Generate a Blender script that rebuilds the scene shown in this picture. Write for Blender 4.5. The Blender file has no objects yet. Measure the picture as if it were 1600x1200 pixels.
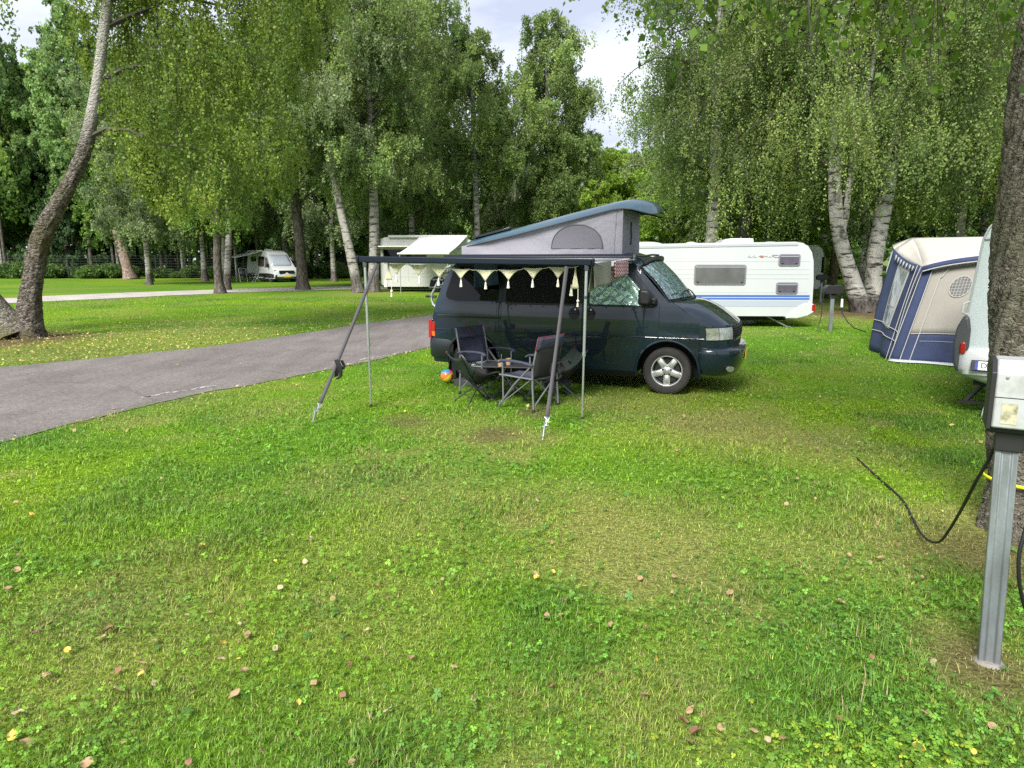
import bpy, bmesh, math, random
import numpy as np
from mathutils import Vector, Matrix

SC = bpy.context.scene
COL = SC.collection
R = math.radians

# ------------------------------------------------------------------ camera
CAM_H = 1.8
PITCH = math.atan(195 / 1080.0)
cam_data = bpy.data.cameras.new('camera')
cam_data.sensor_fit = 'HORIZONTAL'
cam_data.sensor_width = 36.0
cam_data.lens = 36.0 * 1080 / 1600
cam_data.clip_start = 0.05
cam_data.clip_end = 2000
cam = bpy.data.objects.new('camera', cam_data)
cam.location = (0, 0, CAM_H)
cam.rotation_euler = (math.pi / 2 - PITCH, 0, 0)
COL.objects.link(cam)
SC.camera = cam

# ------------------------------------------------------------------ sky and sun (overcast)
SUN_EL, SUN_AZ = 44, 205        # azimuth clockwise from +Y
world = bpy.data.worlds.new('World')
SC.world = world
world.use_nodes = True
wn, wl = world.node_tree.nodes, world.node_tree.links
wn.clear()
out = wn.new('ShaderNodeOutputWorld')
bg = wn.new('ShaderNodeBackground')
bg.inputs['Strength'].default_value = 0.1
sky = wn.new('ShaderNodeTexSky')
sky.sky_type = 'NISHITA'
sky.sun_disc = False
sky.sun_elevation = R(SUN_EL)
sky.sun_rotation = R(SUN_AZ)
tc = wn.new('ShaderNodeTexCoord')
mp = wn.new('ShaderNodeMapping')
mp.inputs['Scale'].default_value = (1.3, 1.3, 3.4)
mp.inputs['Location'].default_value = (0.35, 0.2, 0.1)
nz = wn.new('ShaderNodeTexNoise')
nz.inputs['Scale'].default_value = 2.2
nz.inputs['Detail'].default_value = 7
nz.inputs['Roughness'].default_value = 0.55
cr = wn.new('ShaderNodeValToRGB')
cr.color_ramp.elements[0].position = 0.40
cr.color_ramp.elements[0].color = (3.7, 4.0, 4.95, 1)
cr.color_ramp.elements[1].position = 0.60
cr.color_ramp.elements[1].color = (6.3, 6.55, 7.2, 1)
mx = wn.new('ShaderNodeMixRGB')
mx.inputs['Fac'].default_value = 0.9
wl.new(tc.outputs['Generated'], mp.inputs['Vector'])
wl.new(mp.outputs['Vector'], nz.inputs['Vector'])
wl.new(nz.outputs['Fac'], cr.inputs['Fac'])
wl.new(sky.outputs['Color'], mx.inputs['Color1'])
wl.new(cr.outputs['Color'], mx.inputs['Color2'])
wl.new(mx.outputs['Color'], bg.inputs['Color'])
wl.new(bg.outputs['Background'], out.inputs['Surface'])

sd = bpy.data.lights.new('sun', 'SUN')
sd.energy = 4.1
sd.angle = R(24)
sd.color = (1.0, 0.96, 0.9)
sun = bpy.data.objects.new('sun', sd)
COL.objects.link(sun)
sun.location = (-20, -20, 40)
_d = Vector((math.sin(R(SUN_AZ)) * math.cos(R(SUN_EL)), math.cos(R(SUN_AZ)) * math.cos(R(SUN_EL)), math.sin(R(SUN_EL))))
sun.rotation_euler = _d.to_track_quat('Z', 'Y').to_euler()

SC.view_settings.view_transform = 'Standard'
SC.view_settings.look = 'None'
SC.view_settings.exposure = 0.95
SC.view_settings.gamma = 1
SC.render.engine = 'CYCLES'
SC.cycles.max_bounces = 8
SC.cycles.diffuse_bounces = 4
SC.cycles.glossy_bounces = 3
SC.cycles.transmission_bounces = 5
SC.cycles.transparent_max_bounces = 8
SC.cycles.caustics_reflective = False
SC.cycles.caustics_refractive = False
SC.cycles.use_denoising = False
SC.cycles.use_adaptive_sampling = False
try:
    SC.cycles.denoiser = 'OPENIMAGEDENOISE'
    SC.cycles.denoising_input_passes = 'RGB_ALBEDO_NORMAL'
    SC.cycles.denoising_prefilter = 'ACCURATE'
except Exception:
    pass

# ------------------------------------------------------------------ mesh helpers
class MB:
    """collects shapes and links them as ONE mesh object"""
    def __init__(s):
        s.v, s.f, s.mi = [], [], []
    def add(s, verts, faces, mi=0):
        o = len(s.v)
        s.v += [tuple(map(float, p)) for p in verts]
        for f in faces:
            s.f.append([o + i for i in f])
            s.mi.append(mi)
        return s
    def box(s, c, d, rot=None, mi=0, taper=1.0):
        hx, hy, hz = d[0] / 2, d[1] / 2, d[2] / 2
        vs = []
        for z in (-hz, hz):
            k = taper if z > 0 else 1.0
            vs += [Vector((-hx * k, -hy * k, z)), Vector((hx * k, -hy * k, z)), Vector((hx * k, hy * k, z)), Vector((-hx * k, hy * k, z))]
        if rot is not None:
            M = rot if isinstance(rot, Matrix) else Matrix.Rotation(rot, 3, 'Z')
            vs = [M @ p for p in vs]
        vs = [p + Vector(c) for p in vs]
        return s.add(vs, [(3, 2, 1, 0), (4, 5, 6, 7), (0, 1, 5, 4), (1, 2, 6, 5), (2, 3, 7, 6), (3, 0, 4, 7)], mi)
    def beam(s, a, b, w, h, up=(0, 0, 1), mi=0):
        """flat bar from a to b, w across, h along 'up'"""
        a, b = Vector(a), Vector(b)
        t = (b - a).normalized()
        u = Vector(up) - t * t.dot(Vector(up))
        if u.length < 1e-4:
            u = t.orthogonal()
        u.normalize()
        n = t.cross(u)
        vs = []
        for p in (a, b):
            for i, j in ((-1, -1), (1, -1), (1, 1), (-1, 1)):
                vs.append(p + n * (i * w / 2) + u * (j * h / 2))
        return s.add(vs, [(3, 2, 1, 0), (4, 5, 6, 7), (0, 1, 5, 4), (1, 2, 6, 5), (2, 3, 7, 6), (3, 0, 4, 7)], mi)
    def tube(s, pts, r, n=8, caps=True, mi=0, jitter=None):
        pts = [Vector(p) for p in pts]
        m = len(pts)
        rs = list(r) if hasattr(r, '__len__') else [r] * m
        t0 = (pts[1] - pts[0]).normalized()
        u = t0.orthogonal().normalized()
        vs, fs = [], []
        for i, p in enumerate(pts):
            t = (pts[min(i + 1, m - 1)] - pts[max(i - 1, 0)])
            t = t.normalized() if t.length > 1e-9 else t0
            u = (u - t * u.dot(t))
            u = u.normalized() if u.length > 1e-6 else t.orthogonal().normalized()
            w = t.cross(u)
            for k in range(n):
                a = 2 * math.pi * k / n
                rr = rs[i] * (jitter(i, k) if jitter else 1.0)
                vs.append(p + (u * math.cos(a) + w * math.sin(a)) * rr)
        for i in range(m - 1):
            for k in range(n):
                k2 = (k + 1) % n
                fs.append((i * n + k, i * n + k2, (i + 1) * n + k2, (i + 1) * n + k))
        if caps:
            fs.append(tuple(range(n - 1, -1, -1)))
            fs.append(tuple((m - 1) * n + k for k in range(n)))
        return s.add(vs, fs, mi)
    def grid(s, rows, mi=0, flip=False, closed=False):
        """rows: list of equally long point lists"""
        nr, nc = len(rows), len(rows[0])
        vs = [p for r_ in rows for p in r_]
        fs = []
        for i in range(nr - 1):
            for j in range(nc if closed else nc - 1):
                j2 = (j + 1) % nc
                q = (i * nc + j, i * nc + j2, (i + 1) * nc + j2, (i + 1) * nc + j)
                fs.append(q[::-1] if flip else q)
        return s.add(vs, fs, mi)
    def prism(s, poly, fn0, fn1, mi=0):
        """2-D outline extruded between two mappings of (a, b) to a point"""
        n = len(poly)
        vs = [fn0(*p) for p in poly] + [fn1(*p) for p in poly]
        fs = [tuple(range(n - 1, -1, -1)), tuple(range(n, 2 * n))]
        for i in range(n):
            j = (i + 1) % n
            fs.append((i, j, n + j, n + i))
        return s.add(vs, fs, mi)
    def lathe(s, prof, n=24, axis='Z', c=(0, 0, 0), mi=0):
        """prof: (radius, along) pairs"""
        rows = []
        for r_, h in prof:
            row = []
            for k in range(n):
                a = 2 * math.pi * k / n
                x, y = r_ * math.cos(a), r_ * math.sin(a)
                p = {'Z': (x, y, h), 'Y': (x, h, y), 'X': (h, x, y)}[axis]
                row.append((p[0] + c[0], p[1] + c[1], p[2] + c[2]))
            rows.append(row)
        return s.grid(rows, mi, closed=True)
    def sphere(s, c, r, n=16, m=10, sq=(1, 1, 1), mi=0):
        rows = []
        for i in range(m + 1):
            t = math.pi * i / m
            rows.append([(c[0] + r * sq[0] * math.sin(t) * math.cos(2 * math.pi * k / n),
                          c[1] + r * sq[1] * math.sin(t) * math.sin(2 * math.pi * k / n),
                          c[2] + r * sq[2] * math.cos(t)) for k in range(n)])
        return s.grid(rows, mi, closed=True, flip=True)
    def build(s, name, mats, parent=None, smooth=32, bevel=0, bseg=2, fix=True, solid=0):
        me = bpy.data.meshes.new(name)
        me.from_pydata(s.v, [], s.f)
        for m in (mats if isinstance(mats, (list, tuple)) else [mats]):
            me.materials.append(m)
        if len(me.materials) > 1:
            me.polygons.foreach_set('material_index', s.mi)
        if fix:
            bm = bmesh.new()
            bm.from_mesh(me)
            bmesh.ops.remove_doubles(bm, verts=bm.verts, dist=1e-5)
            bmesh.ops.recalc_face_normals(bm, faces=bm.faces)
            bm.to_mesh(me)
            bm.free()
        if smooth:
            me.polygons.foreach_set('use_smooth', [True] * len(me.polygons))
            try:
                me.set_sharp_from_angle(angle=R(smooth))
            except Exception:
                pass
        me.update()
        o = bpy.data.objects.new(name, me)
        COL.objects.link(o)
        if parent:
            o.parent = parent
        if solid:
            md = o.modifiers.new('thickness', 'SOLIDIFY')
            md.thickness = solid
            md.offset = 0
        if bevel:
            md = o.modifiers.new('bevel', 'BEVEL')
            md.width = bevel
            md.segments = bseg
            md.limit_method = 'ANGLE'
            md.angle_limit = R(40)
        return o

def npmesh(name, V, F, mat, parent=None, col=None, smooth=False):
    """big mesh straight from numpy arrays; all faces have the same number of corners"""
    V = np.ascontiguousarray(V, dtype=np.float32)
    F = np.ascontiguousarray(F, dtype=np.int32)
    me = bpy.data.meshes.new(name)
    k = F.shape[1]
    me.vertices.add(len(V))
    me.vertices.foreach_set('co', V.ravel())
    me.loops.add(F.size)
    me.loops.foreach_set('vertex_index', F.ravel())
    me.polygons.add(len(F))
    me.polygons.foreach_set('loop_start', np.arange(0, F.size, k, dtype=np.int32))
    try:
        me.polygons.foreach_set('loop_total', np.full(len(F), k, dtype=np.int32))
    except Exception:
        pass
    if smooth:
        me.polygons.foreach_set('use_smooth', np.ones(len(F), dtype=bool))
    if col is not None:
        at = me.attributes.new('tint', 'FLOAT_COLOR', 'POINT')
        c4 = np.ones((len(V), 4), dtype=np.float32)
        c4[:, :3] = col
        at.data.foreach_set('color', c4.ravel())
    me.materials.append(mat)
    me.update(calc_edges=True)
    me.validate()
    o = bpy.data.objects.new(name, me)
    COL.objects.link(o)
    if parent:
        o.parent = parent
    return o

def tag(o, label=None, cat=None, group=None, kind=None):
    if label: o['label'] = label
    if cat: o['category'] = cat
    if group: o['group'] = group
    if kind: o['kind'] = kind
    return o

def thing(name, label, cat, loc=(0, 0, 0), rz=0.0, group=None):
    o = bpy.data.objects.new(name, None)
    o.empty_display_size = 0.2
    o.location = loc
    o.rotation_euler = (0, 0, rz)
    COL.objects.link(o)
    return tag(o, label, cat, group)

def copy_tree(o, parent=None):
    c = o.copy()
    COL.objects.link(c)
    c.parent = parent
    for ch in o.children:
        copy_tree(ch, c)
    return c

# ------------------------------------------------------------------ materials
def pm(name, color, rough=0.5, metal=0.0, coat=0.0, var=0.0, vscale=4.0, bump=0.0, bscale=30.0, spec=0.5,
       dirt=None, dscale=2.0, damt=0.5, sheen=0.0, stretch=None, trans=0.0, flake=0.0):
    m = bpy.data.materials.new(name)
    m.use_nodes = True
    nt = m.node_tree
    N, L = nt.nodes, nt.links
    b = N['Principled BSDF']
    b.inputs['Roughness'].default_value = rough
    b.inputs['Metallic'].default_value = metal
    b.inputs['Specular IOR Level'].default_value = spec
    if coat:
        b.inputs['Coat Weight'].default_value = coat
        b.inputs['Coat Roughness'].default_value = 0.03
    if sheen:
        b.inputs['Sheen Weight'].default_value = sheen
    t = N.new('ShaderNodeTexCoord')
    src = t.outputs['Object']
    if stretch:
        mp_ = N.new('ShaderNodeMapping')
        mp_.inputs['Scale'].default_value = stretch
        L.new(src, mp_.inputs['Vector'])
        src = mp_.outputs['Vector']
    last = None
    if var or dirt:
        rgb = N.new('ShaderNodeRGB')
        rgb.outputs[0].default_value = (*color, 1)
        last = rgb.outputs[0]
    if var:
        n = N.new('ShaderNodeTexNoise')
        n.inputs['Scale'].default_value = vscale
        n.inputs['Detail'].default_value = 6
        L.new(src, n.inputs['Vector'])
        hsv = N.new('ShaderNodeHueSaturation')
        mr = N.new('ShaderNodeMapRange')
        mr.inputs['From Min'].default_value = 0.25
        mr.inputs['From Max'].default_value = 0.75
        mr.inputs['To Min'].default_value = 1 - var
        mr.inputs['To Max'].default_value = 1 + var
        L.new(n.outputs['Fac'], mr.inputs['Value'])
        L.new(mr.outputs['Result'], hsv.inputs['Value'])
        L.new(last, hsv.inputs['Color'])
        last = hsv.outputs['Color']
    if dirt:
        n = N.new('ShaderNodeTexNoise')
        n.inputs['Scale'].default_value = dscale
        n.inputs['Detail'].default_value = 8
        n.inputs['Roughness'].default_value = 0.65
        L.new(src, n.inputs['Vector'])
        mr = N.new('ShaderNodeMapRange')
        mr.inputs['From Min'].default_value = 0.45
        mr.inputs['From Max'].default_value = 0.75
        mr.inputs['To Max'].default_value = damt
        L.new(n.outputs['Fac'], mr.inputs['Value'])
        mxx = N.new('ShaderNodeMixRGB')
        L.new(mr.outputs['Result'], mxx.inputs['Fac'])
        L.new(last, mxx.inputs['Color1'])
        mxx.inputs['Color2'].default_value = (*dirt, 1)
        last = mxx.outputs['Color']
    if last is not None:
        L.new(last, b.inputs['Base Color'])
    else:
        b.inputs['Base Color'].default_value = (*color, 1)
    if bump:
        n = N.new('ShaderNodeTexNoise')
        n.inputs['Scale'].default_value = bscale
        n.inputs['Detail'].default_value = 4
        L.new(src, n.inputs['Vector'])
        bp = N.new('ShaderNodeBump')
        bp.inputs['Strength'].default_value = bump
        bp.inputs['Distance'].default_value = 0.02
        L.new(n.outputs['Fac'], bp.inputs['Height'])
        L.new(bp.outputs['Normal'], b.inputs['Normal'])
    if trans:
        # thin cloth: part of the light passes through
        o_ = N['Material Output']
        tl = N.new('ShaderNodeBsdfTranslucent')
        if last is not None:
            L.new(last, tl.inputs['Color'])
        else:
            tl.inputs['Color'].default_value = (*color, 1)
        ms = N.new('ShaderNodeMixShader')
        ms.inputs['Fac'].default_value = trans
        L.new(b.outputs['BSDF'], ms.inputs[1])
        L.new(tl.outputs['BSDF'], ms.inputs[2])
        L.new(ms.outputs['Shader'], o_.inputs['Surface'])
    return m

def glass_mat(name, tint=(0.02, 0.025, 0.03), see=0.0, rough=0.02):
    """thin pane: dark reflective, or see-through by 'see'"""
    m = bpy.data.materials.new(name)
    m.use_nodes = True
    N, L = m.node_tree.nodes, m.node_tree.links
    b = N['Principled BSDF']
    b.inputs['Base Color'].default_value = (*tint, 1)
    b.inputs['Roughness'].default_value = rough
    b.inputs['Specular IOR Level'].default_value = 0.32
    if see:
        tr = N.new('ShaderNodeBsdfTransparent')
        tr.inputs['Color'].default_value = (0.85, 0.95, 0.92, 1)
        gl = N.new('ShaderNodeBsdfGlossy')
        gl.inputs['Roughness'].default_value = rough
        fr = N.new('ShaderNodeFresnel')
        fr.inputs['IOR'].default_value = 1.5
        ms = N.new('ShaderNodeMixShader')
        L.new(fr.outputs['Fac'], ms.inputs['Fac'])
        L.new(tr.outputs['BSDF'], ms.inputs[1])
        L.new(gl.outputs['BSDF'], ms.inputs[2])
        m2 = N.new('ShaderNodeMixShader')
        m2.inputs['Fac'].default_value = 1 - see
        L.new(ms.outputs['Shader'], m2.inputs[1])
        L.new(b.outputs['BSDF'], m2.inputs[2])
        L.new(m2.outputs['Shader'], N['Material Output'].inputs['Surface'])
    return m

M = {}
M['paint'] = pm('van_paint', (0.0022, 0.0135, 0.0265), 0.45, 0.0, 1.0, spec=0.25, dirt=(0.007, 0.010, 0.011), dscale=1.5, damt=0.5)
M['roof_paint'] = pm('roof_paint', (0.045, 0.105, 0.15), 0.34, 0.3, 0.8, dirt=(0.10, 0.13, 0.14), dscale=3, damt=0.35)
M['black_plastic'] = pm('black_plastic', (0.012, 0.012, 0.013), 0.5, var=0.2)
M['grey_plastic'] = pm('grey_plastic', (0.05, 0.055, 0.06), 0.45, var=0.15)
M['bumper'] = pm('bumper_plastic', (0.008, 0.013, 0.015), 0.45, coat=0.15, var=0.15)
M['rubber'] = pm('tyre_rubber', (0.02, 0.019, 0.018), 0.8, bump=0.3, bscale=60, dirt=(0.06, 0.055, 0.045), dscale=6, damt=0.5)
M['alloy'] = pm('alloy_wheel', (0.55, 0.56, 0.55), 0.38, 0.75, 0.4, var=0.1, vscale=20)
M['alu'] = pm('aluminium', (0.6, 0.61, 0.62), 0.34, 0.9, var=0.08, vscale=30)
M['grey_metal'] = pm('grey_metal', (0.3, 0.32, 0.34), 0.4, 0.6, var=0.12, vscale=20)
M['fence_wire'] = pm('dark_fence_wire', (.05, .055, .055), .6, .3)
M['galv'] = pm('galvanised_steel', (0.26, 0.29, 0.31), 0.5, 0.65, var=0.3, vscale=12, dirt=(0.14, 0.13, 0.11), dscale=9, damt=0.6, bump=0.15, bscale=60, stretch=(1, 1, 0.25))
M['glass_dark'] = glass_mat('dark_glass', (0.001, 0.0018, 0.002))
M['glass_clear'] = glass_mat('clear_glass', see=0.97)
M['seam'] = pm('seam_black', (0.004, 0.004, 0.004), 0.7)
M['red_lens'] = pm('red_lens', (0.30, 0.008, 0.01), 0.12, coat=0.6)
M['orange_lens'] = pm('orange_lens', (0.55, 0.12, 0.01), 0.12, coat=0.6)
M['canvas'] = pm('grey_canvas', (0.275, 0.27, 0.31), 0.85, var=0.06, vscale=3, bump=0.6, bscale=8, trans=0.12)
M['mesh_win'] = pm('mesh_window', (0.125, 0.122, 0.145), 0.8, bump=0.2, bscale=8)
M['awning_cloth'] = pm('awning_cloth', (0.62, 0.63, 0.64), 0.7, var=0.04, trans=0.35, bump=0.1, bscale=5)
M['navy_rail'] = pm('navy_rail', (0.004, 0.009, 0.018), 0.42, 0.0, 0.0, var=0.1, spec=0.3)
M['strap'] = pm('grey_webbing', (0.075, 0.072, 0.078), 0.85, bump=0.3, bscale=200)
M['black_cloth'] = pm('black_cloth', (0.008, 0.008, 0.009), 0.9)
M['crochet'] = None
M['navy_cloth'] = pm('navy_cloth', (0.045, 0.05, 0.085), 0.9, var=0.15, vscale=12, bump=0.4, bscale=30)
M['green_cloth'] = pm('dark_green_cloth', (0.018, 0.032, 0.026), 0.85, var=0.15, vscale=9, bump=0.3, bscale=30)
M['black_mesh'] = pm('black_mesh_cloth', (0.012, 0.012, 0.013), 0.85, bump=0.3, bscale=60, trans=0.1)
M['chair_tube'] = pm('grey_chair_tube', (0.22, 0.225, 0.235), 0.38, 0.5, var=0.1, vscale=20)
M['dark_tube'] = pm('dark_chair_tube', (0.03, 0.032, 0.034), 0.4, 0.5)
M['red_piping'] = pm('red_piping', (0.14, 0.022, 0.034), 0.8)
M['white_van'] = pm('white_bodywork', (0.48, 0.5, 0.5), 0.28, coat=0.5, dirt=(0.5, 0.52, 0.47), dscale=1.2, damt=0.3)
M['white_panel'] = pm('white_caravan_panel', (0.43, 0.455, 0.46), 0.38, coat=0.2, dirt=(0.52, 0.56, 0.50), dscale=0.8, damt=0.45, stretch=(1, 1, 0.35))
M['cream_panel'] = pm('cream_motorhome_panel', (0.45, 0.46, 0.43), 0.38, dirt=(0.45, 0.46, 0.41), dscale=0.8, damt=0.4)
M['pale_blue'] = pm('pale_blue_white_panel', (0.46, 0.515, 0.53), 0.3, coat=0.3, dirt=(0.5, 0.58, 0.54), dscale=1.5, damt=0.4)
M['win_grey'] = pm('acrylic_grey_window', (0.10, 0.105, 0.10), 0.16, coat=0.5, var=0.25, vscale=2.5)
M['win_frame'] = pm('grey_window_frame', (0.17, 0.17, 0.19), 0.5)
M['win_purple'] = pm('smoked_window', (0.085, 0.075, 0.10), 0.2, coat=0.4, var=0.15, vscale=5)
M['blue_stripe'] = pm('blue_stripe', (0.05, 0.12, 0.38), 0.4, coat=0.2)
M['grey_stripe'] = pm('grey_stripe', (0.33, 0.37, 0.43), 0.4, coat=0.2)
M['trim_grey'] = pm('grey_trim', (0.40, 0.43, 0.44), 0.45, 0.3)
M['tent_blue'] = pm('blue_tent_cloth', (0.028, 0.043, 0.105), 0.8, var=0.2, vscale=3, bump=0.4, bscale=5, trans=0.1)
M['tent_grey'] = pm('beige_tent_cloth', (0.27, 0.255, 0.225), 0.85, var=0.06, vscale=3, bump=0.3, bscale=4)
M['tent_roof'] = pm('cream_tent_roof', (0.47, 0.445, 0.39), 0.75, var=0.06, vscale=2, bump=0.25, bscale=3, trans=0.1)
M['tent_white'] = pm('white_piping', (0.38, 0.38, 0.365), 0.7)
M['tent_film'] = pm('clear_tent_film', (0.22, 0.25, 0.27), 0.12, coat=0.8, var=0.45, vscale=7, bump=0.6, bscale=9)
M['pale_sheet'] = pm('pale_mud_flap', (0.5, 0.52, 0.54), 0.6, bump=0.4, bscale=8)
M['box_front'] = pm('grey_box_metal', (0.43, 0.445, 0.45), 0.45, 0.25, dirt=(0.22, 0.21, 0.17), dscale=14, damt=0.55, var=0.06)
M['black_cable'] = pm('black_cable', (0.008, 0.008, 0.008), 0.55)
M['yellow'] = pm('yellow_tape', (0.75, 0.72, 0.02), 0.6)
M['sticker'] = pm('old_sticker', (0.42, 0.40, 0.27), 0.7, dirt=(0.08, 0.07, 0.04), dscale=26, damt=1.0)
M['concrete'] = pm('concrete', (0.2, 0.185, 0.165), 0.9, var=0.25, vscale=12, bump=0.5, bscale=30)
M['cup'] = pm('tan_cup', (0.34, 0.24, 0.15), 0.6, var=0.1)
M['table'] = pm('dark_table_cloth', (0.02, 0.021, 0.024), 0.6)
M['white_plain'] = pm('white_plain', (0.8, 0.8, 0.8), 0.4)
M['plate'] = pm('plate_white', (0.75, 0.77, 0.78), 0.35)
M['plate_blue'] = pm('plate_blue', (0.02, 0.05, 0.35), 0.4)
M['ink'] = pm('ink_black', (0.02, 0.02, 0.02), 0.5)
M['plate_yellow'] = pm('plate_yellow', (0.75, 0.5, 0.03), 0.4)
M['solar'] = pm('solar_panel', (0.006, 0.008, 0.014), 0.15, coat=0.5)
M['towel_grey'] = pm('grey_green_towel', (0.22, 0.225, 0.18), 0.95, var=0.12, vscale=40, bump=0.5, bscale=60)
M['towel_blue'] = pm('blue_towel', (0.035, 0.06, 0.12), 0.95, bump=0.5, bscale=60, var=0.15)
# ================================================================== ground, road, path, lawn
rng = np.random.default_rng(7)
def vnoise(x, y, seed=0):
    """smooth value noise 0..1"""
    xi, yi = np.floor(x).astype(np.int64), np.floor(y).astype(np.int64)
    xf, yf = x - xi, y - yi
    def h(a, b):
        v = (a * 374761393 + b * 668265263 + seed * 1442695041) & 0x7fffffff
        v = ((v ^ (v >> 13)) * 1274126177) & 0x7fffffff
        return ((v ^ (v >> 16)) & 0xffff) / 65535.0
    u, w = xf * xf * (3 - 2 * xf), yf * yf * (3 - 2 * yf)
    return (h(xi, yi) * (1 - u) + h(xi + 1, yi) * u) * (1 - w) + (h(xi, yi + 1) * (1 - u) + h(xi + 1, yi + 1) * u) * w
def fbm(x, y, seed=0, oct_=4):
    s, a, t = 0, 1, 0
    for o in range(oct_):
        s = s + a * vnoise(x * 2 ** o + 13.7 * o, y * 2 ** o - 7.1 * o, seed + o)
        t += a
        a *= .55
    return s / t
def inpoly(x, y, poly):
    r_ = np.zeros(x.shape, bool)
    n = len(poly)
    for i in range(n):
        x0, y0 = poly[i]; x1, y1 = poly[(i + 1) % n]
        if y0 == y1: continue
        c = ((y0 > y) != (y1 > y)) & (x < (x1 - x0) * (y - y0) / (y1 - y0) + x0)
        r_ ^= c
    return r_

ROAD_NEAR = [(-6.2, .5), (-5.75, 3.2), (-5.35, 5.4), (-5.1, 6.67), (-4.92, 7.4), (-4.67, 8.22), (-4.31, 9.14), (-3.75, 9.97), (-3.14, 11.15), (-2.36, 12.63), (-1.75, 14.22), (-1.1, 16.6), (-.3, 21), (.9, 30), (2.2, 45), (4, 70)]
ROAD_FAR = [(-14, .5), (-12.5, 5), (-10.6, 9), (-9.4, 10.7), (-8.66, 11.55), (-8.0, 12.22), (-7.32, 13.06), (-6.53, 14.01), (-5.76, 15.48), (-4.9, 17.6), (-4.3, 19.36), (-2.74, 22.49), (-2.1, 26), (-1.2, 33), (0.2, 47), (2, 70)]
PATH_NEAR = [(-28, 20.5), (-24, 25.2), (-20.94, 28.77), (-19.7, 30.56), (-18.29, 33.13), (-15.7, 37.3), (-13, 40.2), (-9.34, 42.39), (-5.5, 43.8), (-1, 44.2)]
PATH_FAR = [(-32, 21.5), (-27, 28.2), (-23.69, 32.58), (-22.86, 35.0), (-21.11, 38.0), (-17.71, 42.0), (-14.5, 45.2), (-10.45, 47.1), (-6, 48.2), (-1, 48.0)]
def densify(p, n):
    p = np.array(p, float)
    d = np.r_[0, np.cumsum(np.hypot(*np.diff(p, axis=0).T))]
    t = np.linspace(0, d[-1], n)
    return np.c_[np.interp(t, d, p[:, 0]), np.interp(t, d, p[:, 1])]
def strip(name, a, b, mat_, z, n=420, m=12, wob=.06):
    A, B = densify(a, n), densify(b, n)
    k = np.arange(n)
    for f_, g_ in ((.12, 2.6), (.8, 1.6)):
        A = A + np.c_[(fbm(k * f_, k * 0, 5) - .5), (fbm(k * f_, k * 0 + 9, 6) - .5)] * wob * g_
        B = B + np.c_[(fbm(k * f_, k * 0, 15) - .5), (fbm(k * f_, k * 0 + 9, 16) - .5)] * wob * g_
    rows = []
    for i in range(n):
        rows.append([(*(A[i] + (B[i] - A[i]) * j / m), z) for j in range(m + 1)])
    o = MB().grid(rows, flip=True).build(name, mat_, smooth=60)
    return tag(o, kind='structure'), np.vstack([A, B[::-1]])

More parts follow.
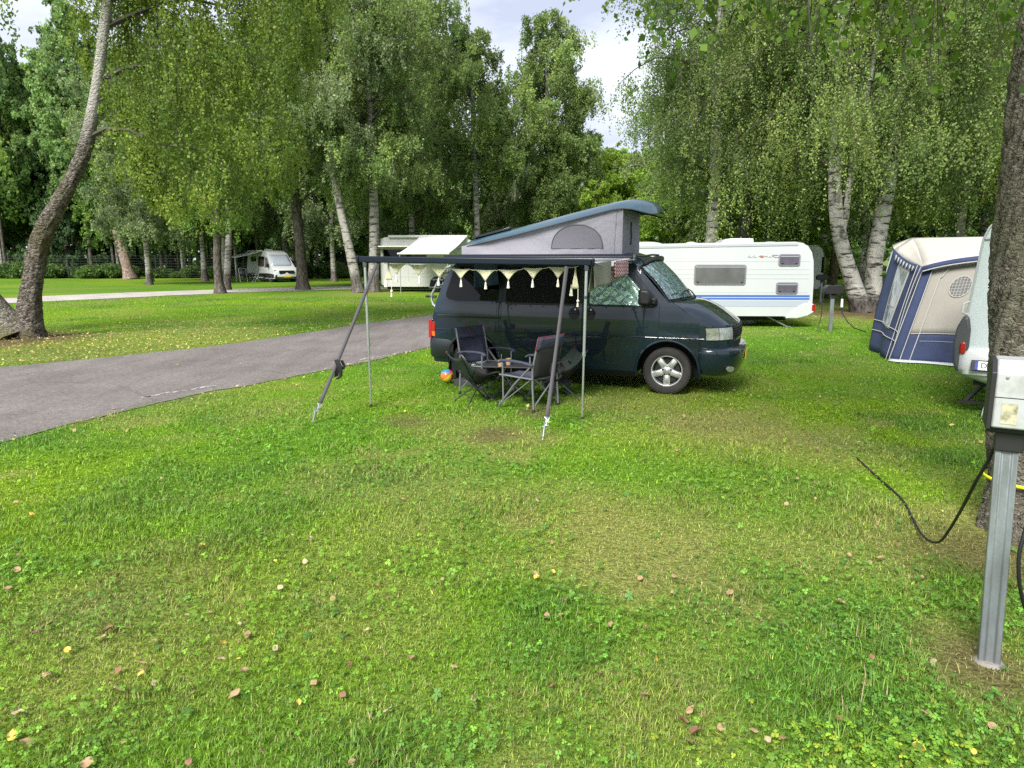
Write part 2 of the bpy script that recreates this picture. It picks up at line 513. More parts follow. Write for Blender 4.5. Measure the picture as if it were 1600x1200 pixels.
def asphalt(name, base, light):
    m = bpy.data.materials.new(name)
    m.use_nodes = True
    N, L = m.node_tree.nodes, m.node_tree.links
    b = N['Principled BSDF']
    b.inputs['Roughness'].default_value = 0.85
    b.inputs['Specular IOR Level'].default_value = 0.35
    t = N.new('ShaderNodeTexCoord')
    def noise(sc, det, st=None, rough=.6):
        n = N.new('ShaderNodeTexNoise')
        n.inputs['Scale'].default_value = sc
        n.inputs['Detail'].default_value = det
        n.inputs['Roughness'].default_value = rough
        if st:
            mp_ = N.new('ShaderNodeMapping'); mp_.inputs['Scale'].default_value = st; mp_.inputs['Rotation'].default_value = (0, 0, R(-32))
            L.new(t.outputs['Object'], mp_.inputs['Vector']); L.new(mp_.outputs['Vector'], n.inputs['Vector'])
        else:
            L.new(t.outputs['Object'], n.inputs['Vector'])
        return n
    n1 = noise(1.0, 5, (2.4, .5, 1)); n2 = noise(70, 3, None, .8); n3 = noise(.8, 5); n4 = noise(17, 6, None, .75)
    r1 = N.new('ShaderNodeValToRGB')
    r1.color_ramp.elements[0].position = .2; r1.color_ramp.elements[0].color = (*base, 1)
    r1.color_ramp.elements[1].position = .8; r1.color_ramp.elements[1].color = (*light, 1)
    L.new(n1.outputs['Fac'], r1.inputs['Fac'])
    def vary(src, col_, lo, hi, a0=.3, a1=.7):
        hs = N.new('ShaderNodeHueSaturation')
        ma = N.new('ShaderNodeMapRange'); ma.inputs['From Min'].default_value = a0; ma.inputs['From Max'].default_value = a1; ma.inputs['To Min'].default_value = lo; ma.inputs['To Max'].default_value = hi
        L.new(src, ma.inputs['Value']); L.new(ma.outputs['Result'], hs.inputs['Value']); L.new(col_, hs.inputs['Color'])
        return hs.outputs['Color']
    c_ = vary(n2.outputs['Fac'], r1.outputs['Color'], .5, 1.6)
    c_ = vary(n4.outputs['Fac'], c_, .62, 1.42)
    c_ = vary(n3.outputs['Fac'], c_, .84, 1.16)
    # fine wandering cracks
    wob_ = N.new('ShaderNodeVectorMath'); wob_.operation = 'MULTIPLY_ADD'; wob_.inputs[1].default_value = (.5, .5, 0)
    L.new(n4.outputs['Color'], wob_.inputs[0]); L.new(t.outputs['Object'], wob_.inputs[2])
    vo = N.new('ShaderNodeTexVoronoi'); vo.feature = 'DISTANCE_TO_EDGE'; vo.inputs['Scale'].default_value = .42
    L.new(wob_.outputs[0], vo.inputs['Vector'])
    ck = N.new('ShaderNodeMapRange'); ck.inputs['From Min'].default_value = .003; ck.inputs['From Max'].default_value = .010; ck.inputs['To Min'].default_value = .78; ck.inputs['To Max'].default_value = 1
    L.new(vo.outputs['Distance'], ck.inputs['Value'])
    hs2 = N.new('ShaderNodeHueSaturation'); L.new(ck.outputs['Result'], hs2.inputs['Value']); L.new(c_, hs2.inputs['Color'])
    L.new(hs2.outputs['Color'], b.inputs['Base Color'])
    bp = N.new('ShaderNodeBump'); bp.inputs['Strength'].default_value = .35; bp.inputs['Distance'].default_value = .01
    L.new(n2.outputs['Fac'], bp.inputs['Height']); L.new(bp.outputs['Normal'], b.inputs['Normal'])
    return m
M['asphalt'] = asphalt('road_asphalt', (0.105, 0.093, 0.087), (0.172, 0.153, 0.145))
M['gravel'] = asphalt('path_gravel', (0.30, 0.27, 0.25), (0.40, 0.37, 0.34))
road, ROAD_POLY = strip('road', ROAD_NEAR, ROAD_FAR, M['asphalt'], .004)
path, PATH_POLY = strip('path', PATH_NEAR, PATH_FAR, M['gravel'], .008, wob=.12)
# old white paint flecks on the road edge
fl = MB()
random.seed(5)
def fleck(x, y, l, w, ang):
    p = []
    n = 12
    for k in range(n):
        a = 2 * math.pi * k / n
        r_ = .6 + .6 * random.random()
        u, v = l * math.cos(a) * r_, w * math.sin(a) * r_
        p.append((x + u * math.cos(ang) - v * math.sin(ang), y + u * math.sin(ang) + v * math.cos(ang), .0085))
    fl.add(p, [tuple(range(n))])
for x0, y0, n_, sp in ((-4.55, 9.42, 14, .55), (-2.45, 12.9, 12, .5), (-7.0, 13.25, 9, .45), (-5.22, 6.65, 4, .18), (-3.6, 14.5, 2, .3)):
    for k in range(n_):
        f = (k / n_ - .5) * 2
        fleck(x0 + f * sp * .55 + random.uniform(-.05, .05), y0 + f * sp * .84 + random.uniform(-.05, .05), random.uniform(.03, .12), random.uniform(.008, .03), R(57) + random.uniform(-.4, .4))
tag(fl.build('road_marking', pm('worn_white_paint', (.40, .39, .375), .8, var=.2, vscale=30), smooth=0, fix=False), kind='structure')

# spots: x, y, radius, strength, kind (d = dry straw, b = bare earth, y = yellow green, g = dark lush)
SPOTS = [(-11.4, 15.7, 1.7, .9, 'b'), (-12.4, 15.4, 2.2, .8, 'd'), (-9.0, 14.2, 3.0, .45, 'd'), (-10.5, 13.4, 3, .4, 'd'), (-7.5, 15.6, 2.4, .4, 'd'),
         (3.1, 4.3, .75, .8, 'd'), (2.75, 4.45, .8, .75, 'd'), (3.0, 3.9, .5, .5, 'b'), (2.15, 2.87, .28, .75, 'b'), (2.0, 2.95, .4, .45, 'd'),
         (-.15, 7.05, .36, .7, 'b'), (.15, 6.95, .5, .6, 'd'), (.3, 8.1, .3, .55, 'b'), (-1.2, 7.6, .35, .5, 'b'), (-.6, 7.4, .8, .4, 'd'),
         (2.5, 7.3, 1.0, .75, 'd'), (2.9, 6.7, .9, .6, 'd'), (2.0, 6.6, .8, .45, 'd'), (1.4, 7.2, .8, .3, 'd'),
         (.75, 4.35, .95, .75, 'd'), (1.05, 3.95, .5, .5, 'd'), (.35, 4.1, .5, .45, 'd'), (1.35, 4.7, .7, .4, 'd'), (1.9, 4.2, .7, .5, 'd'), (2.4, 4.9, .8, .45, 'd'), (.2, 5.0, .7, .35, 'd'), (-.8, 3.3, .6, .4, 'd'), (.6, 2.6, .5, .4, 'd'), (-1.5, 5.6, .6, .35, 'd'), (1.3, 3.3, .12, .8, 'd'), (1.0, 3.75, .2, .7, 'd'),
         (12.2, 23.4, 2.6, .9, 'b'), (12.0, 22.6, 4.0, .75, 'd'), (11, 26, 4, .5, 'd'), (14.5, 29, 4, .6, 'd'), (8, 17.3, .5, .3, 'g'),
         (-8.0, 37.8, 2.2, .7, 'd'), (-8.0, 36.6, 3.4, .45, 'd'), (-12.5, 41.2, 1.5, .6, 'd'), (-15.7, 37.2, 1.4, .6, 'd'),
         (-5.9, 7.0, .8, .45, 'd'), (-3.0, 8.3, .8, .3, 'd'), (-4.2, 7.6, .4, .5, 'd'),
         (-1.8, 3.1, .9, .45, 'd'), (-2.1, 2.5, .7, .5, 'y'), (-1.1, 2.3, .6, .5, 'g'), (-2.8, 5.2, .8, .75, 'g'), (-2.4, 5.7, .55, .8, 'g'), (-1.8, 4.6, .5, .6, 'g'), (.18, 3.35, .3, .9, 'g'), (.2, 3.1, .35, .8, 'g'),
         (-2.0, 3.9, .5, .3, 'b'), (-.9, 4.1, .6, .3, 'd'), (1.6, 5.6, 1.1, .5, 'g'), (2.3, 5.1, .8, .5, 'g'), (1.65, 3.1, .4, .6, 'g'), (-.55, 2.25, .35, .8, 'g'), (1.3, 2.6, .4, .8, 'g'),
         (3.4, 9.0, 1.2, .5, 'y'), (5.0, 9.5, 2.0, .4, 'y'), (4.2, 7.0, 1, .4, 'y'), (0, 9.6, 1.6, .4, 'g'), (1.5, 8.7, 1.0, .5, 'd'), (-1.3, 9.0, 1.2, .5, 'y'), (-3.2, 9.6, 1.0, .5, 'y'), (-3.6, 7.0, 1.0, .4, 'y')]
def lawn_masks(x, y):
    dry = np.clip((fbm(x * .45 + 3, y * .45, 21) - .52) * 4.2, 0, 1) * .48
    dry = np.maximum(dry, np.clip((fbm(x * 1.6, y * 1.6 + 7, 31) - .60) * 5, 0, 1) * .6)
    lush = np.clip((fbm(x * .9 + 11, y * .9, 41) - .55) * 5, 0, 1)
    yel = np.clip((fbm(x * .28, y * .28 + 5, 51) - .44) * 4, 0, 1)
    bare = np.zeros_like(x)
    for sx_, sy_, r_, st_, k in SPOTS:
        d = np.hypot(x - sx_, (y - sy_) * .9)
        w = np.clip(1.15 - d / r_ + (fbm(x * 3.1, y * 3.1, 61) - .5) * 1.1, 0, 1)
        w = np.minimum(1, w * 1.6) * st_
        if k == 'd': dry = np.maximum(dry, w)
        if k == 'b': bare = np.maximum(bare, w)
        if k == 'y': yel = np.maximum(yel, w)
        if k == 'g': lush = np.maximum(lush, w); dry = dry * (1 - w)
    return dry, lush, yel, bare
C_MID, C_LUSH, C_YEL, C_DRY, C_BARE = (np.array(c) for c in ((.124, .274, .016), (.088, .205, .022), (.185, .325, .012), (.275, .275, .082), (.15, .105, .058)))
def lawn_colour(x, y, m=None):
    dry, lush, yel, bare = m if m is not None else lawn_masks(x, y)
    c = np.repeat(C_MID[None], len(x), 0)
    for w, cc in ((yel, C_YEL), (lush * .8, C_LUSH), (dry, C_DRY), (bare, C_BARE)):
        c = c + (cc - c) * w[:, None]
    return c

def tint_mat(name, rough=.75, trans=0.0, detail=0.0, island=0.0, spec=.3):
    m = bpy.data.materials.new(name)
    m.use_nodes = True
    N, L = m.node_tree.nodes, m.node_tree.links
    b = N['Principled BSDF']
    b.inputs['Roughness'].default_value = rough
    b.inputs['Specular IOR Level'].default_value = spec
    a = N.new('ShaderNodeAttribute')
    a.attribute_name = 'tint'
    last = a.outputs['Color']
    if detail:
        t = N.new('ShaderNodeTexCoord')
        n = N.new('ShaderNodeTexNoise'); n.inputs['Scale'].default_value = 22; n.inputs['Detail'].default_value = 10; n.inputs['Roughness'].default_value = .8
        L.new(t.outputs['Object'], n.inputs['Vector'])
        mr = N.new('ShaderNodeMapRange'); mr.inputs['From Min'].default_value = .3; mr.inputs['From Max'].default_value = .7
        mr.inputs['To Min'].default_value = 1 - detail; mr.inputs['To Max'].default_value = 1 + detail
        L.new(n.outputs['Fac'], mr.inputs['Value'])
        hs = N.new('ShaderNodeHueSaturation')
        L.new(mr.outputs['Result'], hs.inputs['Value']); L.new(last, hs.inputs['Color'])
        last = hs.outputs['Color']
        bp = N.new('ShaderNodeBump'); bp.inputs['Strength'].default_value = .8; bp.inputs['Distance'].default_value = .05
        n2 = N.new('ShaderNodeTexNoise'); n2.inputs['Scale'].default_value = 38; n2.inputs['Detail'].default_value = 6
        L.new(t.outputs['Object'], n2.inputs['Vector'])
        L.new(n2.outputs['Fac'], bp.inputs['Height']); L.new(bp.outputs['Normal'], b.inputs['Normal'])
    L.new(last, b.inputs['Base Color'])
    if trans:
        tl = N.new('ShaderNodeBsdfTranslucent'); L.new(last, tl.inputs['Color'])
        ms = N.new('ShaderNodeMixShader'); ms.inputs['Fac'].default_value = trans
        L.new(b.outputs['BSDF'], ms.inputs[1]); L.new(tl.outputs['BSDF'], ms.inputs[2])
        L.new(ms.outputs['Shader'], N['Material Output'].inputs['Surface'])
    return m
M['soil_lawn'] = tint_mat('lawn_ground', .95, 0, .8, spec=.1)
M['blade'] = tint_mat('grass_blade', .5, .3, spec=.4)
M['clover'] = tint_mat('clover_leaf', .55, .25, spec=.35)

# ground sheet: finer near the camera, reaching the horizon
gx = np.r_[-900, -500, -300, -180, -120, np.arange(-80, -20, 1.5), np.arange(-20, -7, .4), np.arange(-7, 9, .14), np.arange(9, 26, .4), np.arange(26, 80, 1.5), 100, 140, 200, 300, 500, 900]
gy = np.r_[-400, -100, -30, -10, -4, 0, np.arange(1, 12, .14), np.arange(12, 34, .35), np.arange(34, 90, 1.2), 100, 120, 150, 200, 300, 500, 1200]
GX, GY = np.meshgrid(gx, gy)
xf_, yf_ = GX.ravel(), GY.ravel()
far = np.hypot(xf_, yf_)
zf_ = (fbm(xf_ * .8, yf_ * .8, 71) - .5) * .05 * np.clip((far - 1) / 3, 0, 1) * (far < 60)
zf_ = np.where(far < 60, np.minimum(zf_, .0), 0) * .25 - .004
gc = lawn_colour(xf_, yf_) * .72
nx_, ny_ = len(gx), len(gy)
ii = (np.arange(ny_ - 1)[:, None] * nx_ + np.arange(nx_ - 1)[None]).ravel()
GF = np.c_[ii, ii + 1, ii + 1 + nx_, ii + nx_]
ground = npmesh('ground', np.c_[xf_, yf_, zf_], GF, M['soil_lawn'], None, gc, smooth=True)
tag(ground, kind='structure')

# grass blades: real blades, thinner and denser near the camera
TREE_BASES = [(-11.24, 16.13, .35), (-12.1, 16.1, .35), (3.32, 4.33, .30), (12.0, 23.9, .4), (12.8, 24.5, .4), (2.17, 2.87, .05)]
def scatter(d0, d1, dens, half=.92, shift=1.7):
    """random ground points in the wedge in front of the camera between two distances"""
    w = half
    area = w * (d1 * d1 - d0 * d0) + 2 * shift * (d1 - d0)
    n = int(area * dens)
    y = np.sqrt(rng.random(n) * (d1 * d1 - d0 * d0) + d0 * d0)
    x = (rng.random(n) * 2 - 1) * (w * y + shift)
    jx, jy = (fbm(x * 2.2, y * 2.2, 111) - .5) * .42 + (rng.random(n) - .5) * .10, (fbm(x * 2.2 + 9, y * 2.2, 112) - .5) * .42 + (rng.random(n) - .5) * .10
    keep = ~(inpoly(x, y, ROAD_POLY) & inpoly(x + jx, y + jy, ROAD_POLY)) & ~(inpoly(x, y, PATH_POLY) & inpoly(x + jx, y + jy, PATH_POLY))
    for tx, ty, tr in TREE_BASES:
        keep &= np.hypot(x - tx, y - ty) > tr
    return x[keep], y[keep]
def blades(x, y, hgt, wid, seg2=True, lean=1.25):
    n = len(x)
    dry, lush, yel, bare = m_ = lawn_masks(x, y)
    keep = rng.random(n) > np.clip(bare * .92 + dry * .25, 0, .95)
    x, y = x[keep], y[keep]
    m_ = tuple(q[keep] for q in m_)
    dry, lush, yel, bare = m_
    n = len(x)
    c = lawn_colour(x, y, m_)
    tuft = np.clip((fbm(x * 2.3, y * 2.3, 81) - .35) * 2, .35, 1.4)
    h = hgt * (.45 + .9 * rng.random(n)) * tuft * (1 + .25 * lush) * (1 - .45 * dry)
    w = wid * (.6 + .8 * rng.random(n))
    a = rng.random(n) * 2 * np.pi
    ln = h * lean * (.2 + 1.1 * rng.random(n))
    dx, dy = np.cos(a), np.sin(a)
    sxx, syy = -dy * w / 2, dx * w / 2
    var = np.exp(rng.normal(0, .36, n))
    hue = rng.random(n)
    straw = rng.random(n) < (.03 + .26 * dry)
    c = c * var[:, None]
    c = c + (c * np.array([1.4, 1.06, .8]) - c) * (hue[:, None] * .45)
    c[straw] = np.array([.38, .32, .14]) * (.7 + .5 * rng.random((straw.sum(), 1)))
    P = np.c_[x, y, np.full(n, -.002)]
    S = np.c_[sxx, syy, np.zeros(n)]
    D = np.c_[dx, dy, np.zeros(n)]
    up = np.array([0, 0, 1.0])
    if seg2:
        mid = P + D * (ln * .35)[:, None] + up * (h * .62)[:, None]
        tip = P + D * ln[:, None] + up * (h * .98)[:, None]
        V = np.stack([P - S, P + S, mid + S * .75, mid - S * .75, tip], 1).reshape(-1, 3)
        b_ = np.arange(n) * 5
        F = np.concatenate([np.c_[b_, b_ + 1, b_ + 2], np.c_[b_, b_ + 2, b_ + 3], np.c_[b_ + 3, b_ + 2, b_ + 4]])
        k = 5
    else:
        tip = P + D * ln[:, None] + up * h[:, None]
        V = np.stack([P - S, P + S, tip], 1).reshape(-1, 3)
        b_ = np.arange(n) * 3
        F = np.c_[b_, b_ + 1, b_ + 2]
        k = 3
    return V, F, np.repeat(c, k, 0)
Vs, Fs, Cs, off_ = [], [], [], 0
for d0, d1, dens, hg, wd, s2 in ((1.6, 3.2, 13000, .046, .0032, True), (3.2, 5.2, 7000, .048, .0042, True), (5.2, 8.5, 2600, .050, .006, True),
                                 (8.5, 13, 1150, .050, .009, False), (13, 21, 360, .052, .015, False), (21, 34, 75, .055, .03, False)):
    x, y = scatter(d0, d1, dens)
    V, F, c = blades(x, y, hg, wd, s2)
    Vs.append(V); Fs.append(F + off_); Cs.append(c); off_ += len(V)
# thatch: dry blades lying flat between the green ones
x, y = scatter(1.6, 5.5, 900)
V, F, c = blades(x, y, .020, .0032, True, 2.6)
c = np.repeat(np.array([[.34, .31, .12]]) * np.exp(rng.normal(0, .3, len(c) // 5))[:, None], 5, 0)
Vs.append(V); Fs.append(F + off_); Cs.append(c); off_ += len(V)
grass = npmesh('grass', np.vstack(Vs), np.vstack(Fs), M['blade'], None, np.vstack(Cs))
tag(grass, kind='stuff')
# longer tufts and unmown wisps
def tufts(spots):
    X, Y, H_, Wd = [], [], [], []
    for tx, ty, r_, n in spots:
        X.append(rng.normal(tx, r_, n)); Y.append(rng.normal(ty, r_, n))
    return np.concatenate(X), np.concatenate(Y)
tx_, ty_ = tufts([(-.55, 2.22, .10, 600), (-.42, 2.15, .07, 300), (1.32, 2.62, .06, 350), (1.25, 2.72, .08, 250), (.18, 3.32, .07, 220), (.33, 3.15, .08, 160), (-2.75, 5.15, .35, 500), (-2.35, 5.75, .2, 250),
                 (2.85, 4.55, .22, 500), (2.95, 4.2, .16, 500), (1.95, 2.95, .14, 260), (2.3, 2.75, .12, 240), (3.2, 3.95, .12, 300), (1.66, 3.1, .16, 400), (8.05, 17.4, .25, 500), (-4.6, 7.6, .3, 300)] +
                [(rng.uniform(-3, 3), rng.uniform(2.2, 7), .07, 130) for _ in range(22)])
kp = ~inpoly(tx_, ty_, ROAD_POLY)
V, F, c = blades(tx_[kp], ty_[kp], .105, .0042, True, 1.0)
tag(npmesh('long_grass', V, F, M['blade'], None, c), kind='stuff')

# clover and small broad leaves between the blades
def leaflets(x, y, size, z0, z1, col, nleaf=3, spread=.95):
    n = len(x)
    V, F, C = [], [], []
    z = z0 + (z1 - z0) * rng.random(n)
    a0 = rng.random(n) * 2 * np.pi
    s = size * (.6 + .8 * rng.random(n))
    cv = col * np.exp(rng.normal(0, .30, n))[:, None]
    tl = rng.normal(0, .35, (n, 2))
    for k in range(nleaf):
        a = a0 + 2 * np.pi * k / nleaf
        d = np.c_[np.cos(a), np.sin(a), -.15 + tl[:, 0] * np.cos(a) + tl[:, 1] * np.sin(a)]
        e = np.c_[-np.sin(a), np.cos(a), tl[:, 0] * -np.sin(a) + tl[:, 1] * np.cos(a)]
        P = np.c_[x, y, z]
        q = [P, P + (d * .55 + e * .5 * spread) * s[:, None], P + d * 1.0 * s[:, None], P + (d * .55 - e * .5 * spread) * s[:, None]]
        V.append(np.stack(q, 1)); C.append(np.repeat(cv[:, None], 4, 1))
    V = np.stack(V, 1).reshape(-1, 3); C = np.stack(C, 1).reshape(-1, 3)
    F = np.arange(len(V)).reshape(-1, 4)
    return V, F, C
Vs, Fs, Cs, off_ = [], [], [], 0
for d0, d1, dens, sz in ((1.6, 3.4, 3400, .0115), (3.4, 6, 1300, .014), (6, 9.5, 380, .018)):
    x, y = scatter(d0, d1, dens)
    m_ = fbm(x * 1.1 + 31, y * 1.1, 91)
    dry, lush, yel, bare = lawn_masks(x, y)
    k = rng.random(len(x)) < np.clip((m_ - .42) * 3.2, .10, .62) * (1 - np.clip(dry * 1.3 + bare, 0, 1))
    x, y = x[k], y[k]
    dry, lush, yel, bare = (q[k] for q in (dry, lush, yel, bare))
    col = np.array([.105, .235, .026])[None] + (lush[:, None] * np.array([-.02, -.02, .004])) + yel[:, None] * np.array([.035, .03, -.01])
    V, F, c = leaflets(x, y, sz, .022, .055, np.clip(col, .01, 1))
    Vs.append(V); Fs.append(F + off_); Cs.append(c); off_ += len(V)
# patch of yellow-green creeping plant at the lower right
x = rng.normal(1.35, .28, 700); y = rng.normal(2.2, .12, 700)
V, F, c = leaflets(x, y, .0125, .02, .06, np.where(rng.random((700, 1)) < .22, np.array([[.28, .36, .03]]), np.array([[.15, .28, .025]])), 3, 1.1)
Vs.append(V); Fs.append(F + off_); Cs.append(c); off_ += len(V)
# broad plantain leaves
x, y = scatter(1.7, 6.5, 9)
V, F, c = leaflets(x, y, .021, .015, .03, np.repeat(np.array([[.085, .20, .035]]), len(x), 0), 5, .55)
Vs.append(V); Fs.append(F + off_); Cs.append(c); off_ += len(V)
tag(npmesh('clover', np.vstack(Vs), np.vstack(Fs), M['clover'], None, np.vstack(Cs)), kind='stuff')
# ================================================================== trees
def bark(name, light, dark, white_from=None, moss=None, cover=.5, rough_amt=.9):
    """birch bark: pale with thin dark cross marks, dark and furrowed below 'white_from' metres"""
    m = bpy.data.materials.new(name)
    m.use_nodes = True
    N, L = m.node_tree.nodes, m.node_tree.links
    b = N['Principled BSDF']
    b.inputs['Roughness'].default_value = .85
    b.inputs['Specular IOR Level'].default_value = .2
    t = N.new('ShaderNodeTexCoord')
    def noise(st, sc, det=6, ro=.65):
        mp_ = N.new('ShaderNodeMapping'); mp_.inputs['Scale'].default_value = st
        n = N.new('ShaderNodeTexNoise'); n.inputs['Scale'].default_value = sc; n.inputs['Detail'].default_value = det; n.inputs['Roughness'].default_value = ro
        L.new(t.outputs['Object'], mp_.inputs['Vector']); L.new(mp_.outputs['Vector'], n.inputs['Vector'])
        return n.outputs['Fac']
    def ramp(src, p0, p1):
        r_ = N.new('ShaderNodeMapRange'); r_.inputs['From Min'].default_value = p0; r_.inputs['From Max'].default_value = p1
        L.new(src, r_.inputs['Value']); return r_.outputs['Result']
    def mix(f, c1, c2):
        x = N.new('ShaderNodeMixRGB')
        if isinstance(f, float): x.inputs['Fac'].default_value = f
        else: L.new(f, x.inputs['Fac'])
        for c, i in ((c1, 'Color1'), (c2, 'Color2')):
            if isinstance(c, tuple): x.inputs[i].default_value = (*c, 1)
            else: L.new(c, x.inputs[i])
        return x.outputs['Color']
    marks = ramp(noise((1.3, 1.3, 6.5), 1.5, 5, .6), .57 - .1 * cover, .62)
    blot = ramp(noise((1, 1, .8), 1.6, 6, .7), .55, .66)
    pale = mix(ramp(noise((1, 1, 1), 5, 4), .3, .7), light, tuple(c * .62 for c in light))
    col_ = mix(marks, pale, dark)
    col_ = mix(blot, col_, tuple(c * 1.7 for c in dark))
    rough_dark = mix(ramp(noise((1, 1, .45), 9, 8, .75), .38, .66), tuple(c * .6 for c in dark), tuple(min(1, c * 3.4 + .03) for c in dark))
    if white_from is not None:
        sp = N.new('ShaderNodeSeparateXYZ'); L.new(t.outputs['Object'], sp.inputs['Vector'])
        ad = N.new('ShaderNodeMath'); ad.operation = 'MULTIPLY_ADD'
        L.new(noise((1, 1, .6), 1.4, 5), ad.inputs[0]); ad.inputs[1].default_value = white_from * 1.1; L.new(sp.outputs['Z'], ad.inputs[2])
        g = ramp(ad.outputs[0], white_from * 1.35, white_from * 1.75)
        col_ = mix(g, rough_dark, col_)
    if moss:
        col_ = mix(ramp(noise((1, 1, .6), 2.2, 6), .5, .68), col_, moss)
    L.new(col_, b.inputs['Base Color'])
    bp = N.new('ShaderNodeBump'); bp.inputs['Strength'].default_value = rough_amt; bp.inputs['Distance'].default_value = .04
    L.new(noise((1, 1, .4), 11, 8, .75), bp.inputs['Height']); L.new(bp.outputs['Normal'], b.inputs['Normal'])
    return m
M['bark_white'] = bark('birch_bark', (.47, .455, .415), (.035, .03, .026), .5)
M['bark_white_far'] = bark('birch_bark_far', (.38, .365, .33), (.05, .045, .038), 1.0)
M['bark_dark'] = bark('dark_birch_bark', (.30, .28, .25), (.04, .034, .03), 4.4, moss=None)
M['bark_front'] = bark('front_birch_bark', (.40, .38, .34), (.045, .038, .033), 4.3)
M['bark_grey'] = bark('grey_trunk_bark', (.17, .15, .12), (.04, .034, .028), 9.0)
M['bark_pine'] = bark('pinkish_pine_bark', (.20, .15, .12), (.11, .08, .065), 20, rough_amt=.5)
M['bark_big'] = bark('flaky_grey_bark', (.22, .20, .165), (.060, .053, .045), 30, moss=(.10, .105, .06))
def bark_flaky(name, cols, sc, moss=None, light_from=None, light=(.5, .48, .44)):
    """thick plated bark: stretched cells of differing tone, lichen flecks, deep relief"""
    m = bpy.data.materials.new(name)
    m.use_nodes = True
    N, L = m.node_tree.nodes, m.node_tree.links
    b = N['Principled BSDF']; b.inputs['Roughness'].default_value = .9; b.inputs['Specular IOR Level'].default_value = .15
    t = N.new('ShaderNodeTexCoord')
    wob = N.new('ShaderNodeTexNoise'); wob.inputs['Scale'].default_value = sc * 1.3; wob.inputs['Detail'].default_value = 4
    L.new(t.outputs['Object'], wob.inputs['Vector'])
    add = N.new('ShaderNodeVectorMath'); add.operation = 'MULTIPLY_ADD'; add.inputs[1].default_value = (.09, .09, .09)
    L.new(wob.outputs['Color'], add.inputs[0]); L.new(t.outputs['Object'], add.inputs[2])
    mp_ = N.new('ShaderNodeMapping'); mp_.inputs['Scale'].default_value = (1, 1, 1.7)
    L.new(add.outputs[0], mp_.inputs['Vector'])
    vo = N.new('ShaderNodeTexVoronoi'); vo.inputs['Scale'].default_value = sc * 2.2; vo.feature = 'F1'
    L.new(mp_.outputs['Vector'], vo.inputs['Vector'])
    n1 = N.new('ShaderNodeTexNoise'); n1.inputs['Scale'].default_value = sc * 5; n1.inputs['Detail'].default_value = 9; n1.inputs['Roughness'].default_value = .8
    L.new(mp_.outputs['Vector'], n1.inputs['Vector'])
    n2 = N.new('ShaderNodeTexNoise'); n2.inputs['Scale'].default_value = 1.1; n2.inputs['Detail'].default_value = 4
    L.new(t.outputs['Object'], n2.inputs['Vector'])
    sp = N.new('ShaderNodeSeparateColor'); L.new(vo.outputs['Color'], sp.inputs[0])
    a1 = N.new('ShaderNodeMath'); a1.operation = 'MULTIPLY_ADD'; a1.inputs[1].default_value = .24
    L.new(sp.outputs[0], a1.inputs[0]); L.new(n1.outputs['Fac'], a1.inputs[2])
    r_ = N.new('ShaderNodeValToRGB')
    el = r_.color_ramp.elements
    el[0].position = .36; el[0].color = (*cols[0], 1); el[1].position = .86; el[1].color = (*cols[2], 1)
    e = el.new(.60); e.color = (*cols[1], 1)
    L.new(a1.outputs[0], r_.inputs['Fac'])
    last = r_.outputs['Color']
    def mixin(last, fac, c):
        x = N.new('ShaderNodeMixRGB'); L.new(fac, x.inputs['Fac']); L.new(last, x.inputs['Color1']); x.inputs['Color2'].default_value = (*c, 1); return x.outputs['Color']
    def rng_(src, p0, p1, amt=1):
        q = N.new('ShaderNodeMapRange'); q.inputs['From Min'].default_value = p0; q.inputs['From Max'].default_value = p1; q.inputs['To Max'].default_value = amt; L.new(src, q.inputs['Value']); return q.outputs['Result']
    if moss: last = mixin(last, rng_(n2.outputs['Fac'], .5, .68, .75), moss)
    if light_from is not None:
        s3_ = N.new('ShaderNodeSeparateXYZ'); L.new(t.outputs['Object'], s3_.inputs['Vector'])
        ad = N.new('ShaderNodeMath'); ad.operation = 'MULTIPLY_ADD'; ad.inputs[1].default_value = 3.0; L.new(n1.outputs['Fac'], ad.inputs[0]); L.new(s3_.outputs['Z'], ad.inputs[2])
        last = mixin(last, rng_(ad.outputs[0], light_from + 1.3, light_from + 2.2, .85), light)
    L.new(last, b.inputs['Base Color'])
    h = N.new('ShaderNodeMath'); h.operation = 'MULTIPLY_ADD'; h.inputs[1].default_value = .8
    L.new(n1.outputs['Fac'], h.inputs[0]); L.new(vo.outputs['Distance'], h.inputs[2])
    bp = N.new('ShaderNodeBump'); bp.inputs['Strength'].default_value = 1.0; bp.inputs['Distance'].default_value = .06; bp.invert = True
    L.new(h.outputs[0], bp.inputs['Height']); L.new(bp.outputs['Normal'], b.inputs['Normal'])
    return m
M['bark_big'] = bark_flaky('flaky_grey_bark', ((.085, .076, .06), (.25, .225, .175), (.50, .47, .39)), 15, moss=(.19, .19, .11))
M['bark_t1'] = bark_flaky('furrowed_birch_bark', ((.025, .02, .016), (.11, .092, .075), (.46, .43, .38)), 8, moss=(.10, .09, .03), light_from=4.4)
M['leaf'] = tint_mat('birch_leaves', .55, .5, spec=.35)
M['twig'] = pm('dark_twig', (.03, .024, .02), .8)

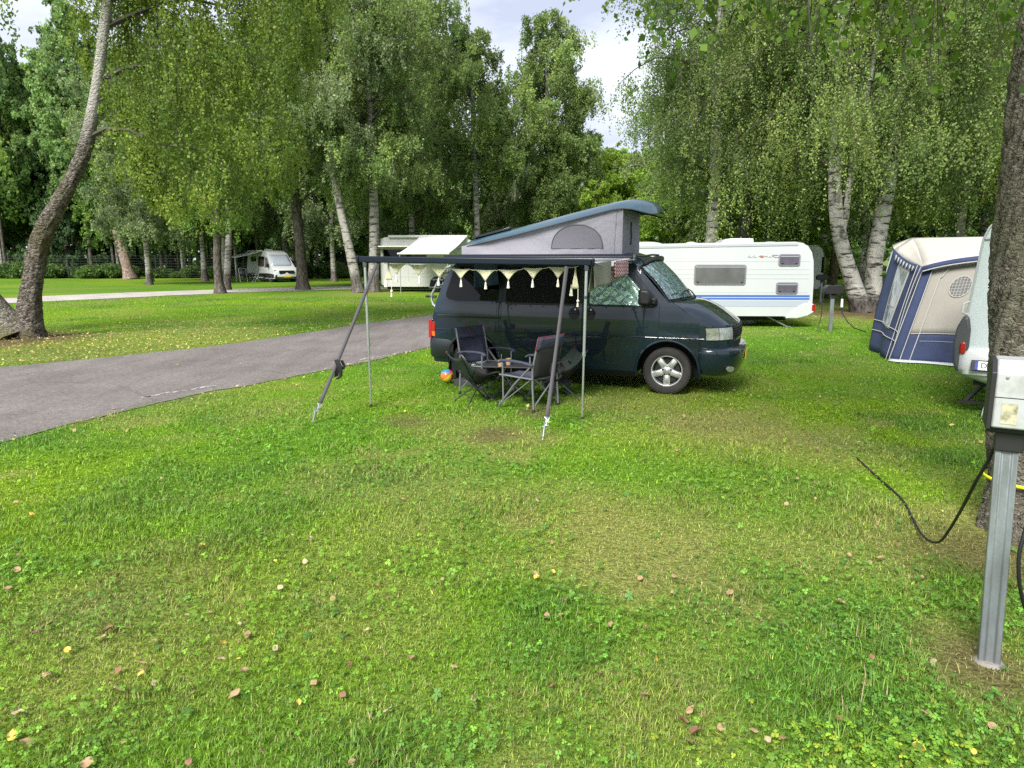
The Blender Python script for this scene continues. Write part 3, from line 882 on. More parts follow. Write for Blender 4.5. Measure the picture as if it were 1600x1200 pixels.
def leaf_quads(P, size, col, down=.55, aspect=.74, vs=.15):
    """a small kite for every point; they hang loosely"""
    n = len(P)
    s = size * (.65 + .7 * rng.random(n))
    d = rng.normal(0, 1, (n, 3)); d[:, 2] -= down * 2.2
    d /= np.linalg.norm(d, axis=1)[:, None]
    e = rng.normal(0, 1, (n, 3))
    e -= d * (e * d).sum(1)[:, None]
    e /= np.linalg.norm(e, axis=1)[:, None] + 1e-9
    s = s[:, None]
    V = np.stack([P - d * s * .5, P - d * s * .08 + e * s * aspect * .5, P + d * s * .55, P - d * s * .08 - e * s * aspect * .5], 1).reshape(-1, 3)
    F = np.arange(4 * n).reshape(-1, 4)
    c = col * np.exp(rng.normal(0, vs, n))[:, None]
    c = c + (c * np.array([1.4, 1.08, .75]) - c) * (rng.random(n) ** 2.5 * .7)[:, None]
    return V, F, np.repeat(c, 4, 0)

def clump_tint(P, c0, c1, sc=.55):
    f = fbm(P[:, 0] * sc + P[:, 2] * .37 + 40, P[:, 1] * sc + P[:, 2] * sc * .9 + 17, 23, 3)
    f = np.clip((f - .32) * 2.8, 0, 1)[:, None]
    return np.array(c0) * (1 - f) + np.array(c1) * f

def strands(tops, lens, per, spread=.10, taper=.5):
    """leaf points along drooping twigs"""
    n = len(tops)
    k = np.repeat(np.arange(n), per)
    f = rng.random(len(k))
    sw_ = rng.normal(0, .22, (n, 2))
    sway = sw_[k] * f[:, None] * lens[k][:, None]
    P = tops[k].copy()
    global TWIGS
    TWIGS = (tops, np.c_[tops[:, 0] + sw_[:, 0] * lens * .9, tops[:, 1] + sw_[:, 1] * lens * .9, tops[:, 2] - lens * .95])
    P[:, :2] += sway + rng.normal(0, 1, (len(k), 2)) * spread * (1 - taper * f)[:, None]
    P[:, 2] -= f * lens[k] + rng.normal(0, spread * .4, len(k))
    return P

TWIGS = None
def twig_mesh(parent, w=.012, every=1):
    """thin hanging twigs of the last set of strands"""
    a, b = TWIGS[0][::every], TWIGS[1][::every]
    n = len(a)
    an = rng.random(n) * np.pi
    tri = []
    for q in (0, np.pi / 2):
        o_ = np.c_[np.cos(an + q), np.sin(an + q), np.zeros(n)] * w / 2
        tri.append(np.stack([a - o_, a + o_, b], 1))
    V = np.stack(tri, 1).reshape(-1, 3)
    npmesh('twig', V, np.arange(len(V)).reshape(-1, 3), M['limb'], parent)
def limb_path(p0, az, L_, rise, sag, n=7, wob=.06):
    pts = []
    p = Vector(p0)
    for i in range(n):
        f = i / (n - 1)
        r_ = L_ * f
        z = rise * L_ * math.sin(f * math.pi * .5) - sag * L_ * f ** 2.4
        pts.append(Vector((p0[0] + math.cos(az) * r_, p0[1] + math.sin(az) * r_, p0[2] + z)) + Vector((random.gauss(0, wob), random.gauss(0, wob), random.gauss(0, wob))) * L_ * .25 * (f > 0))
    return pts

def crown_limbs(trunk, h0, h1, Rmax, nl, shape='oval', rise=.55, sag=.25):
    tz = [p[2] for p in trunk]
    limbs = []
    for i in range(nl):
        t = (i + random.random()) / nl
        z = h0 + (h1 - h0) * t
        x = float(np.interp(z, tz, [p[0] for p in trunk])); y = float(np.interp(z, tz, [p[1] for p in trunk]))
        if shape == 'oval':
            r_ = Rmax * (math.sqrt(max(.03, 1 - ((t - .30) / .72) ** 2)) if t > .30 else .72 + .28 * t / .30)
        elif shape == 'cone':
            r_ = Rmax * (1 - t) ** .75 + .15
        else:
            r_ = Rmax * (1 - .72 * t)
        az = i * 2.39996 + random.uniform(-.5, .5)
        r_ *= random.uniform(.6, 1.12)
        limbs.append(limb_path((x, y, z), az, r_, rise * (1 - .1 * t), sag, 7))
    return limbs

CLUMP = None
def crown_points(limbs, n_strand, n_leaf, droop, spread, inner=.25):
    """leaf points on drooping twigs that gather in clumps along the limbs; CLUMP keeps each leaf's clump tone"""
    global CLUMP
    anc, al = [], []
    for l in limbs:
        L_ = (l[-1] - l[0]).length
        for q in range(max(3, int(3.2 + L_ * .75))):
            f = inner + (1 - inner) * random.random() ** .7
            i = min(int(f * (len(l) - 1)), len(l) - 2)
            p = l[i].lerp(l[i + 1], f * (len(l) - 1) - i)
            anc.append(p + Vector((random.gauss(0, .15), random.gauss(0, .15), random.gauss(.02, .10))) * L_)
            al.append(L_)
    anc = np.array(anc); al = np.array(al)
    w = (al + .4) * rng.uniform(.4, 1.6, len(al)); w /= w.sum()
    pk = rng.choice(len(anc), n_strand, p=w)
    sd = (.10 + .075 * al[pk])[:, None]
    tops = anc[pk] + rng.normal(0, 1, (n_strand, 3)) * sd * np.array([1, 1, .55])
    tone = np.exp(rng.normal(0, .17, len(anc)))
    lens = droop * rng.uniform(.2, 1.1, n_strand) * rng.uniform(.45, 1.15, len(anc))[pk]
    per = max(1, n_leaf // n_strand)
    CLUMP = np.repeat(tone[pk], per)[:, None]
    return strands(tops, lens, per, spread)

def trunk_mesh(mb, path, radii, limbs=(), nseg=14, lr=.12, flare=.5):
    pts = [Vector(p) for p in path]
    n = 26
    zs = np.linspace(0, 1, n) ** 1.15
    d = np.r_[0, np.cumsum([(pts[i + 1] - pts[i]).length for i in range(len(pts) - 1)])]
    q, rr = [], []
    for f in zs:
        s = f * d[-1]
        q.append(tuple(np.interp(s, d, [p[k] for p in pts]) for k in range(3)))
        r_ = float(np.interp(s, d, radii))
        if flare:
            r_ *= 1 + flare * math.exp(-s / (radii[0] * 1.1))
        rr.append(r_)
    # smooth the path
    for _ in range(2):
        q = [q[0]] + [tuple((q[i - 1][k] + 2 * q[i][k] + q[i + 1][k]) / 4 for k in range(3)) for i in range(1, n - 1)] + [q[-1]]
    ph = [random.uniform(0, 6) for _ in range(6)]
    mb.tube(q, rr, nseg, jitter=lambda i, k: 1 + .07 * math.sin(3 * 2 * math.pi * k / nseg + ph[0] + i * .5) + .05 * math.sin(5 * 2 * math.pi * k / nseg + ph[1] - i * .9))
    for l in limbs:
        L_ = (l[-1] - l[0]).length
        r0 = min(radii[0] * .34, .016 * L_ + .015)
        mb.tube(l, [r0 * (1 - .85 * i / (len(l) - 1)) for i in range(len(l))], 6)

def branch_mesh(limbs, r_, t):
    mb = MB()
    for l in limbs:
        L_ = (l[-1] - l[0]).length
        r0 = min(r_ * .34, .014 * L_ + .012)
        mb.tube(l, [r0 * (1 - .85 * i / (len(l) - 1)) for i in range(len(l))], 5)
    return mb.build('branch', M['limb'], t, smooth=60, fix=False)
M['limb'] = pm('dark_limb_bark', (.055, .046, .038), .9, var=.3, vscale=6)
LC = {'birch': ((.145, .235, .075), (.26, .37, .115)), 'grey': ((.17, .245, .12), (.28, .37, .18)), 'bright': ((.18, .31, .04), (.28, .43, .06)),
      'dark': ((.07, .14, .04), (.14, .25, .07)), 'yellow': ((.19, .28, .055), (.33, .43, .085)), 'forest': ((.15, .265, .095), (.27, .42, .15)), 'conifer': ((.08, .155, .07), (.14, .24, .10)),
      'mid': ((.125, .235, .05), (.23, .38, .08))}

def tree(name, label, loc, path, radii, h0, h1, Rmax, nl, n_strand, n_leaf, leaf, droop, col, bark_, group=None, shape='oval', spread=.12, rise=.55, sag=.25, seed=1, rz=0, cat='tree'):
    random.seed(seed)
    t = thing(name, label, cat, loc, rz, group)
    limbs = crown_limbs(path, h0, h1, Rmax, nl, shape, rise, sag)
    mb = MB(); trunk_mesh(mb, path, radii, ())
    mb.build('trunk', bark_, t, smooth=60, fix=False)
    branch_mesh(limbs, radii[0], t)
    P = crown_points(limbs, int(n_strand * 1.15), int(n_leaf * 1.35), droop, spread)
    c0, c1 = LC[col]
    if leaf < .145: twig_mesh(t, leaf * .12)
    V, F, c = leaf_quads(P, leaf * .82, clump_tint(P, c0, c1) * CLUMP)
    npmesh('crown', V, F, M['leaf'], t, c)
    return t
def clone(src, label, loc, rz, s, group, sz=None):
    c = copy_tree(src)
    c.location = loc; c.rotation_euler = (0, 0, rz); c.scale = (s, s, sz or s)
    c['label'] = label; c['group'] = group
    return c

# ---- the birch clump on the left, beside the road
T1 = thing('birch_tree', 'leaning birch with a dark furrowed curved trunk at the left roadside', 'tree', (-11.24, 16.1, 0))
random.seed(21)
t1p = [(0, 0, 0), (.04, 0, .7), (.22, 0, 1.44), (.42, 0, 2.1), (.72, 0, 2.66), (1.18, 0, 3.29), (1.66, 0, 4.05), (1.92, 0, 4.8), (2.18, .05, 5.86), (2.48, .1, 7.29), (2.9, .2, 9.6), (3.2, .3, 12.0), (3.4, .3, 13.6)]
t1r = [.25, .22, .205, .192, .178, .162, .142, .127, .112, .095, .075, .05, .02]
def t1_bottom(X):
    return np.interp(X, [-10.6, -9.9, -9.45, -8.9, -8.3, -7.2, -6.15, -5.5, -5.3, -5.0, -4.4, -3.9], [6.4, 6.3, 5.6, 4.1, 2.95, 2.35, 2.65, 3.4, 4.4, 5.5, 6.5, 8.0])
def at_trunk(z): return tuple(float(np.interp(z, [p[2] for p in t1p], [p[k] for p in t1p])) for k in range(2))
limbs = [[Vector(p) for p in ((1.83, 0, 4.46), (2.3, -.1, 4.63), (2.86, -.2, 4.58), (3.5, -.35, 4.28), (4.5, -.5, 4.12), (5.2, -.6, 3.7))]]
for z0, tx, ty, tz in ((5.6, 5.3, 1.2, 5.9), (6.8, 5.6, -1.4, 7.2), (7.3, 6.8, 1.0, 7.9), (7.8, 4.6, -.9, 8.6), (8.3, 6.4, 0, 9.2), (8.8, 5, 1.6, 9.9),
                       (9.5, 4.6, .6, 11), (10.5, 2, 1.4, 12), (10.4, 4.4, -1, 11.8), (9.4, 1.5, -1.2, 10.6)):
    x0, y0 = at_trunk(z0)
    l = []
    for i in range(7):
        f = i / 6
        l.append(Vector((x0 + (tx - x0) * f, y0 + (abs(ty) * .8 + .5 - y0) * f, z0 + (tz - z0) * f + .55 * math.sin(math.pi * f) + random.gauss(0, .04))))
    limbs.append(l)
mb = MB(); 
tp = [Vector(p) for p in t1p]
dd = np.r_[0, np.cumsum([(tp[i + 1] - tp[i]).length for i in range(len(tp) - 1)])]
ns_, nk = 130, 40
q, rr = [], []
for f in np.linspace(0, 1, ns_):
    s = f * dd[-1]
    q.append([float(np.interp(s, dd, [p[k] for p in t1p])) for k in range(3)])
    rr.append(float(np.interp(s, dd, t1r)) * (1 + .28 * math.exp(-s / .3)))
q = np.array(q)
for _ in range(6): q[1:-1] = (q[:-2] + 2 * q[1:-1] + q[2:]) / 4
def furrow(i, k, amp, n_k, z):
    a = 2 * math.pi * k / n_k
    u, v = np.array([math.cos(a) * 2.6]), np.array([math.sin(a) * 2.6 + z * 3.1])
    return 1 + amp * (2 * abs(float(fbm(u * 2 + 5, v * 2, 33, 4)[0]) - .5) * 2 - .35)
mb.tube([Vector(p) for p in q], rr, nk, jitter=lambda i, k: furrow(i, k, .20 if q[i][2] < 4.5 else .06, nk, q[i][2]) * (1 + .04 * math.sin(i * .31)))
branch_mesh(limbs, .3, T1)
mb.build('trunk', M['bark_t1'], T1, smooth=70, fix=False)
n = 2100
kc = 130
ctr = np.c_[rng.uniform(-9.6, -4.0, kc), rng.normal(16.9, 1.15, kc), rng.random(kc)]
pk = rng.integers(0, kc, n)
X = ctr[pk, 0] + rng.normal(0, .22, n); Y = ctr[pk, 1] + rng.normal(0, .22, n)
Y = np.where(X < -8.0, np.maximum(Y, 16.55), Y)
bt = t1_bottom(X)
zt = bt + .35 + (10.6 - bt) * np.clip(ctr[pk, 2] ** 1.3 + rng.normal(0, .05, n), 0, 1)
ln = np.minimum(rng.uniform(.4, 1.9, n), zt - bt + rng.uniform(-.25, .2, n))
tops = np.c_[X + 11.24, Y - 16.1, zt]
P1 = strands(tops, np.maximum(ln, .2), 46, .065)
twig_mesh(T1, .010)
n = 30
X = rng.normal(-9.0, .35, n); Y = rng.normal(16.2, .9, n); zt = rng.uniform(5.4, 11, n)
P2 = strands(np.c_[X + 11.24, Y - 16.1, zt], rng.uniform(.3, 1.1, n), 18, .10)
P3 = strands(np.c_[rng.normal(2.6, 2.2, 260), rng.normal(0, 1.8, 260), rng.uniform(10, 13.5, 260)], rng.uniform(.5, 1.6, 260), 40, .2)
P2b = crown_points(limbs, 620, 20000, .8, .07, .12)
P = np.vstack([P1, P2, P2b])
V, F, c = leaf_quads(P, .060, clump_tint(P, (.115, .20, .032), (.245, .355, .055), .8))
V3, F3, c3 = leaf_quads(P3, .12, clump_tint(P3, *LC['birch']))
npmesh('crown', np.vstack([V, V3]), np.vstack([F, F3 + len(V)]), M['leaf'], T1, np.vstack([c, c3]))

T2 = thing('birch_tree', 'thick mossy birch trunk leaning left out of the same clump, cut by the photo edge', 'tree', (-11.62, 16.0, 0))
random.seed(22)
t2p = [(0, 0, 0), (-.46, 0, .9), (-1.05, 0, 1.9), (-1.6, 0, 3.2), (-1.9, 0, 5), (-2.0, 0, 8), (-2.1, 0, 11)]
limbs = crown_limbs(t2p, 4, 10.5, 2.6, 14, rise=.5, sag=.3)
mb = MB(); trunk_mesh(mb, t2p, [.32, .28, .25, .22, .17, .1, .03], (), 20)
branch_mesh(limbs, .3, T2)
mb.build('trunk', bark_flaky('mossy_bark', ((.045, .04, .03), (.17, .155, .12), (.42, .40, .34)), 8, moss=(.15, .15, .06)), T2, smooth=70, fix=False)
Pa = crown_points(limbs, 160, 6000, 1.3, .10)
n = 60
Pb = strands(np.c_[rng.normal(-.76, .28, n), rng.normal(0, .4, n), rng.uniform(3.6, 4.7, n)], rng.uniform(.3, .9, n), 60, .11)
n = 70
Pc = strands(np.c_[rng.normal(-.45, .45, n), rng.normal(-.2, .5, n), rng.uniform(7.3, 9.0, n)], rng.uniform(.3, .8, n), 22, .12)
P = np.vstack([Pa, Pb, Pc])
V, F, c = leaf_quads(P, .08, clump_tint(P, (.14, .25, .04), (.26, .4, .06), .8))
npmesh('crown', V, F, M['leaf'], T2, c)

# ---- second row by the gravel path and the motorhome
birch_straight = [(0, 0, 0), (.06, 0, 3), (-.04, .05, 7), (.05, 0, 12), (.1, .1, 17), (.05, 0, 21)]
tree('tree', 'slim dark trunk in front of the gravel path under bright hanging leaves', (-15.7, 37.5, 0), [(0, 0, 0), (-.1, 0, 1.5), (.1, 0, 3.2), (.3, 0, 6), (.4, 0, 10), (.5, 0, 13)], [.24, .2, .19, .15, .09, .03], 3.2, 12.5, 4.0, 24, 700, 26000, .15, 1.2, 'mid', M['bark_grey'], seed=31)
tree('birch_tree', 'pale slanting birch trunk just behind the slim dark trunk by the gravel path', (-17.0, 41.5, 0), [(0, 0, 0), (.25, 0, 2), (.45, 0, 4), (.6, 0, 9), (.5, 0, 14)], [.2, .18, .17, .11, .03], 4, 13.5, 3.4, 20, 500, 20000, .16, 1.2, 'birch', M['bark_white_far'], seed=32)
T4 = tree('broad_tree', 'thick dark straight trunk partly hiding the white camper van', 'tree' and (-12.45, 41.6, 0), [(0, 0, 0), (-.1, 0, 2.5), (-.15, 0, 5), (-.2, 0, 8), (-.1, 0, 13), (0, 0, 17)], [.32, .29, .27, .22, .13, .04], 4.6, 16.5, 5.0, 34, 1100, 52000, .15, 1.3, 'mid', M['bark_grey'], seed=33)
tree('birch_tree', 'left leaning birch of the pair beside the cream motorhome', (-8.45, 38.3, 0), [(0, 0, 0), (-.35, 0, 2.2), (-.8, 0, 4.5), (-1.15, 0, 7), (-1.3, 0, 11), (-1.2, 0, 17)], [.27, .24, .21, .18, .13, .03], 5.5, 16.5, 4.2, 30, 1100, 46000, .14, 1.5, 'grey', M['bark_white_far'], seed=34)
T5 = tree('birch_tree', 'tall straight white birch of the pair beside the cream motorhome', (-7.75, 39.0, 0), [(0, 0, 0), (.15, 0, 3), (.2, 0, 6), (.1, 0, 10), (.25, 0, 15), (.2, 0, 23)], [.30, .26, .22, .17, .12, .03], 5.0, 22.5, 4.6, 46, 1900, 80000, .14, 1.7, 'birch', M['bark_white_far'], seed=35)
tree('birch_tree', 'slim white birch rising behind the cream motorhome awning', (-2.25, 46, 0), [(0, 0, 0), (0, 0, 3), (-.1, 0, 7), (-.3, 0, 12), (-.4, 0, 16)], [.19, .18, .16, .1, .03], 6.3, 15.6, 3.2, 34, 1100, 46000, .15, 1.5, 'birch', M['bark_white_far'], seed=36)
T7 = tree('birch_tree', 'tall narrow birch standing alone against the bright gap of sky', (2.45, 50, 0), [(0, 0, 0), (0, 0, 4), (.1, 0, 9), (-.1, 0, 13), (-.1, 0, 18.0)], [.24, .22, .17, .11, .03], 3.2, 17.7, 3.4, 58, 2100, 88000, .15, 1.5, 'birch', M['bark_white_far'], seed=37, rise=.75)
# ---- right hand group behind the caravan
tree('birch_tree', 'birch with a mottled trunk directly behind the white caravan roof', (7.75, 27.5, 0), [(0, 0, 0), (.03, 0, 4), (-.02, 0, 8), (-.1, 0, 12), (-.1, 0, 16)], [.26, .22, .18, .11, .03], 3.4, 15.5, 4.4, 44, 1500, 64000, .095, 2.3, 'birch', M['bark_white_far'], seed=38, sag=.5)
tree('dark_tree', 'dark forked trunk leaning right behind the caravan roof', (9.6, 30, 0), [(0, 0, 0), (.1, 0, 2.2), (.55, 0, 4.8), (.9, 0, 6.6), (1.0, 0, 9), (1.1, 0, 14)], [.30, .27, .22, .2, .13, .03], 4.0, 13.5, 4.6, 38, 1400, 66000, .105, 2.0, 'mid', M['bark_grey'], seed=39, sag=.4)
R3 = thing('birch_tree', 'bright white birch with black bands and a thin second stem right of the caravan', 'tree', (12.03, 23.9, 0))
random.seed(40)
r3p = [(0, 0, 0), (-.55, 0, 1.48), (-1.0, 0, 2.55), (-1.26, 0, 4.01), (-1.33, 0, 5.65), (-1.38, 0, 6.6), (-1.55, 0, 8.6), (-1.5, 0, 12), (-1.4, 0, 16)]
limbs = crown_limbs(r3p, 4.4, 15.5, 4.6, 40, rise=.55, sag=.55)
mb = MB(); trunk_mesh(mb, r3p, [.29, .25, .225, .205, .195, .185, .16, .10, .03], (), 20, flare=.3)
mb.build('trunk', M['bark_white'], R3, smooth=70, fix=False)
branch_mesh(limbs, .3, R3)
mb = MB(); mb.tube([(-.96, -.02, 2.45), (-.84, -.1, 3.2), (-.82, -.1, 4.2), (-.70, -.1, 5.75), (-.4, -.1, 7.6), (-.2, 0, 10)], [.12, .11, .10, .09, .07, .03], 10)
mb.build('second_stem', M['bark_white'], R3, smooth=70)
Pa = crown_points(limbs, 2600, 140000, 2.6, .075)
twig_mesh(R3, .011)
V, F, c = leaf_quads(Pa, .060, clump_tint(Pa, (.16, .25, .07), (.31, .41, .12), .6) * CLUMP)
npmesh('crown', V, F, M['leaf'], R3, c)
tree('birch_tree', 'stout speckled birch trunk forming a V with the white birch', (12.85, 24.5, 0), [(0, 0, 0), (-.28, 0, 1.4), (-.15, 0, 2.5), (.0, 0, 4.0), (.2, 0, 7), (.4, 0, 11), (.5, 0, 15)], [.28, .27, .27, .24, .18, .1, .03], 4.4, 14.5, 4.8, 40, 1900, 88000, .09, 2.8, 'birch', M['bark_white'], seed=41, sag=.5)
tree('slim_tree', 'mossy narrow trunk behind the power bollard', (15.1, 33, 0), [(0, 0, 0), (.1, 0, 3), (.2, 0, 6), (.2, 0, 13)], [.24, .2, .17, .03], 4.5, 12.5, 4.0, 26, 800, 36000, .12, 1.7, 'mid', bark('mossy_stem', (.14, .12, .07), (.05, .042, .02), 20, moss=(.11, .10, .02)), seed=42, sag=.4)
R6 = tree('leafy_birch', 'weeping birch above the beige awning tent roof', (19.2, 28, 0), [(0, 0, 0), (.1, 0, 4), (0, 0, 9), (0, 0, 15)], [.28, .24, .16, .03], 3.4, 14.5, 5.6, 42, 2000, 90000, .10, 2.4, 'yellow', M['bark_white_far'], seed=43, sag=.5)

# ---- the big trunk at the right edge with its low hanging twigs
R5 = thing('big_tree', 'big rough flaky trunk at the right edge behind the grey power box', 'tree', (3.475, 4.36, 0))
random.seed(50)
r5p = [(.02, 0, -.05), (0, 0, .3), (-.06, 0, .6), (-.13, 0, 1.2), (-.20, 0, 1.6), (-.215, 0, 2.0), (-.225, 0, 2.5), (-.23, 0, 3.1), (-.2, 0, 4.5), (-.1, 0, 7), (.1, 0, 11)]
r5r = [.30, .275, .262, .257, .255, .248, .242, .236, .22, .18, .05]
nk, ns_ = 150, 230
dd = [p[2] for p in r5p]
zz = np.r_[np.linspace(-.05, 3.6, 200), np.linspace(3.7, 11, 30)]
rows = []
ang = 2 * np.pi * np.arange(nk) / nk
for z in zz:
    cx_, cy_ = np.interp(z, dd, [p[0] for p in r5p]), 0
    r_ = np.interp(z, dd, r5r)
    u, v = np.cos(ang) * 3.2 + 9, np.sin(ang) * 3.2 + z * 5.2
    pl = fbm(u * 1.4 + .6 * fbm(u, v, 3), v * 1.5, 36, 4)
    plate = np.clip((np.abs(pl - .5) * 7), 0, 1)             # furrows between flakes
    fine = fbm(u * 6, v * 6, 37, 3) - .5
    d_ = (plate - .6) * .028 + fine * .022 + (fbm(u * .35, v * .3, 38, 2) - .5) * .05
    rt = r_ + (d_ if z < 3.7 else d_ * .3)
    if z < .35: rt = rt * (1 + .05 * np.clip((.35 - z) / .4, 0, 1) * (1 + .8 * np.sin(ang * 5 + 1)))
    rows.append(np.c_[cx_ + np.cos(ang) * rt, cy_ + np.sin(ang) * rt, np.full(nk, z)])
Vt = np.vstack(rows)
nr = len(zz)
i0 = (np.arange(nr - 1)[:, None] * nk + np.arange(nk)[None]); i1 = (np.arange(nr - 1)[:, None] * nk + (np.arange(nk)[None] + 1) % nk)
npmesh('trunk', Vt, np.stack([i0, i1, i1 + nk, i0 + nk], -1).reshape(-1, 4), M['bark_big'], R5, None, smooth=True)
limbs = []
for tx, ty, tz, z0 in ((-1.4, -.6, 4.2, 4.0), (-2.2, -.9, 4.1, 4.6), (-1.9, .6, 4.7, 5.0), (-.9, -1.3, 4.0, 4.3), (-2.6, .2, 4.9, 5.4), (1.2, .6, 6, 5), (0, 2, 6, 5.5), (-1.5, 1.6, 6.2, 6)):
    x0 = float(np.interp(z0, dd, [p[0] for p in r5p]))
    limbs.append([Vector((x0 + (tx - x0) * f, ty * f, z0 + (tz - z0) * f + .25 * math.sin(math.pi * f))) for f in np.linspace(0, 1, 7)])
mb = MB()
for l in limbs: mb.tube(l, [.05, .042, .034, .026, .02, .014, .008], 6)
mb.build('branch', M['twig'], R5, fix=False)
n = 330
X = rng.uniform(-2.75, -.75, n); Y = rng.uniform(-1.4, 0.9, n)
dep = Y + 4.36
zmax = 1.8 + (405 - rng.uniform(-20, 150, n) * np.where((X + 3.42) / np.maximum(dep, 1) < .36, .75, 1)) / 1080 * dep
low = np.maximum(zmax, 2.45)
tops = np.c_[X, Y, low + .9]
ok = rng.random(n) < .8
tops, low = tops[ok], low[ok]
ln = np.full(len(tops), .9) * rng.uniform(.7, 1.12, len(tops))
P = strands(tops, ln, 26, .055)
V, F, c = leaf_quads(P, .040, clump_tint(P, (.05, .12, .012), (.12, .22, .02), 1.5), .7, .8)
n2 = 500
Pu = strands(np.c_[rng.uniform(-4.2, .6, n2), rng.uniform(-1.5, 3.2, n2), rng.uniform(4.9, 7.5, n2)], rng.uniform(.4, 1.0, n2), 28, .13)
V2, F2, c2 = leaf_quads(Pu, .075, clump_tint(Pu, (.045, .095, .015), (.10, .17, .02), 1.2))
npmesh('crown', np.vstack([V, V2]), np.vstack([F, F2 + len(V)]), M['leaf'], R5, np.vstack([c, c2]))
tw = MB()
for k in range(0, len(tops), 2):
    p = Vector(tops[k]); tw.tube([p, p + Vector((random.gauss(0, .05), random.gauss(0, .05), -ln[k] * .5)), p + Vector((random.gauss(0, .09), random.gauss(0, .09), -ln[k]))], [.004, .003, .0015], 4, caps=False)
tw.build('twig', M['twig'], R5, fix=False)

# ---- background trees: a few kinds, copied
BG1, BG2, BG3, BG4 = 'tall birches behind the pitches', 'dark trees of the wood behind the fence', 'bright young trees beyond the caravan', 'conifers in the wood'
pA = tree('tall_birch', 'tall grey green birch behind the front row of trees', (-7.4, 52, 0), birch_straight, [.26, .23, .19, .13, .06, .02], 4.5, 20.5, 4.4, 46, 1500, 46000, .19, 1.8, 'birch', M['bark_white_far'], BG1, seed=61)
pB = tree('tall_birch', 'tall grey green birch behind the front row of trees', (-25.5, 58, 0), birch_straight, [.24, .2, .17, .12, .06, .02], 3.0, 20, 4.8, 46, 1500, 46000, .19, 1.7, 'grey', M['bark_white_far'], BG1, seed=62, sag=.35)
pF = tree('forest_tree', 'slender dark leafy tree at the edge of the wood', (-33, 72, 0), birch_straight, [.17, .15, .13, .1, .05, .02], 5.5, 21, 3.6, 44, 900, 22000, .30, 1.4, 'forest', M['bark_grey'], BG2, seed=63)
pG = tree('forest_tree', 'slender dark leafy tree at the edge of the wood', (-39, 70, 0), birch_straight, [.15, .14, .12, .1, .05, .02], 3.2, 20, 3.9, 44, 900, 22000, .30, 1.4, 'mid', M['bark_white_far'], BG2, seed=64)
pY = tree('young_tree', 'bright yellow green young tree beyond the caravan roof', (5.9, 58, 0), [(0, 0, 0), (0, 0, 3), (.1, 0, 7), (0, 0, 11.5)], [.16, .14, .1, .02], 1.2, 11.5, 3.4, 36, 900, 24000, .22, .8, 'bright', M['bark_grey'], BG3, seed=65, rise=.7)
pC = tree('conifer', 'dark spruce with low branches inside the wood', (-45, 78, 0), [(0, 0, 0), (0, 0, 6), (0, 0, 12), (0, 0, 19)], [.2, .16, .1, .02], 1.0, 18.8, 3.0, 70, 1100, 26000, .26, .6, 'conifer', M['bark_grey'], BG4, shape='cone', seed=66, rise=-.05, sag=.15)
L1, L2 = pA['label'], pF['label']
random.seed(70)
for x, y, s, src in ((-10.5, 53, 1.0, pA), (-14.5, 57, .95, pB), (0.2, 57, .70, pB), (-1.5, 60, .74, pA), (-8, 60, 1.05, pB), (-22.5, 55, .95, pA), (-26, 50, .85, pB), (-20, 62, 1.0, pB), (-29.5, 57, .9, pA),
                     (14.5, 40, .85, pA), (19, 43, .9, pB), (23.5, 37, .85, pA), (28, 42, .9, pB), (25, 50, .95, pA), (17, 52, .8, pA), (32, 52, .95, pA), (38, 46, .9, pB), (24.5, 30, .8, pB), (11.2, 47, .72, pB), (31, 35, .8, pA)):
    clone(src, L1, (x, y, 0), random.uniform(0, 6.28), s, BG1, s * random.uniform(.92, 1.05))
for x, y, s in ((9, 62, .92), (8.6, 38, .62), (12.3, 40, .6), (5.2, 43, .55), (16, 39, .6), (8.0, 55, .85), (12.5, 58, .8), (4.5, 66, 1.0), (13, 50, .6), (16.5, 61, .9), (21, 58, .8)):
    clone(pY, pY['label'], (x, y, 0), random.uniform(0, 6.28), s, BG3)
# the wood: rows behind the fence on the left and behind the pitches on the right
k = 0
for row_, (yy, x0, x1, step) in enumerate(((70, -66, -16, 3.7), (75, -70, -12, 4.0), (81, -76, -8, 4.4), (88, -82, -4, 5.0), (97, -90, 0, 6.0), (66, 14, 56, 4.6), (74, 10, 62, 5.0), (84, 12, 72, 6.0))):
    x = x0
    while x < x1:
        src = pC if (random.random() < .10) else (pF if random.random() < .45 else pG)
        lab = {pF: L2, pG: L2, pC: pC['label']}[src]
        gp_ = BG4 if src is pC else BG2
        s = random.uniform(.85, 1.1)
        hs_ = s * (1.18 if x < -40 else 1.0 if x < -18 else (.86 if x > 20 else .68))
        if -18 < x < 14: hs_ = min(hs_, .62)
        clone(src, lab, (x + random.uniform(-1.2, 1.2), yy + random.uniform(-1.6, 1.6), 0), random.uniform(0, 6.28), s, gp_, hs_)
        x += step * random.uniform(.75, 1.25)
# pinkish pine by the fence
tree('pine_tree', 'leaning pinkish brown pine trunk in front of the wire fence', (-35.2, 64.4, 0), [(0, 0, 0), (-.5, 0, 3), (-1.2, 0, 6.5), (-1.7, 0, 10), (-1.8, 0, 18)], [.45, .40, .36, .3, .05], 6.5, 18, 4.5, 36, 900, 26000, .26, .9, 'forest', M['bark_pine'], seed=67)
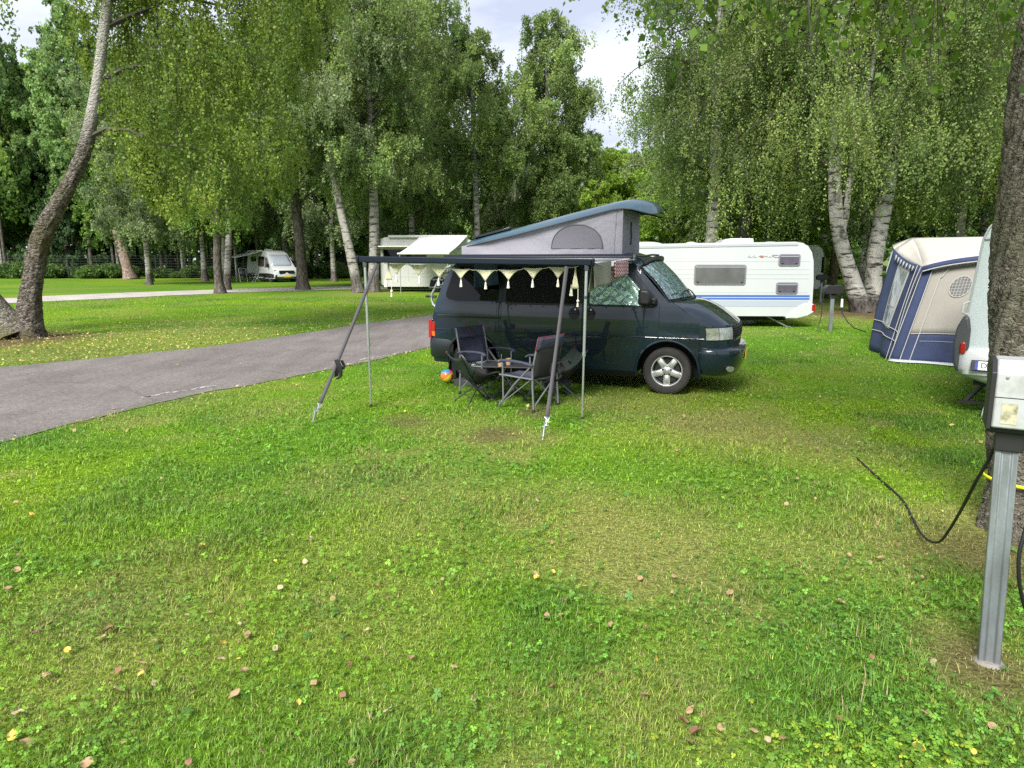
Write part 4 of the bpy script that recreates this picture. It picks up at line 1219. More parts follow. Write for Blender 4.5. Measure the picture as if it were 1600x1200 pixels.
# shrubs along the fence
sh0 = None
random.seed(75)
SHL, SHG = 'low leafy shrub growing along the foot of the wire fence', 'shrubs along the fence'
def shrub_mesh(seed, col, n=2600, size=.2):
    random.seed(seed)
    t = thing('shrub', SHL, 'shrub', (0, 0, 0), 0, SHG)
    mb = MB()
    for k in range(9):
        a = k * 2.4; mb.tube([(0, 0, 0), (math.cos(a) * .3, math.sin(a) * .3, .6), (math.cos(a) * .7, math.sin(a) * .7, 1.0)], [.02, .015, .006], 5)
    mb.build('stem', M['twig'], t, fix=False)
    P = rng.normal(0, 1, (n, 3)); P /= np.linalg.norm(P, axis=1)[:, None]
    P *= (rng.random(n) ** .4)[:, None] * np.array([1.5, 1.1, .75]) * (.75 + .5 * fbm(P[:, 0] * 2 + 7, P[:, 1] * 2 + P[:, 2], seed, 2))[:, None]
    P[:, 2] = np.abs(P[:, 2] + .62)
    V, F, c = leaf_quads(P, size, clump_tint(P, *LC[col], 1.2), .1)
    npmesh('foliage', V, F, M['leaf'], t, c)
    return t
s1, s2 = shrub_mesh(76, 'dark'), shrub_mesh(77, 'dark')
s1.location = (-44, 66.5, 0); s2.location = (-38.5, 66.8, 0)
for i in range(26):
    x = -62 + i * 1.85 + random.uniform(-.6, .6)
    src = s1 if i % 3 else s2
    c = copy_tree(src); c.location = (x, 66.4 + random.uniform(-.3, 1.6), 0); c.rotation_euler = (0, 0, random.uniform(0, 6)); s = random.uniform(.6, 1.15); c.scale = (s, s, s * random.uniform(.7, 1.5))
for i in range(16):
    c = copy_tree(s1); c['label'] = 'dark shrub under the trees at the back of the pitches'; c['group'] = 'shrubs at the back'
    c.location = (-12 + i * 3.9 + random.uniform(-1, 1), 62.5 + random.uniform(-.5, 3), 0); s = random.uniform(.9, 1.7); c.scale = (s, s, s * 1.1); c.rotation_euler = (0, 0, random.uniform(0, 6))
# far wood that closes the view
n = 52000
X = rng.uniform(-150, 120, n); Y = rng.uniform(108, 122, n)
topz = np.interp(X, [-150, -60, -30, -14, 0, 10, 16, 30, 120], [24, 24, 21, 15, 10.5, 12, 16, 18, 18]) * (.78 + .35 * fbm(X * .16, X * 0 + 3, 95, 3))
Z = topz * rng.random(n) ** .75
nb = 16000
X = np.r_[X, rng.uniform(-150, 120, nb)]; Y = np.r_[Y, rng.uniform(104, 110, nb)]; Z = np.r_[Z, 6.5 * rng.random(nb)]
P = np.c_[X, Y, Z]
V, F, c = leaf_quads(P, 1.1, clump_tint(P, *LC['forest'], .12), .2)
tag(npmesh('far_wood', V, F, M['leaf'], None, c), kind='stuff')
# wire fence
FN = thing('wire_fence', 'tall wire mesh fence on thin posts in front of the dark wood', 'fence', (-38, 66.9, 0))
random.seed(78)
for i in range(17):
    mb = MB(); mb.tube([(-24 + i * 2.8, 0, 0), (-24 + i * 2.8 + random.gauss(0, .03), 0, 2.15)], .045, 6)
    mb.build('post', M['fence_wire'], FN)
mb = MB()
for k in range(9):
    mb.tube([(-24, -.04, .15 + k * .245), (21, -.04, .15 + k * .245)], .011, 4)
for k in range(220):
    x = -24 + k * .205
    mb.beam((x, -.04, .1), (x, -.04, 2.1), .006, .006)
mb.build('wire_mesh', M['fence_wire'], FN, fix=False)
# ================================================================== dark camper van with raised roof
def quilt_mat(name, crumple, tint):
    m = bpy.data.materials.new(name)
    m.use_nodes = True
    N, L = m.node_tree.nodes, m.node_tree.links
    b = N['Principled BSDF']
    b.inputs['Base Color'].default_value = (*tint, 1)
    b.inputs['Metallic'].default_value = 0.5
    b.inputs['Roughness'].default_value = 0.26
    t = N.new('ShaderNodeTexCoord')
    v = N.new('ShaderNodeTexVoronoi')
    v.inputs['Scale'].default_value = crumple
    n = N.new('ShaderNodeTexNoise')
    n.inputs['Scale'].default_value = crumple * 0.8
    n.inputs['Detail'].default_value = 5
    L.new(t.outputs['Object'], v.inputs['Vector'])
    L.new(t.outputs['Object'], n.inputs['Vector'])
    ad = N.new('ShaderNodeMath')
    L.new(v.outputs['Distance'], ad.inputs[0])
    L.new(n.outputs['Fac'], ad.inputs[1])
    bp = N.new('ShaderNodeBump')
    bp.inputs['Strength'].default_value = 0.85
    bp.inputs['Distance'].default_value = 0.03
    L.new(ad.outputs[0], bp.inputs['Height'])
    L.new(bp.outputs['Normal'], b.inputs['Normal'])
    return m

M['foil'] = quilt_mat('thermal_foil', 9, (0.80, 0.92, 0.90))
M['foil_ws'] = quilt_mat('windscreen_foil', 16, (0.80, 0.95, 0.90))

VAN = thing('camper_van', 'dark blue green camper van with raised grey canvas pop top roof parked on the grass', 'van',
            (2.403, 10.029, 0), R(-21))

def wz(z):
    return float(np.interp(z, [.2, .26, .32, .5, .70, .765, .80, .95, 1.12, 1.18, 1.25, 1.5, 1.7, 1.78],
                           [.80, .85, .872, .888, .90, .908, .90, .903, .893, .884, .868, .818, .768, .738]))
def wx(x):
    return float(np.interp(x, [-3.56, -3.53, -3.47, -3.36, -3.2, -2.8, .2, .40, .6], [.93, .952, .972, .986, .995, 1, 1, .985, .97]))
def W(x, z):
    return wz(z) * wx(x)
def xt(z):
    return float(np.interp(z, [.2, .8, .95, 1.2, 1.5, 1.69, 1.78], [-3.55, -3.55, -3.53, -3.46, -3.35, -3.24, -3.12]))
def sx(X, z):
    """station X sheared to follow the sloping tail"""
    f = min(1, max(0, (-2.75 - X) / 0.8))
    return X + (xt(z) + 3.55) * f
ARCH = [(0.0, .31, .405), (-2.86, .31, .405)]
def bottom(X):
    z = .255
    for cx, cz, r_ in ARCH:
        d = abs(X - cx)
        if d < r_:
            z = max(z, cz + math.sqrt(max(r_ * r_ - d * d, 0)))
    if X > .40:
        z = max(z, .30)
    return z
def top(X):
    if X <= -.62: return 1.78
    if X <= -.45: return 1.78 - .08 * ((X + .62) / .17) ** 1.5
    if X <= -.02: return 1.70 - .46 * (X + .45) / .43
    v = (X + .02) / .5
    return 1.24 - .31 * max(v, 0) ** 1.2
st = set()
for cx, cz, r_ in ARCH:
    for k in range(25):
        st.add(round(cx - r_ * math.cos(math.pi * k / 24), 4))
    st.add(round(cx - r_ - .002, 4)); st.add(round(cx + r_ + .002, 4))
for x in np.arange(-3.55, .401, .085):
    st.add(round(float(x), 4))
st |= {-3.55, -3.53, -3.50, -.62, -.45, -.02, .40}
st = sorted(s_ for s_ in st if s_ <= .402)
ZL = [0, .04, .1, .2, .3, .38, .44, .5, .56, .62, .68, .74, .8, .86, .92, .96, 1]
mb = MB()
for sg in (-1, 1):
    rows = []
    for X in st:
        b_, t_ = bottom(X), top(X)
        row = []
        for q in ZL:
            z = b_ + (t_ - b_) * q
            row.append((sx(X, z), sg * W(sx(X, z), z), z))
        rows.append(row)
    mb.grid(rows, flip=(sg < 0))
# roof and cab roof
US = [-1, -.97, -.93, -.86, -.72, -.5, -.25, 0, .25, .5, .72, .86, .93, .97, 1]
def roof_row(x, ze, ye, crown):
    return [(x, u * ye, ze + crown * (1 - abs(u) ** 3.2)) for u in US]
rows = [roof_row(x, 1.78, W(x, 1.78), .115) for x in (-3.12, -2.9, -2.5, -2, -1.5, -1.1, -.8, -.62)]
rows.append([(-.53 + .06 * (1 - u * u), u * W(-.5, 1.75), 1.752 + .10 * (1 - abs(u) ** 3)) for u in US])
rows.append([(-.45 + .12 * (1 - u * u), u * W(-.45, 1.70), 1.70 + .10 * (1 - abs(u) ** 3)) for u in US])
mb.grid(rows, flip=True)
# windscreen surround
def ws_pt(u, v):
    """v 0 = base, 1 = top"""
    xb, yb, zb = -.02 + .20 * (1 - u * u), u * W(-.02, 1.24), 1.24 + .01 * (1 - u * u)
    xu, yu, zu = -.45 + .12 * (1 - u * u), u * W(-.45, 1.70), 1.70 + .10 * (1 - abs(u) ** 3)
    bul = .02 * math.sin(math.pi * v)
    return Vector((xb + (xu - xb) * v + bul, yb + (yu - yb) * v, zb + (zu - zb) * v + bul))
mb.grid([[ws_pt(u, v) for u in US] for v in (1, .8, .6, .4, .2, 0)], flip=True)
# tail
rows = []
for z in (.30, .5, .7, .8, .95, 1.1, 1.2, 1.35, 1.5, 1.62, 1.69, 1.74, 1.78):
    x0 = xt(z)
    rows.append([(x0 - .07 * (1 - abs(u) ** 5), u * W(x0, z), z + (.115 * (1 - abs(u) ** 3.2) if z > 1.77 else 0)) for u in US])
mb.grid(rows)
# nose wrap under the bonnet edge
NP = [(.40, -.88), (.50, -.868), (.60, -.845), (.69, -.80), (.765, -.735), (.815, -.64), (.85, -.5), (.868, -.3), (.875, 0)]
def nose_xy(s):
    """s 0..1 from the right fender to the centre, 1..2 to the left"""
    q = s if s <= 1 else 2 - s
    t = q * (len(NP) - 1)
    i = min(int(t), len(NP) - 2)
    f = t - i
    x = NP[i][0] + (NP[i + 1][0] - NP[i][0]) * f
    y = NP[i][1] + (NP[i + 1][1] - NP[i][1]) * f
    return x, (y if s <= 1 else -y)
def nose_top(s):
    x, y = nose_xy(s)
    return float(np.interp(x, [.40, .48, .875], [top(.40), .925, .955]))
def nose(s, z, off=0.0):
    x, y = nose_xy(s)
    x1, y1 = nose_xy(min(2, s + .02)); x0, y0 = nose_xy(max(0, s - .02))
    n = Vector((y1 - y0, -(x1 - x0), 0)).normalized()
    if n.x < 0 and abs(y) < .6: n = -n
    k = -.03 * max(0, (z - .80) / .15) ** 2        # the face leans back a little
    w = wz(z) / wz(.77)
    w = w if abs(y) > .8 else 1
    return Vector((x + k, y * w, z)) + n * off
NS = [i / 24 for i in range(49)]
rows = []
for q in (0, .3, .55, .7, .85, .95, 1):
    row = []
    for s in NS:
        zt = nose_top(s)
        row.append(nose(s, .45 + (zt - .45) * q))
    rows.append(row)
mb.grid(rows)
body = mb.build('body', M['paint'], VAN, smooth=38)

# bonnet
def bonnet(u, v, off=0):
    ub = u
    xb, yb, zb = -.02 + .20 * (1 - ub * ub), ub * W(-.02, 1.24), 1.24 + .012 * (1 - ub * ub)
    s = (u + 1)
    xf, yf = nose_xy(s)
    zf = nose_top(s)
    pf = nose(s, zf)
    # the edge follows the fender line first
    x = xb + (pf.x - xb) * v
    y = yb + (pf.y - yb) * v
    z = zb + (zf - zb) * v ** 1.25 + .035 * math.sin(math.pi * v) * (1 - abs(u) ** 4) + .025 * (1 - abs(u) ** 6) * min(1, 3 * v) * (1 - v)
    if abs(u) > .42 and abs(u) < .62:
        z += .008 * math.sin(math.pi * v) * math.sin((abs(u) - .42) / .2 * math.pi)
    return Vector((x, y, z + off))
UB = [-1, -.985, -.96, -.92, -.86, -.78, -.7, -.62, -.57, -.52, -.47, -.42, -.3, -.15, 0, .15, .3, .42, .47, .52, .57, .62, .7, .78, .86, .92, .96, .985, 1]
mb = MB()
mb.grid([[bonnet(u, v) for u in UB] for v in (0, .05, .1, .2, .3, .4, .5, .6, .7, .8, .9, .96, 1)], flip=False)
bon = mb.build('bonnet', M['paint'], VAN, smooth=50)
mb = MB()
for u in (-.97, .97):
    mb.tube([bonnet(u, v, .0005) for v in (.02, .1, .2, .35, .5, .65, .8, .97)], .004, 6)
mb.build('bonnet_seam', M['seam'], bon)

# patches lying on the side of the body
def side_patch(mb, left, right, sg, off, nr=14, nc=12, skirt=True, puff=0.0):
    zs = sorted(set(np.linspace(left[0][1], left[-1][1], nr).tolist() + [p[1] for p in left] + [p[1] for p in right]))
    rows = []
    for z in zs:
        xl = float(np.interp(z, [p[1] for p in left], [p[0] for p in left]))
        xr = float(np.interp(z, [p[1] for p in right], [p[0] for p in right]))
        row = []
        for j in range(nc + 1):
            x = xl + (xr - xl) * j / nc
            row.append((x, sg * (W(x, z) + off), z))
        rows.append(row)
    if skirt:
        def inn(p): return (p[0], p[1] - sg * (off + .004), p[2])
        rows = [[inn(p) for p in rows[0]]] + rows + [[inn(p) for p in rows[-1]]]
        rows = [[inn(r_[0])] + r_ + [inn(r_[-1])] for r_ in rows]
    mb.grid(rows, flip=(sg > 0))

def around(left, right, g):
    l2 = [(x - g, z) for x, z in left]; r2 = [(x + g, z) for x, z in right]
    l2[0] = (l2[0][0], l2[0][1] - g); r2[0] = (r2[0][0], r2[0][1] - g)
    l2[-1] = (l2[-1][0], l2[-1][1] + g); r2[-1] = (r2[-1][0], r2[-1][1] + g)
    return l2, r2

FD_L = [(-1.165, .285), (-1.165, 1.70)]
FD_R = [(-.44, .285), (-.435, .35), (-.405, .5), (-.34, .6), (-.25, .67), (-.135, .725), (-.13, 1.20), (-.17, 1.255), (-.565, 1.70)]
SD_L = [(-2.395, .285), (-2.395, 1.74)]
SD_R = [(-1.19, .285), (-1.19, 1.74)]
FW_L = [(-1.07, 1.185), (-1.085, 1.20), (-1.085, 1.63), (-1.07, 1.645)]
FW_R = [(-.225, 1.185), (-.215, 1.20), (-.585, 1.60), (-.64, 1.645)]
SW_L = [(-2.30, 1.19), (-2.33, 1.22), (-2.33, 1.66), (-2.30, 1.69)]
SW_R = [(-1.28, 1.19), (-1.25, 1.22), (-1.25, 1.66), (-1.28, 1.69)]
RW_L = [(-3.16, 1.205), (-3.25, 1.215), (-3.295, 1.25), (-3.30, 1.30), (-3.21, 1.60), (-3.16, 1.68), (-3.10, 1.70)]
RW_R = [(-2.47, 1.205), (-2.45, 1.23), (-2.45, 1.68), (-2.47, 1.70)]
def door(name, l, r_, sg, label=None):
    s_ = MB(); side_patch(s_, l, r_, sg, .006)
    d = s_.build(name, M['paint'], VAN, smooth=50)
    g = MB(); side_patch(g, *around(l, r_, .009), sg, .002, skirt=False)
    g.build('door_seal', M['seam'], d, smooth=50)
    if sg < 0:
        # pressed swage line of the door continues the body crease
        pass
    return d
def window(name, l, r_, sg, parent, mat_, frame=.028, off=.010, poff=None):
    g = MB(); side_patch(g, *around(l, r_, frame), sg, off - .003, skirt=True)
    f = g.build(name, M['black_plastic'], parent, smooth=50)
    p = MB(); side_patch(p, l, r_, sg, poff or off, skirt=True)
    p.build('pane', mat_, f, smooth=50)
    return f
for sg in (-1, 1):
    fd = door('door', FD_L, FD_R, sg)
    sd_ = door('sliding_door', SD_L, SD_R, sg)
    wf = window('window', FW_L, FW_R, sg, fd, M['glass_clear'], .02, .020, .036)
    # quilted thermal mat behind the glass
    q = MB()
    zs = np.linspace(1.19, 1.64, 33)
    rows = []
    for i, z in enumerate(zs):
        xl = float(np.interp(z, [p[1] for p in FW_L], [p[0] for p in FW_L]))
        xr = float(np.interp(z, [p[1] for p in FW_R], [p[0] for p in FW_R]))
        row = []
        for j in range(61):
            x = xl + (xr - xl) * j / 60
            a_, b_ = (x + z) / .135, (x - z) / .135
            pil = abs(math.sin(math.pi * a_)) ** .5 * abs(math.sin(math.pi * b_)) ** .5
            row.append((x, sg * (W(x, z) + .0195 + .012 * pil), z))
        rows.append(row)
    q.grid(rows, flip=(sg > 0))
    th = q.build('thermal_mat', M['foil'], fd, smooth=60)
    window('window', SW_L, SW_R, sg, sd_, M['glass_dark'], .03, .012)
    window('window', RW_L, RW_R, sg, VAN, M['glass_dark'], .012, .008)
    # handles
    for par, hx in ((fd, -1.075), (sd_, -1.30)):
        h = MB()
        pl = [(hx + .08 * math.cos(a), 1.055 + .085 * math.sin(a)) for a in np.linspace(0, 2 * math.pi, 20, endpoint=False)]
        h.prism(pl, lambda x, z: (x, sg * (W(x, z) + .003), z), lambda x, z: (x, sg * (W(x, z) + .012), z))
        h.beam((hx - .06, sg * .932, 1.075), (hx + .06, sg * .932, 1.075), .03, .035)
        ho = h.build('handle', M['black_plastic'], par, bevel=.004)
        k = MB(); k.lathe([(.0, .0), (.012, .0), (.012, .004), (0, .004)], 12, 'Y', (hx + .02, sg * .922 - .002, 1.115))
        k.build('lock', M['alu'], ho)
    # rail groove of the sliding door, crease strip and sill
    g = MB(); side_patch(g, [(-3.44, .945), (-3.44, .972)], [(-2.415, .945), (-2.415, .972)], sg, .004, nr=2, nc=20)
    g.build('door_rail', M['seam'], VAN, smooth=50)
    g = MB(); side_patch(g, [(-3.44, .977), (-3.44, .984)], [(-2.415, .977), (-2.415, .984)], sg, .006, nr=2, nc=20)
    g.build('rail_trim', M['grey_plastic'], VAN, smooth=50)
    for xa, xb in ((-3.46, -3.20), (-2.50, -2.405), (-2.385, -1.20), (-1.155, -.14), (-.12, .47)):
        c_ = MB()
        n_ = max(3, int((xb - xa) / .08))
        pts = []
        for i in range(n_ + 1):
            x = xa + (xb - xa) * i / n_
            pts.append((x, sg * (W(x, .765) + (.007 if -2.395 < x < -.13 else .001)), .765))
        c_.tube(pts, .007, 8)
        c_.build('body_crease', M['paint'], VAN)
    g = MB()
    side_patch(g, [(-2.44, .20), (-2.44, .272)], [(-.44, .20), (-.44, .272)], sg, .012, nr=3, nc=20)
    g.build('sill', M['seam'], VAN, smooth=50)
    # wheel arch lips
    for cx, cz, r_ in ARCH:
        a_ = MB()
        pts = []
        for k in range(21):
            t = math.pi * (-.05 + 1.1 * k / 20)
            x, z = cx - (r_ + .018) * math.cos(t), cz + (r_ + .018) * math.sin(t)
            pts.append((x, sg * (W(x, z) + .002), z))
        a_.tube(pts, .020, 8)
        a_.build('wheel_arch', M['paint'], VAN)
    # fender vents
    v_ = MB()
    for k in range(4):
        z = .665 + k * .019
        side_patch(v_, [(.27, z), (.27, z + .009)], [(.425, z), (.425, z + .009)], sg, .003, nr=2, nc=4)
    v_.build('fender_vent', M['seam'], VAN)

# windscreen: glass over reflective mat
mb = MB()
mb.grid([[ws_pt(u, v) + Vector((.004, 0, .004)) for u in np.linspace(-.955, .955, 40)] for v in np.linspace(.93, .05, 24)], flip=True)
for r_ in ():
    pass
wsm = MB()
random.seed(3)
rows = []
for v in np.linspace(.93, .05, 40):
    rows.append([ws_pt(u, v) + Vector((1, 0, 1)) * (.005 + .004 * random.random()) for u in np.linspace(-.955, .955, 60)])
wsm.grid(rows, flip=True)
fr = MB(); fr.grid([[ws_pt(u, v) + Vector((.002, 0, .002)) for u in np.linspace(-.985, .985, 30)] for v in (.99, .7, .4, .2, .005)], flip=True)
wscr = fr.build('windscreen', M['seam'], VAN, smooth=60)
wsm.build('thermal_mat', M['foil_ws'], wscr, smooth=70)
mb2 = MB()
mb2.grid([[ws_pt(u, v) + Vector((.013, 0, .013)) for u in np.linspace(-.96, .96, 40)] for v in np.linspace(.95, .03, 24)], flip=True)
mb2.build('pane', M['glass_clear'], wscr, smooth=60)
for u0, u1 in ((-.62, -.05), (.15, .72)):
    w_ = MB()
    p0 = ws_pt(u0, .0) + Vector((.05, 0, .012)); p1 = ws_pt(u0 + .1, .10) + Vector((.028, 0, .03)); p2 = ws_pt(u1, .17) + Vector((.026, 0, .028))
    w_.tube([p0, p1, p2], [.012, .009, .006], 6)
    w_.tube([ws_pt(u0 - .22, .12) + Vector((.022, 0, .022)), ws_pt(u1 + .04, .15) + Vector((.022, 0, .022))], .008, 5)
    w_.build('wiper', M['black_plastic'], VAN)
# scuttle
mb = MB()
mb.grid([[bonnet(u, v, .006) for u in np.linspace(-.9, .9, 20)] for v in (-.02, .03, .07)])
mb.build('scuttle_grille', M['black_plastic'], VAN)
# visor above the windscreen
mb = MB()
for k in range(1):
    pts = [ws_pt(u, 1.0) + Vector((.045, 0, .02)) for u in np.linspace(-.93, .93, 18)]
    mb.tube(pts, [.018] + [.030] * 16 + [.018], 8)
mb.build('sun_visor', M['black_plastic'], VAN)

# headlights, indicators, grille
def nose_patch(mb, s0, s1, zt0, zb0, zt1, zb1, off, n=10, rows_=6):
    rr = []
    for i in range(rows_ + 1):
        row = []
        for j in range(n + 1):
            f = j / n
            s = s0 + (s1 - s0) * f
            z = (zb0 + (zb1 - zb0) * f) * (1 - i / rows_) + (zt0 + (zt1 - zt0) * f) * i / rows_
            row.append(nose(s, z, off))
        rr.append(row)
    first = [nose(s0 + (s1 - s0) * j / n, rr[0][j].z, -.004) for j in range(n + 1)]
    last = [nose(s0 + (s1 - s0) * j / n, rr[-1][j].z, -.004) for j in range(n + 1)]
    rr = [first] + rr + [last]
    rr = [[nose(s0, r_[0].z, -.004)] + r_ + [nose(s1, r_[-1].z, -.004)] for r_ in rr]
    mb.grid(rr)
M['lens'] = pm('headlight_lens', (0.42, 0.45, 0.43), 0.12, 0.35, 1.0, var=0.35, vscale=14, bump=0.4, bscale=40, stretch=(6, 6, .6))
M['lens_side'] = pm('indicator_lens', (0.30, 0.32, 0.26), 0.12, 0.3, 1.0, var=0.3, vscale=12, bump=0.3, bscale=30)
for mir in (False, True):
    S = (lambda s: 2 - s) if mir else (lambda s: s)
    h = MB(); nose_patch(h, S(.105), S(.60), .918, .742, .925, .752, .004)
    hl = h.build('headlight', M['seam'], VAN, smooth=50)
    h = MB(); nose_patch(h, S(.32), S(.59), .912, .756, .918, .760, .016)
    h.build('lens', M['lens'], hl, smooth=50)
    h = MB(); nose_patch(h, S(.115), S(.312), .905, .750, .912, .754, .014)
    h.build('indicator', M['lens_side'], hl, smooth=50)
    h = MB(); nose_patch(h, S(.66), S(.74), .665, .60, .665, .60, .004)
g = MB(); nose_patch(g, .62, 1.38, .93, .755, .93, .755, .003, n=20)
gr = g.build('grille', M['seam'], VAN, smooth=50)
for k in range(5):
    b_ = MB(); z = .77 + k * .034
    nose_patch(b_, .625, 1.375, z + .012, z, z + .012, z, .018, n=20, rows_=1)
    b_.build('slat', M['black_plastic'], gr)
g = MB(); nose_patch(g, .64, 1.36, .725, .655, .725, .655, .003, n=20)
g.build('lower_grille', M['seam'], VAN)

# bumpers
def bumper(name, plan, sec, m_, parent=VAN):
    rows = []
    pts = plan + [(x, -y) for x, y in plan[-2::-1]]
    n = len(pts)
    rows_ = []
    for o_, z in sec:
        row = []
        for i, (x, y) in enumerate(pts):
            a_, b_ = pts[max(i - 1, 0)], pts[min(i + 1, n - 1)]
            nn = Vector((b_[1] - a_[1], -(b_[0] - a_[0]))).normalized()
            row.append((x + nn.x * o_, y + nn.y * o_, z))
        rows_.append(row)
    b = MB(); b.grid(rows_)
    return b.build(name, m_, parent, smooth=45)
FB = [(.395, -.865), (.45, -.905), (.52, -.912), (.60, -.905), (.70, -.875), (.79, -.81), (.86, -.71), (.91, -.58), (.945, -.4), (.96, -.2), (.965, 0)]
FBS = [(-.20, .262), (-.12, .268), (-.075, .29), (-.03, .36), (-.01, .43), (0, .50), (.005, .57), (0, .61), (-.02, .635), (-.05, .648), (-.10, .652)]
fb = bumper('front_bumper', FB, FBS, M['paint'])
f_ = MB()
f_.prism([(.07 * math.cos(a), .035 * math.sin(a)) for a in np.linspace(0, 2 * math.pi, 16, endpoint=False)],
         lambda a, b: (.80 + a * .62, -.772 + a * .75, .375 + b), lambda a, b: (.815 + a * .62, -.79 + a * .75, .372 + b))
f_.build('fog_light', M['lens_side'], fb)
p_ = MB(); p_.box((.970, 0, .50), (.010, .52, .11)); p_.build('number_plate', M['plate_yellow'], fb)
RB = [(-3.18, -.885), (-3.3, -.892), (-3.45, -.885), (-3.54, -.865), (-3.60, -.82), (-3.635, -.72), (-3.645, -.5), (-3.65, 0)]
RB = [(x, -y) for x, y in RB]
RBS = [(-.08, .315), (-.02, .325), (.0, .36), (.005, .5), (0, .60), (-.02, .632), (-.06, .645), (-.12, .648)]
rb = bumper('rear_bumper', [(x, y) for x, y in RB], [(o_, z) for o_, z in RBS], M['bumper'])
# tail lights
for sg in (-1, 1):
    t_ = MB(); side_patch(t_, [(-3.575, .73), (-3.575, .87)], [(-3.49, .73), (-3.49, .87)], sg, .008, nr=4, nc=4)
    t_.box((-3.585, sg * .79, .76), (.05, .13, .27))
    tl_ = t_.build('tail_light', M['red_lens'], VAN, bevel=.005)
    t_ = MB(); side_patch(t_, [(-3.575, .652), (-3.575, .727)], [(-3.49, .652), (-3.49, .727)], sg, .008, nr=3, nc=4)
    t_.build('indicator', M['orange_lens'], tl_)
# tail window
t_ = MB()
t_.grid([[(xt(z) - .07 * (1 - abs(u) ** 5) - .006, u * W(xt(z), z), z) for u in np.linspace(-.86, .86, 16)] for z in np.linspace(1.16, 1.66, 8)])
t_.build('tailgate_window', M['glass_dark'], VAN)

# underbody and wheel wells
u_ = MB()
u_.box((-1.43, 0, .36), (1.95, 1.66, .26))
u_.box((-3.40, 0, .42), (.28, 1.6, .22))
u_.box((-1.43, 0, .45), (4.3, 1.0, .3))
for cx, cz, r_ in ARCH:
    for sg in (-1, 1):
        rows = []
        for k in range(17):
            t = math.pi * k / 16
            rows.append([(cx - (r_ + .004) * math.cos(t), sg * .865, cz + (r_ + .004) * math.sin(t)), (cx - (r_ + .004) * math.cos(t), sg * .52, cz + (r_ + .004) * math.sin(t))])
        u_.grid(rows)
        u_.box((cx, sg * .50, .45), (.82, .04, .5))
u_.build('underbody', M['seam'], VAN, smooth=0)
m_ = MB(); m_.box((-3.24, -.80, .24), (.012, .24, .36), Matrix.Rotation(R(6), 3, 'Y')); m_.box((-3.20, -.82, .18), (.10, .10, .30))
m_.build('mud_flap', M['black_plastic'], VAN)

# wheels
def wheel(cx, sg):
    c = (cx, sg * .80, .315)
    hub = MB()
    hub.lathe([(.0, -.03), (.17, -.03), (.17, .0), (0, .0)], 24, 'Y', (c[0], c[1] + sg * .0, c[2]))
    w = hub.build('wheel', M['black_plastic'], VAN)
    ty = MB()
    prof = [(.212, -.095), (.222, -.100), (.26, -.108), (.295, -.102), (.312, -.085), (.317, -.06), (.318, 0), (.317, .06), (.312, .085), (.295, .102), (.26, .108), (.222, .100), (.212, .095), (.20, .0), (.212, -.095)]
    ty.lathe(prof, 48, 'Y', c)
    for k in range(48):      # shoulder tread blocks
        a = 2 * math.pi * k / 48
        ty.box((c[0] + .309 * math.cos(a), c[1] + sg * .082, c[2] + .309 * math.sin(a)), (.012, .03, .026), Matrix.Rotation(-a, 3, 'Y'))
    ty.build('tyre', M['rubber'], w, smooth=30)
    ri = MB()
    yo = sg
    ri.lathe([(.214, .10 * yo), (.214, .088 * yo), (.206, .092 * yo), (.196, .088 * yo), (.188, .06 * yo), (.184, -.06 * yo), (.20, -.08 * yo)], 48, 'Y', c)
    for k in range(5):
        a = -math.pi / 2 + 2 * math.pi * k / 5
        ca, sa = math.cos(a), math.sin(a)
        rows = []
        for f in np.linspace(0, 1, 9):
            rr = .045 + .147 * f
            hw = .050 * (1 - .12 * math.sin(math.pi * f)) * (1 if f < .85 else 1 - (f - .85) * 1.5)
            yy = .066 - .0 * f + .012 * math.sin(math.pi * f)
            row = []
            for g_ in np.linspace(-1, 1, 9):
                yb = yy * (1 - .30 * abs(g_) ** 5)
                row.append((c[0] + ca * rr - sa * hw * g_, c[1] + yo * yb, c[2] + sa * rr + ca * hw * g_))
            rows.append(row)
        ri.grid(rows)
    ri.lathe([(.0, .078 * yo), (.03, .078 * yo), (.036, .072 * yo), (.075, .068 * yo), (.08, .04 * yo)], 32, 'Y', c)
    rim = ri.build('rim', M['alloy'], w, smooth=50)
    bo = MB()
    for k in range(5):
        a = math.pi / 2 + 2 * math.pi * k / 5
        p = (c[0] + .056 * math.cos(a), c[1] + yo * .074, c[2] + .056 * math.sin(a))
        bo.lathe([(0, .004 * yo), (.0115, .004 * yo), (.0115, -.01 * yo)], 10, 'Y', p)
    bo.build('wheel_bolt', M['seam'], rim)
    em = MB()
    cc = Vector((c[0], c[1] + yo * .0795, c[2]))
    em.tube([cc + Vector((.027 * math.cos(a), 0, .027 * math.sin(a))) for a in np.linspace(0, 2 * math.pi, 25)], .0025, 6)
    em.tube([cc + Vector((x, 0, z)) for x, z in ((-.012, .023), (0, .004), (.012, .023))], .0022, 5)
    em.tube([cc + Vector((x, 0, z)) for x, z in ((-.022, .012), (-.010, -.022), (0, .0), (.010, -.022), (.022, .012))], .0022, 5)
    em.build('emblem', M['grey_metal'], rim)
for cx in (0.0, -2.86):
    for sg in (-1, 1):
        wheel(cx, sg)

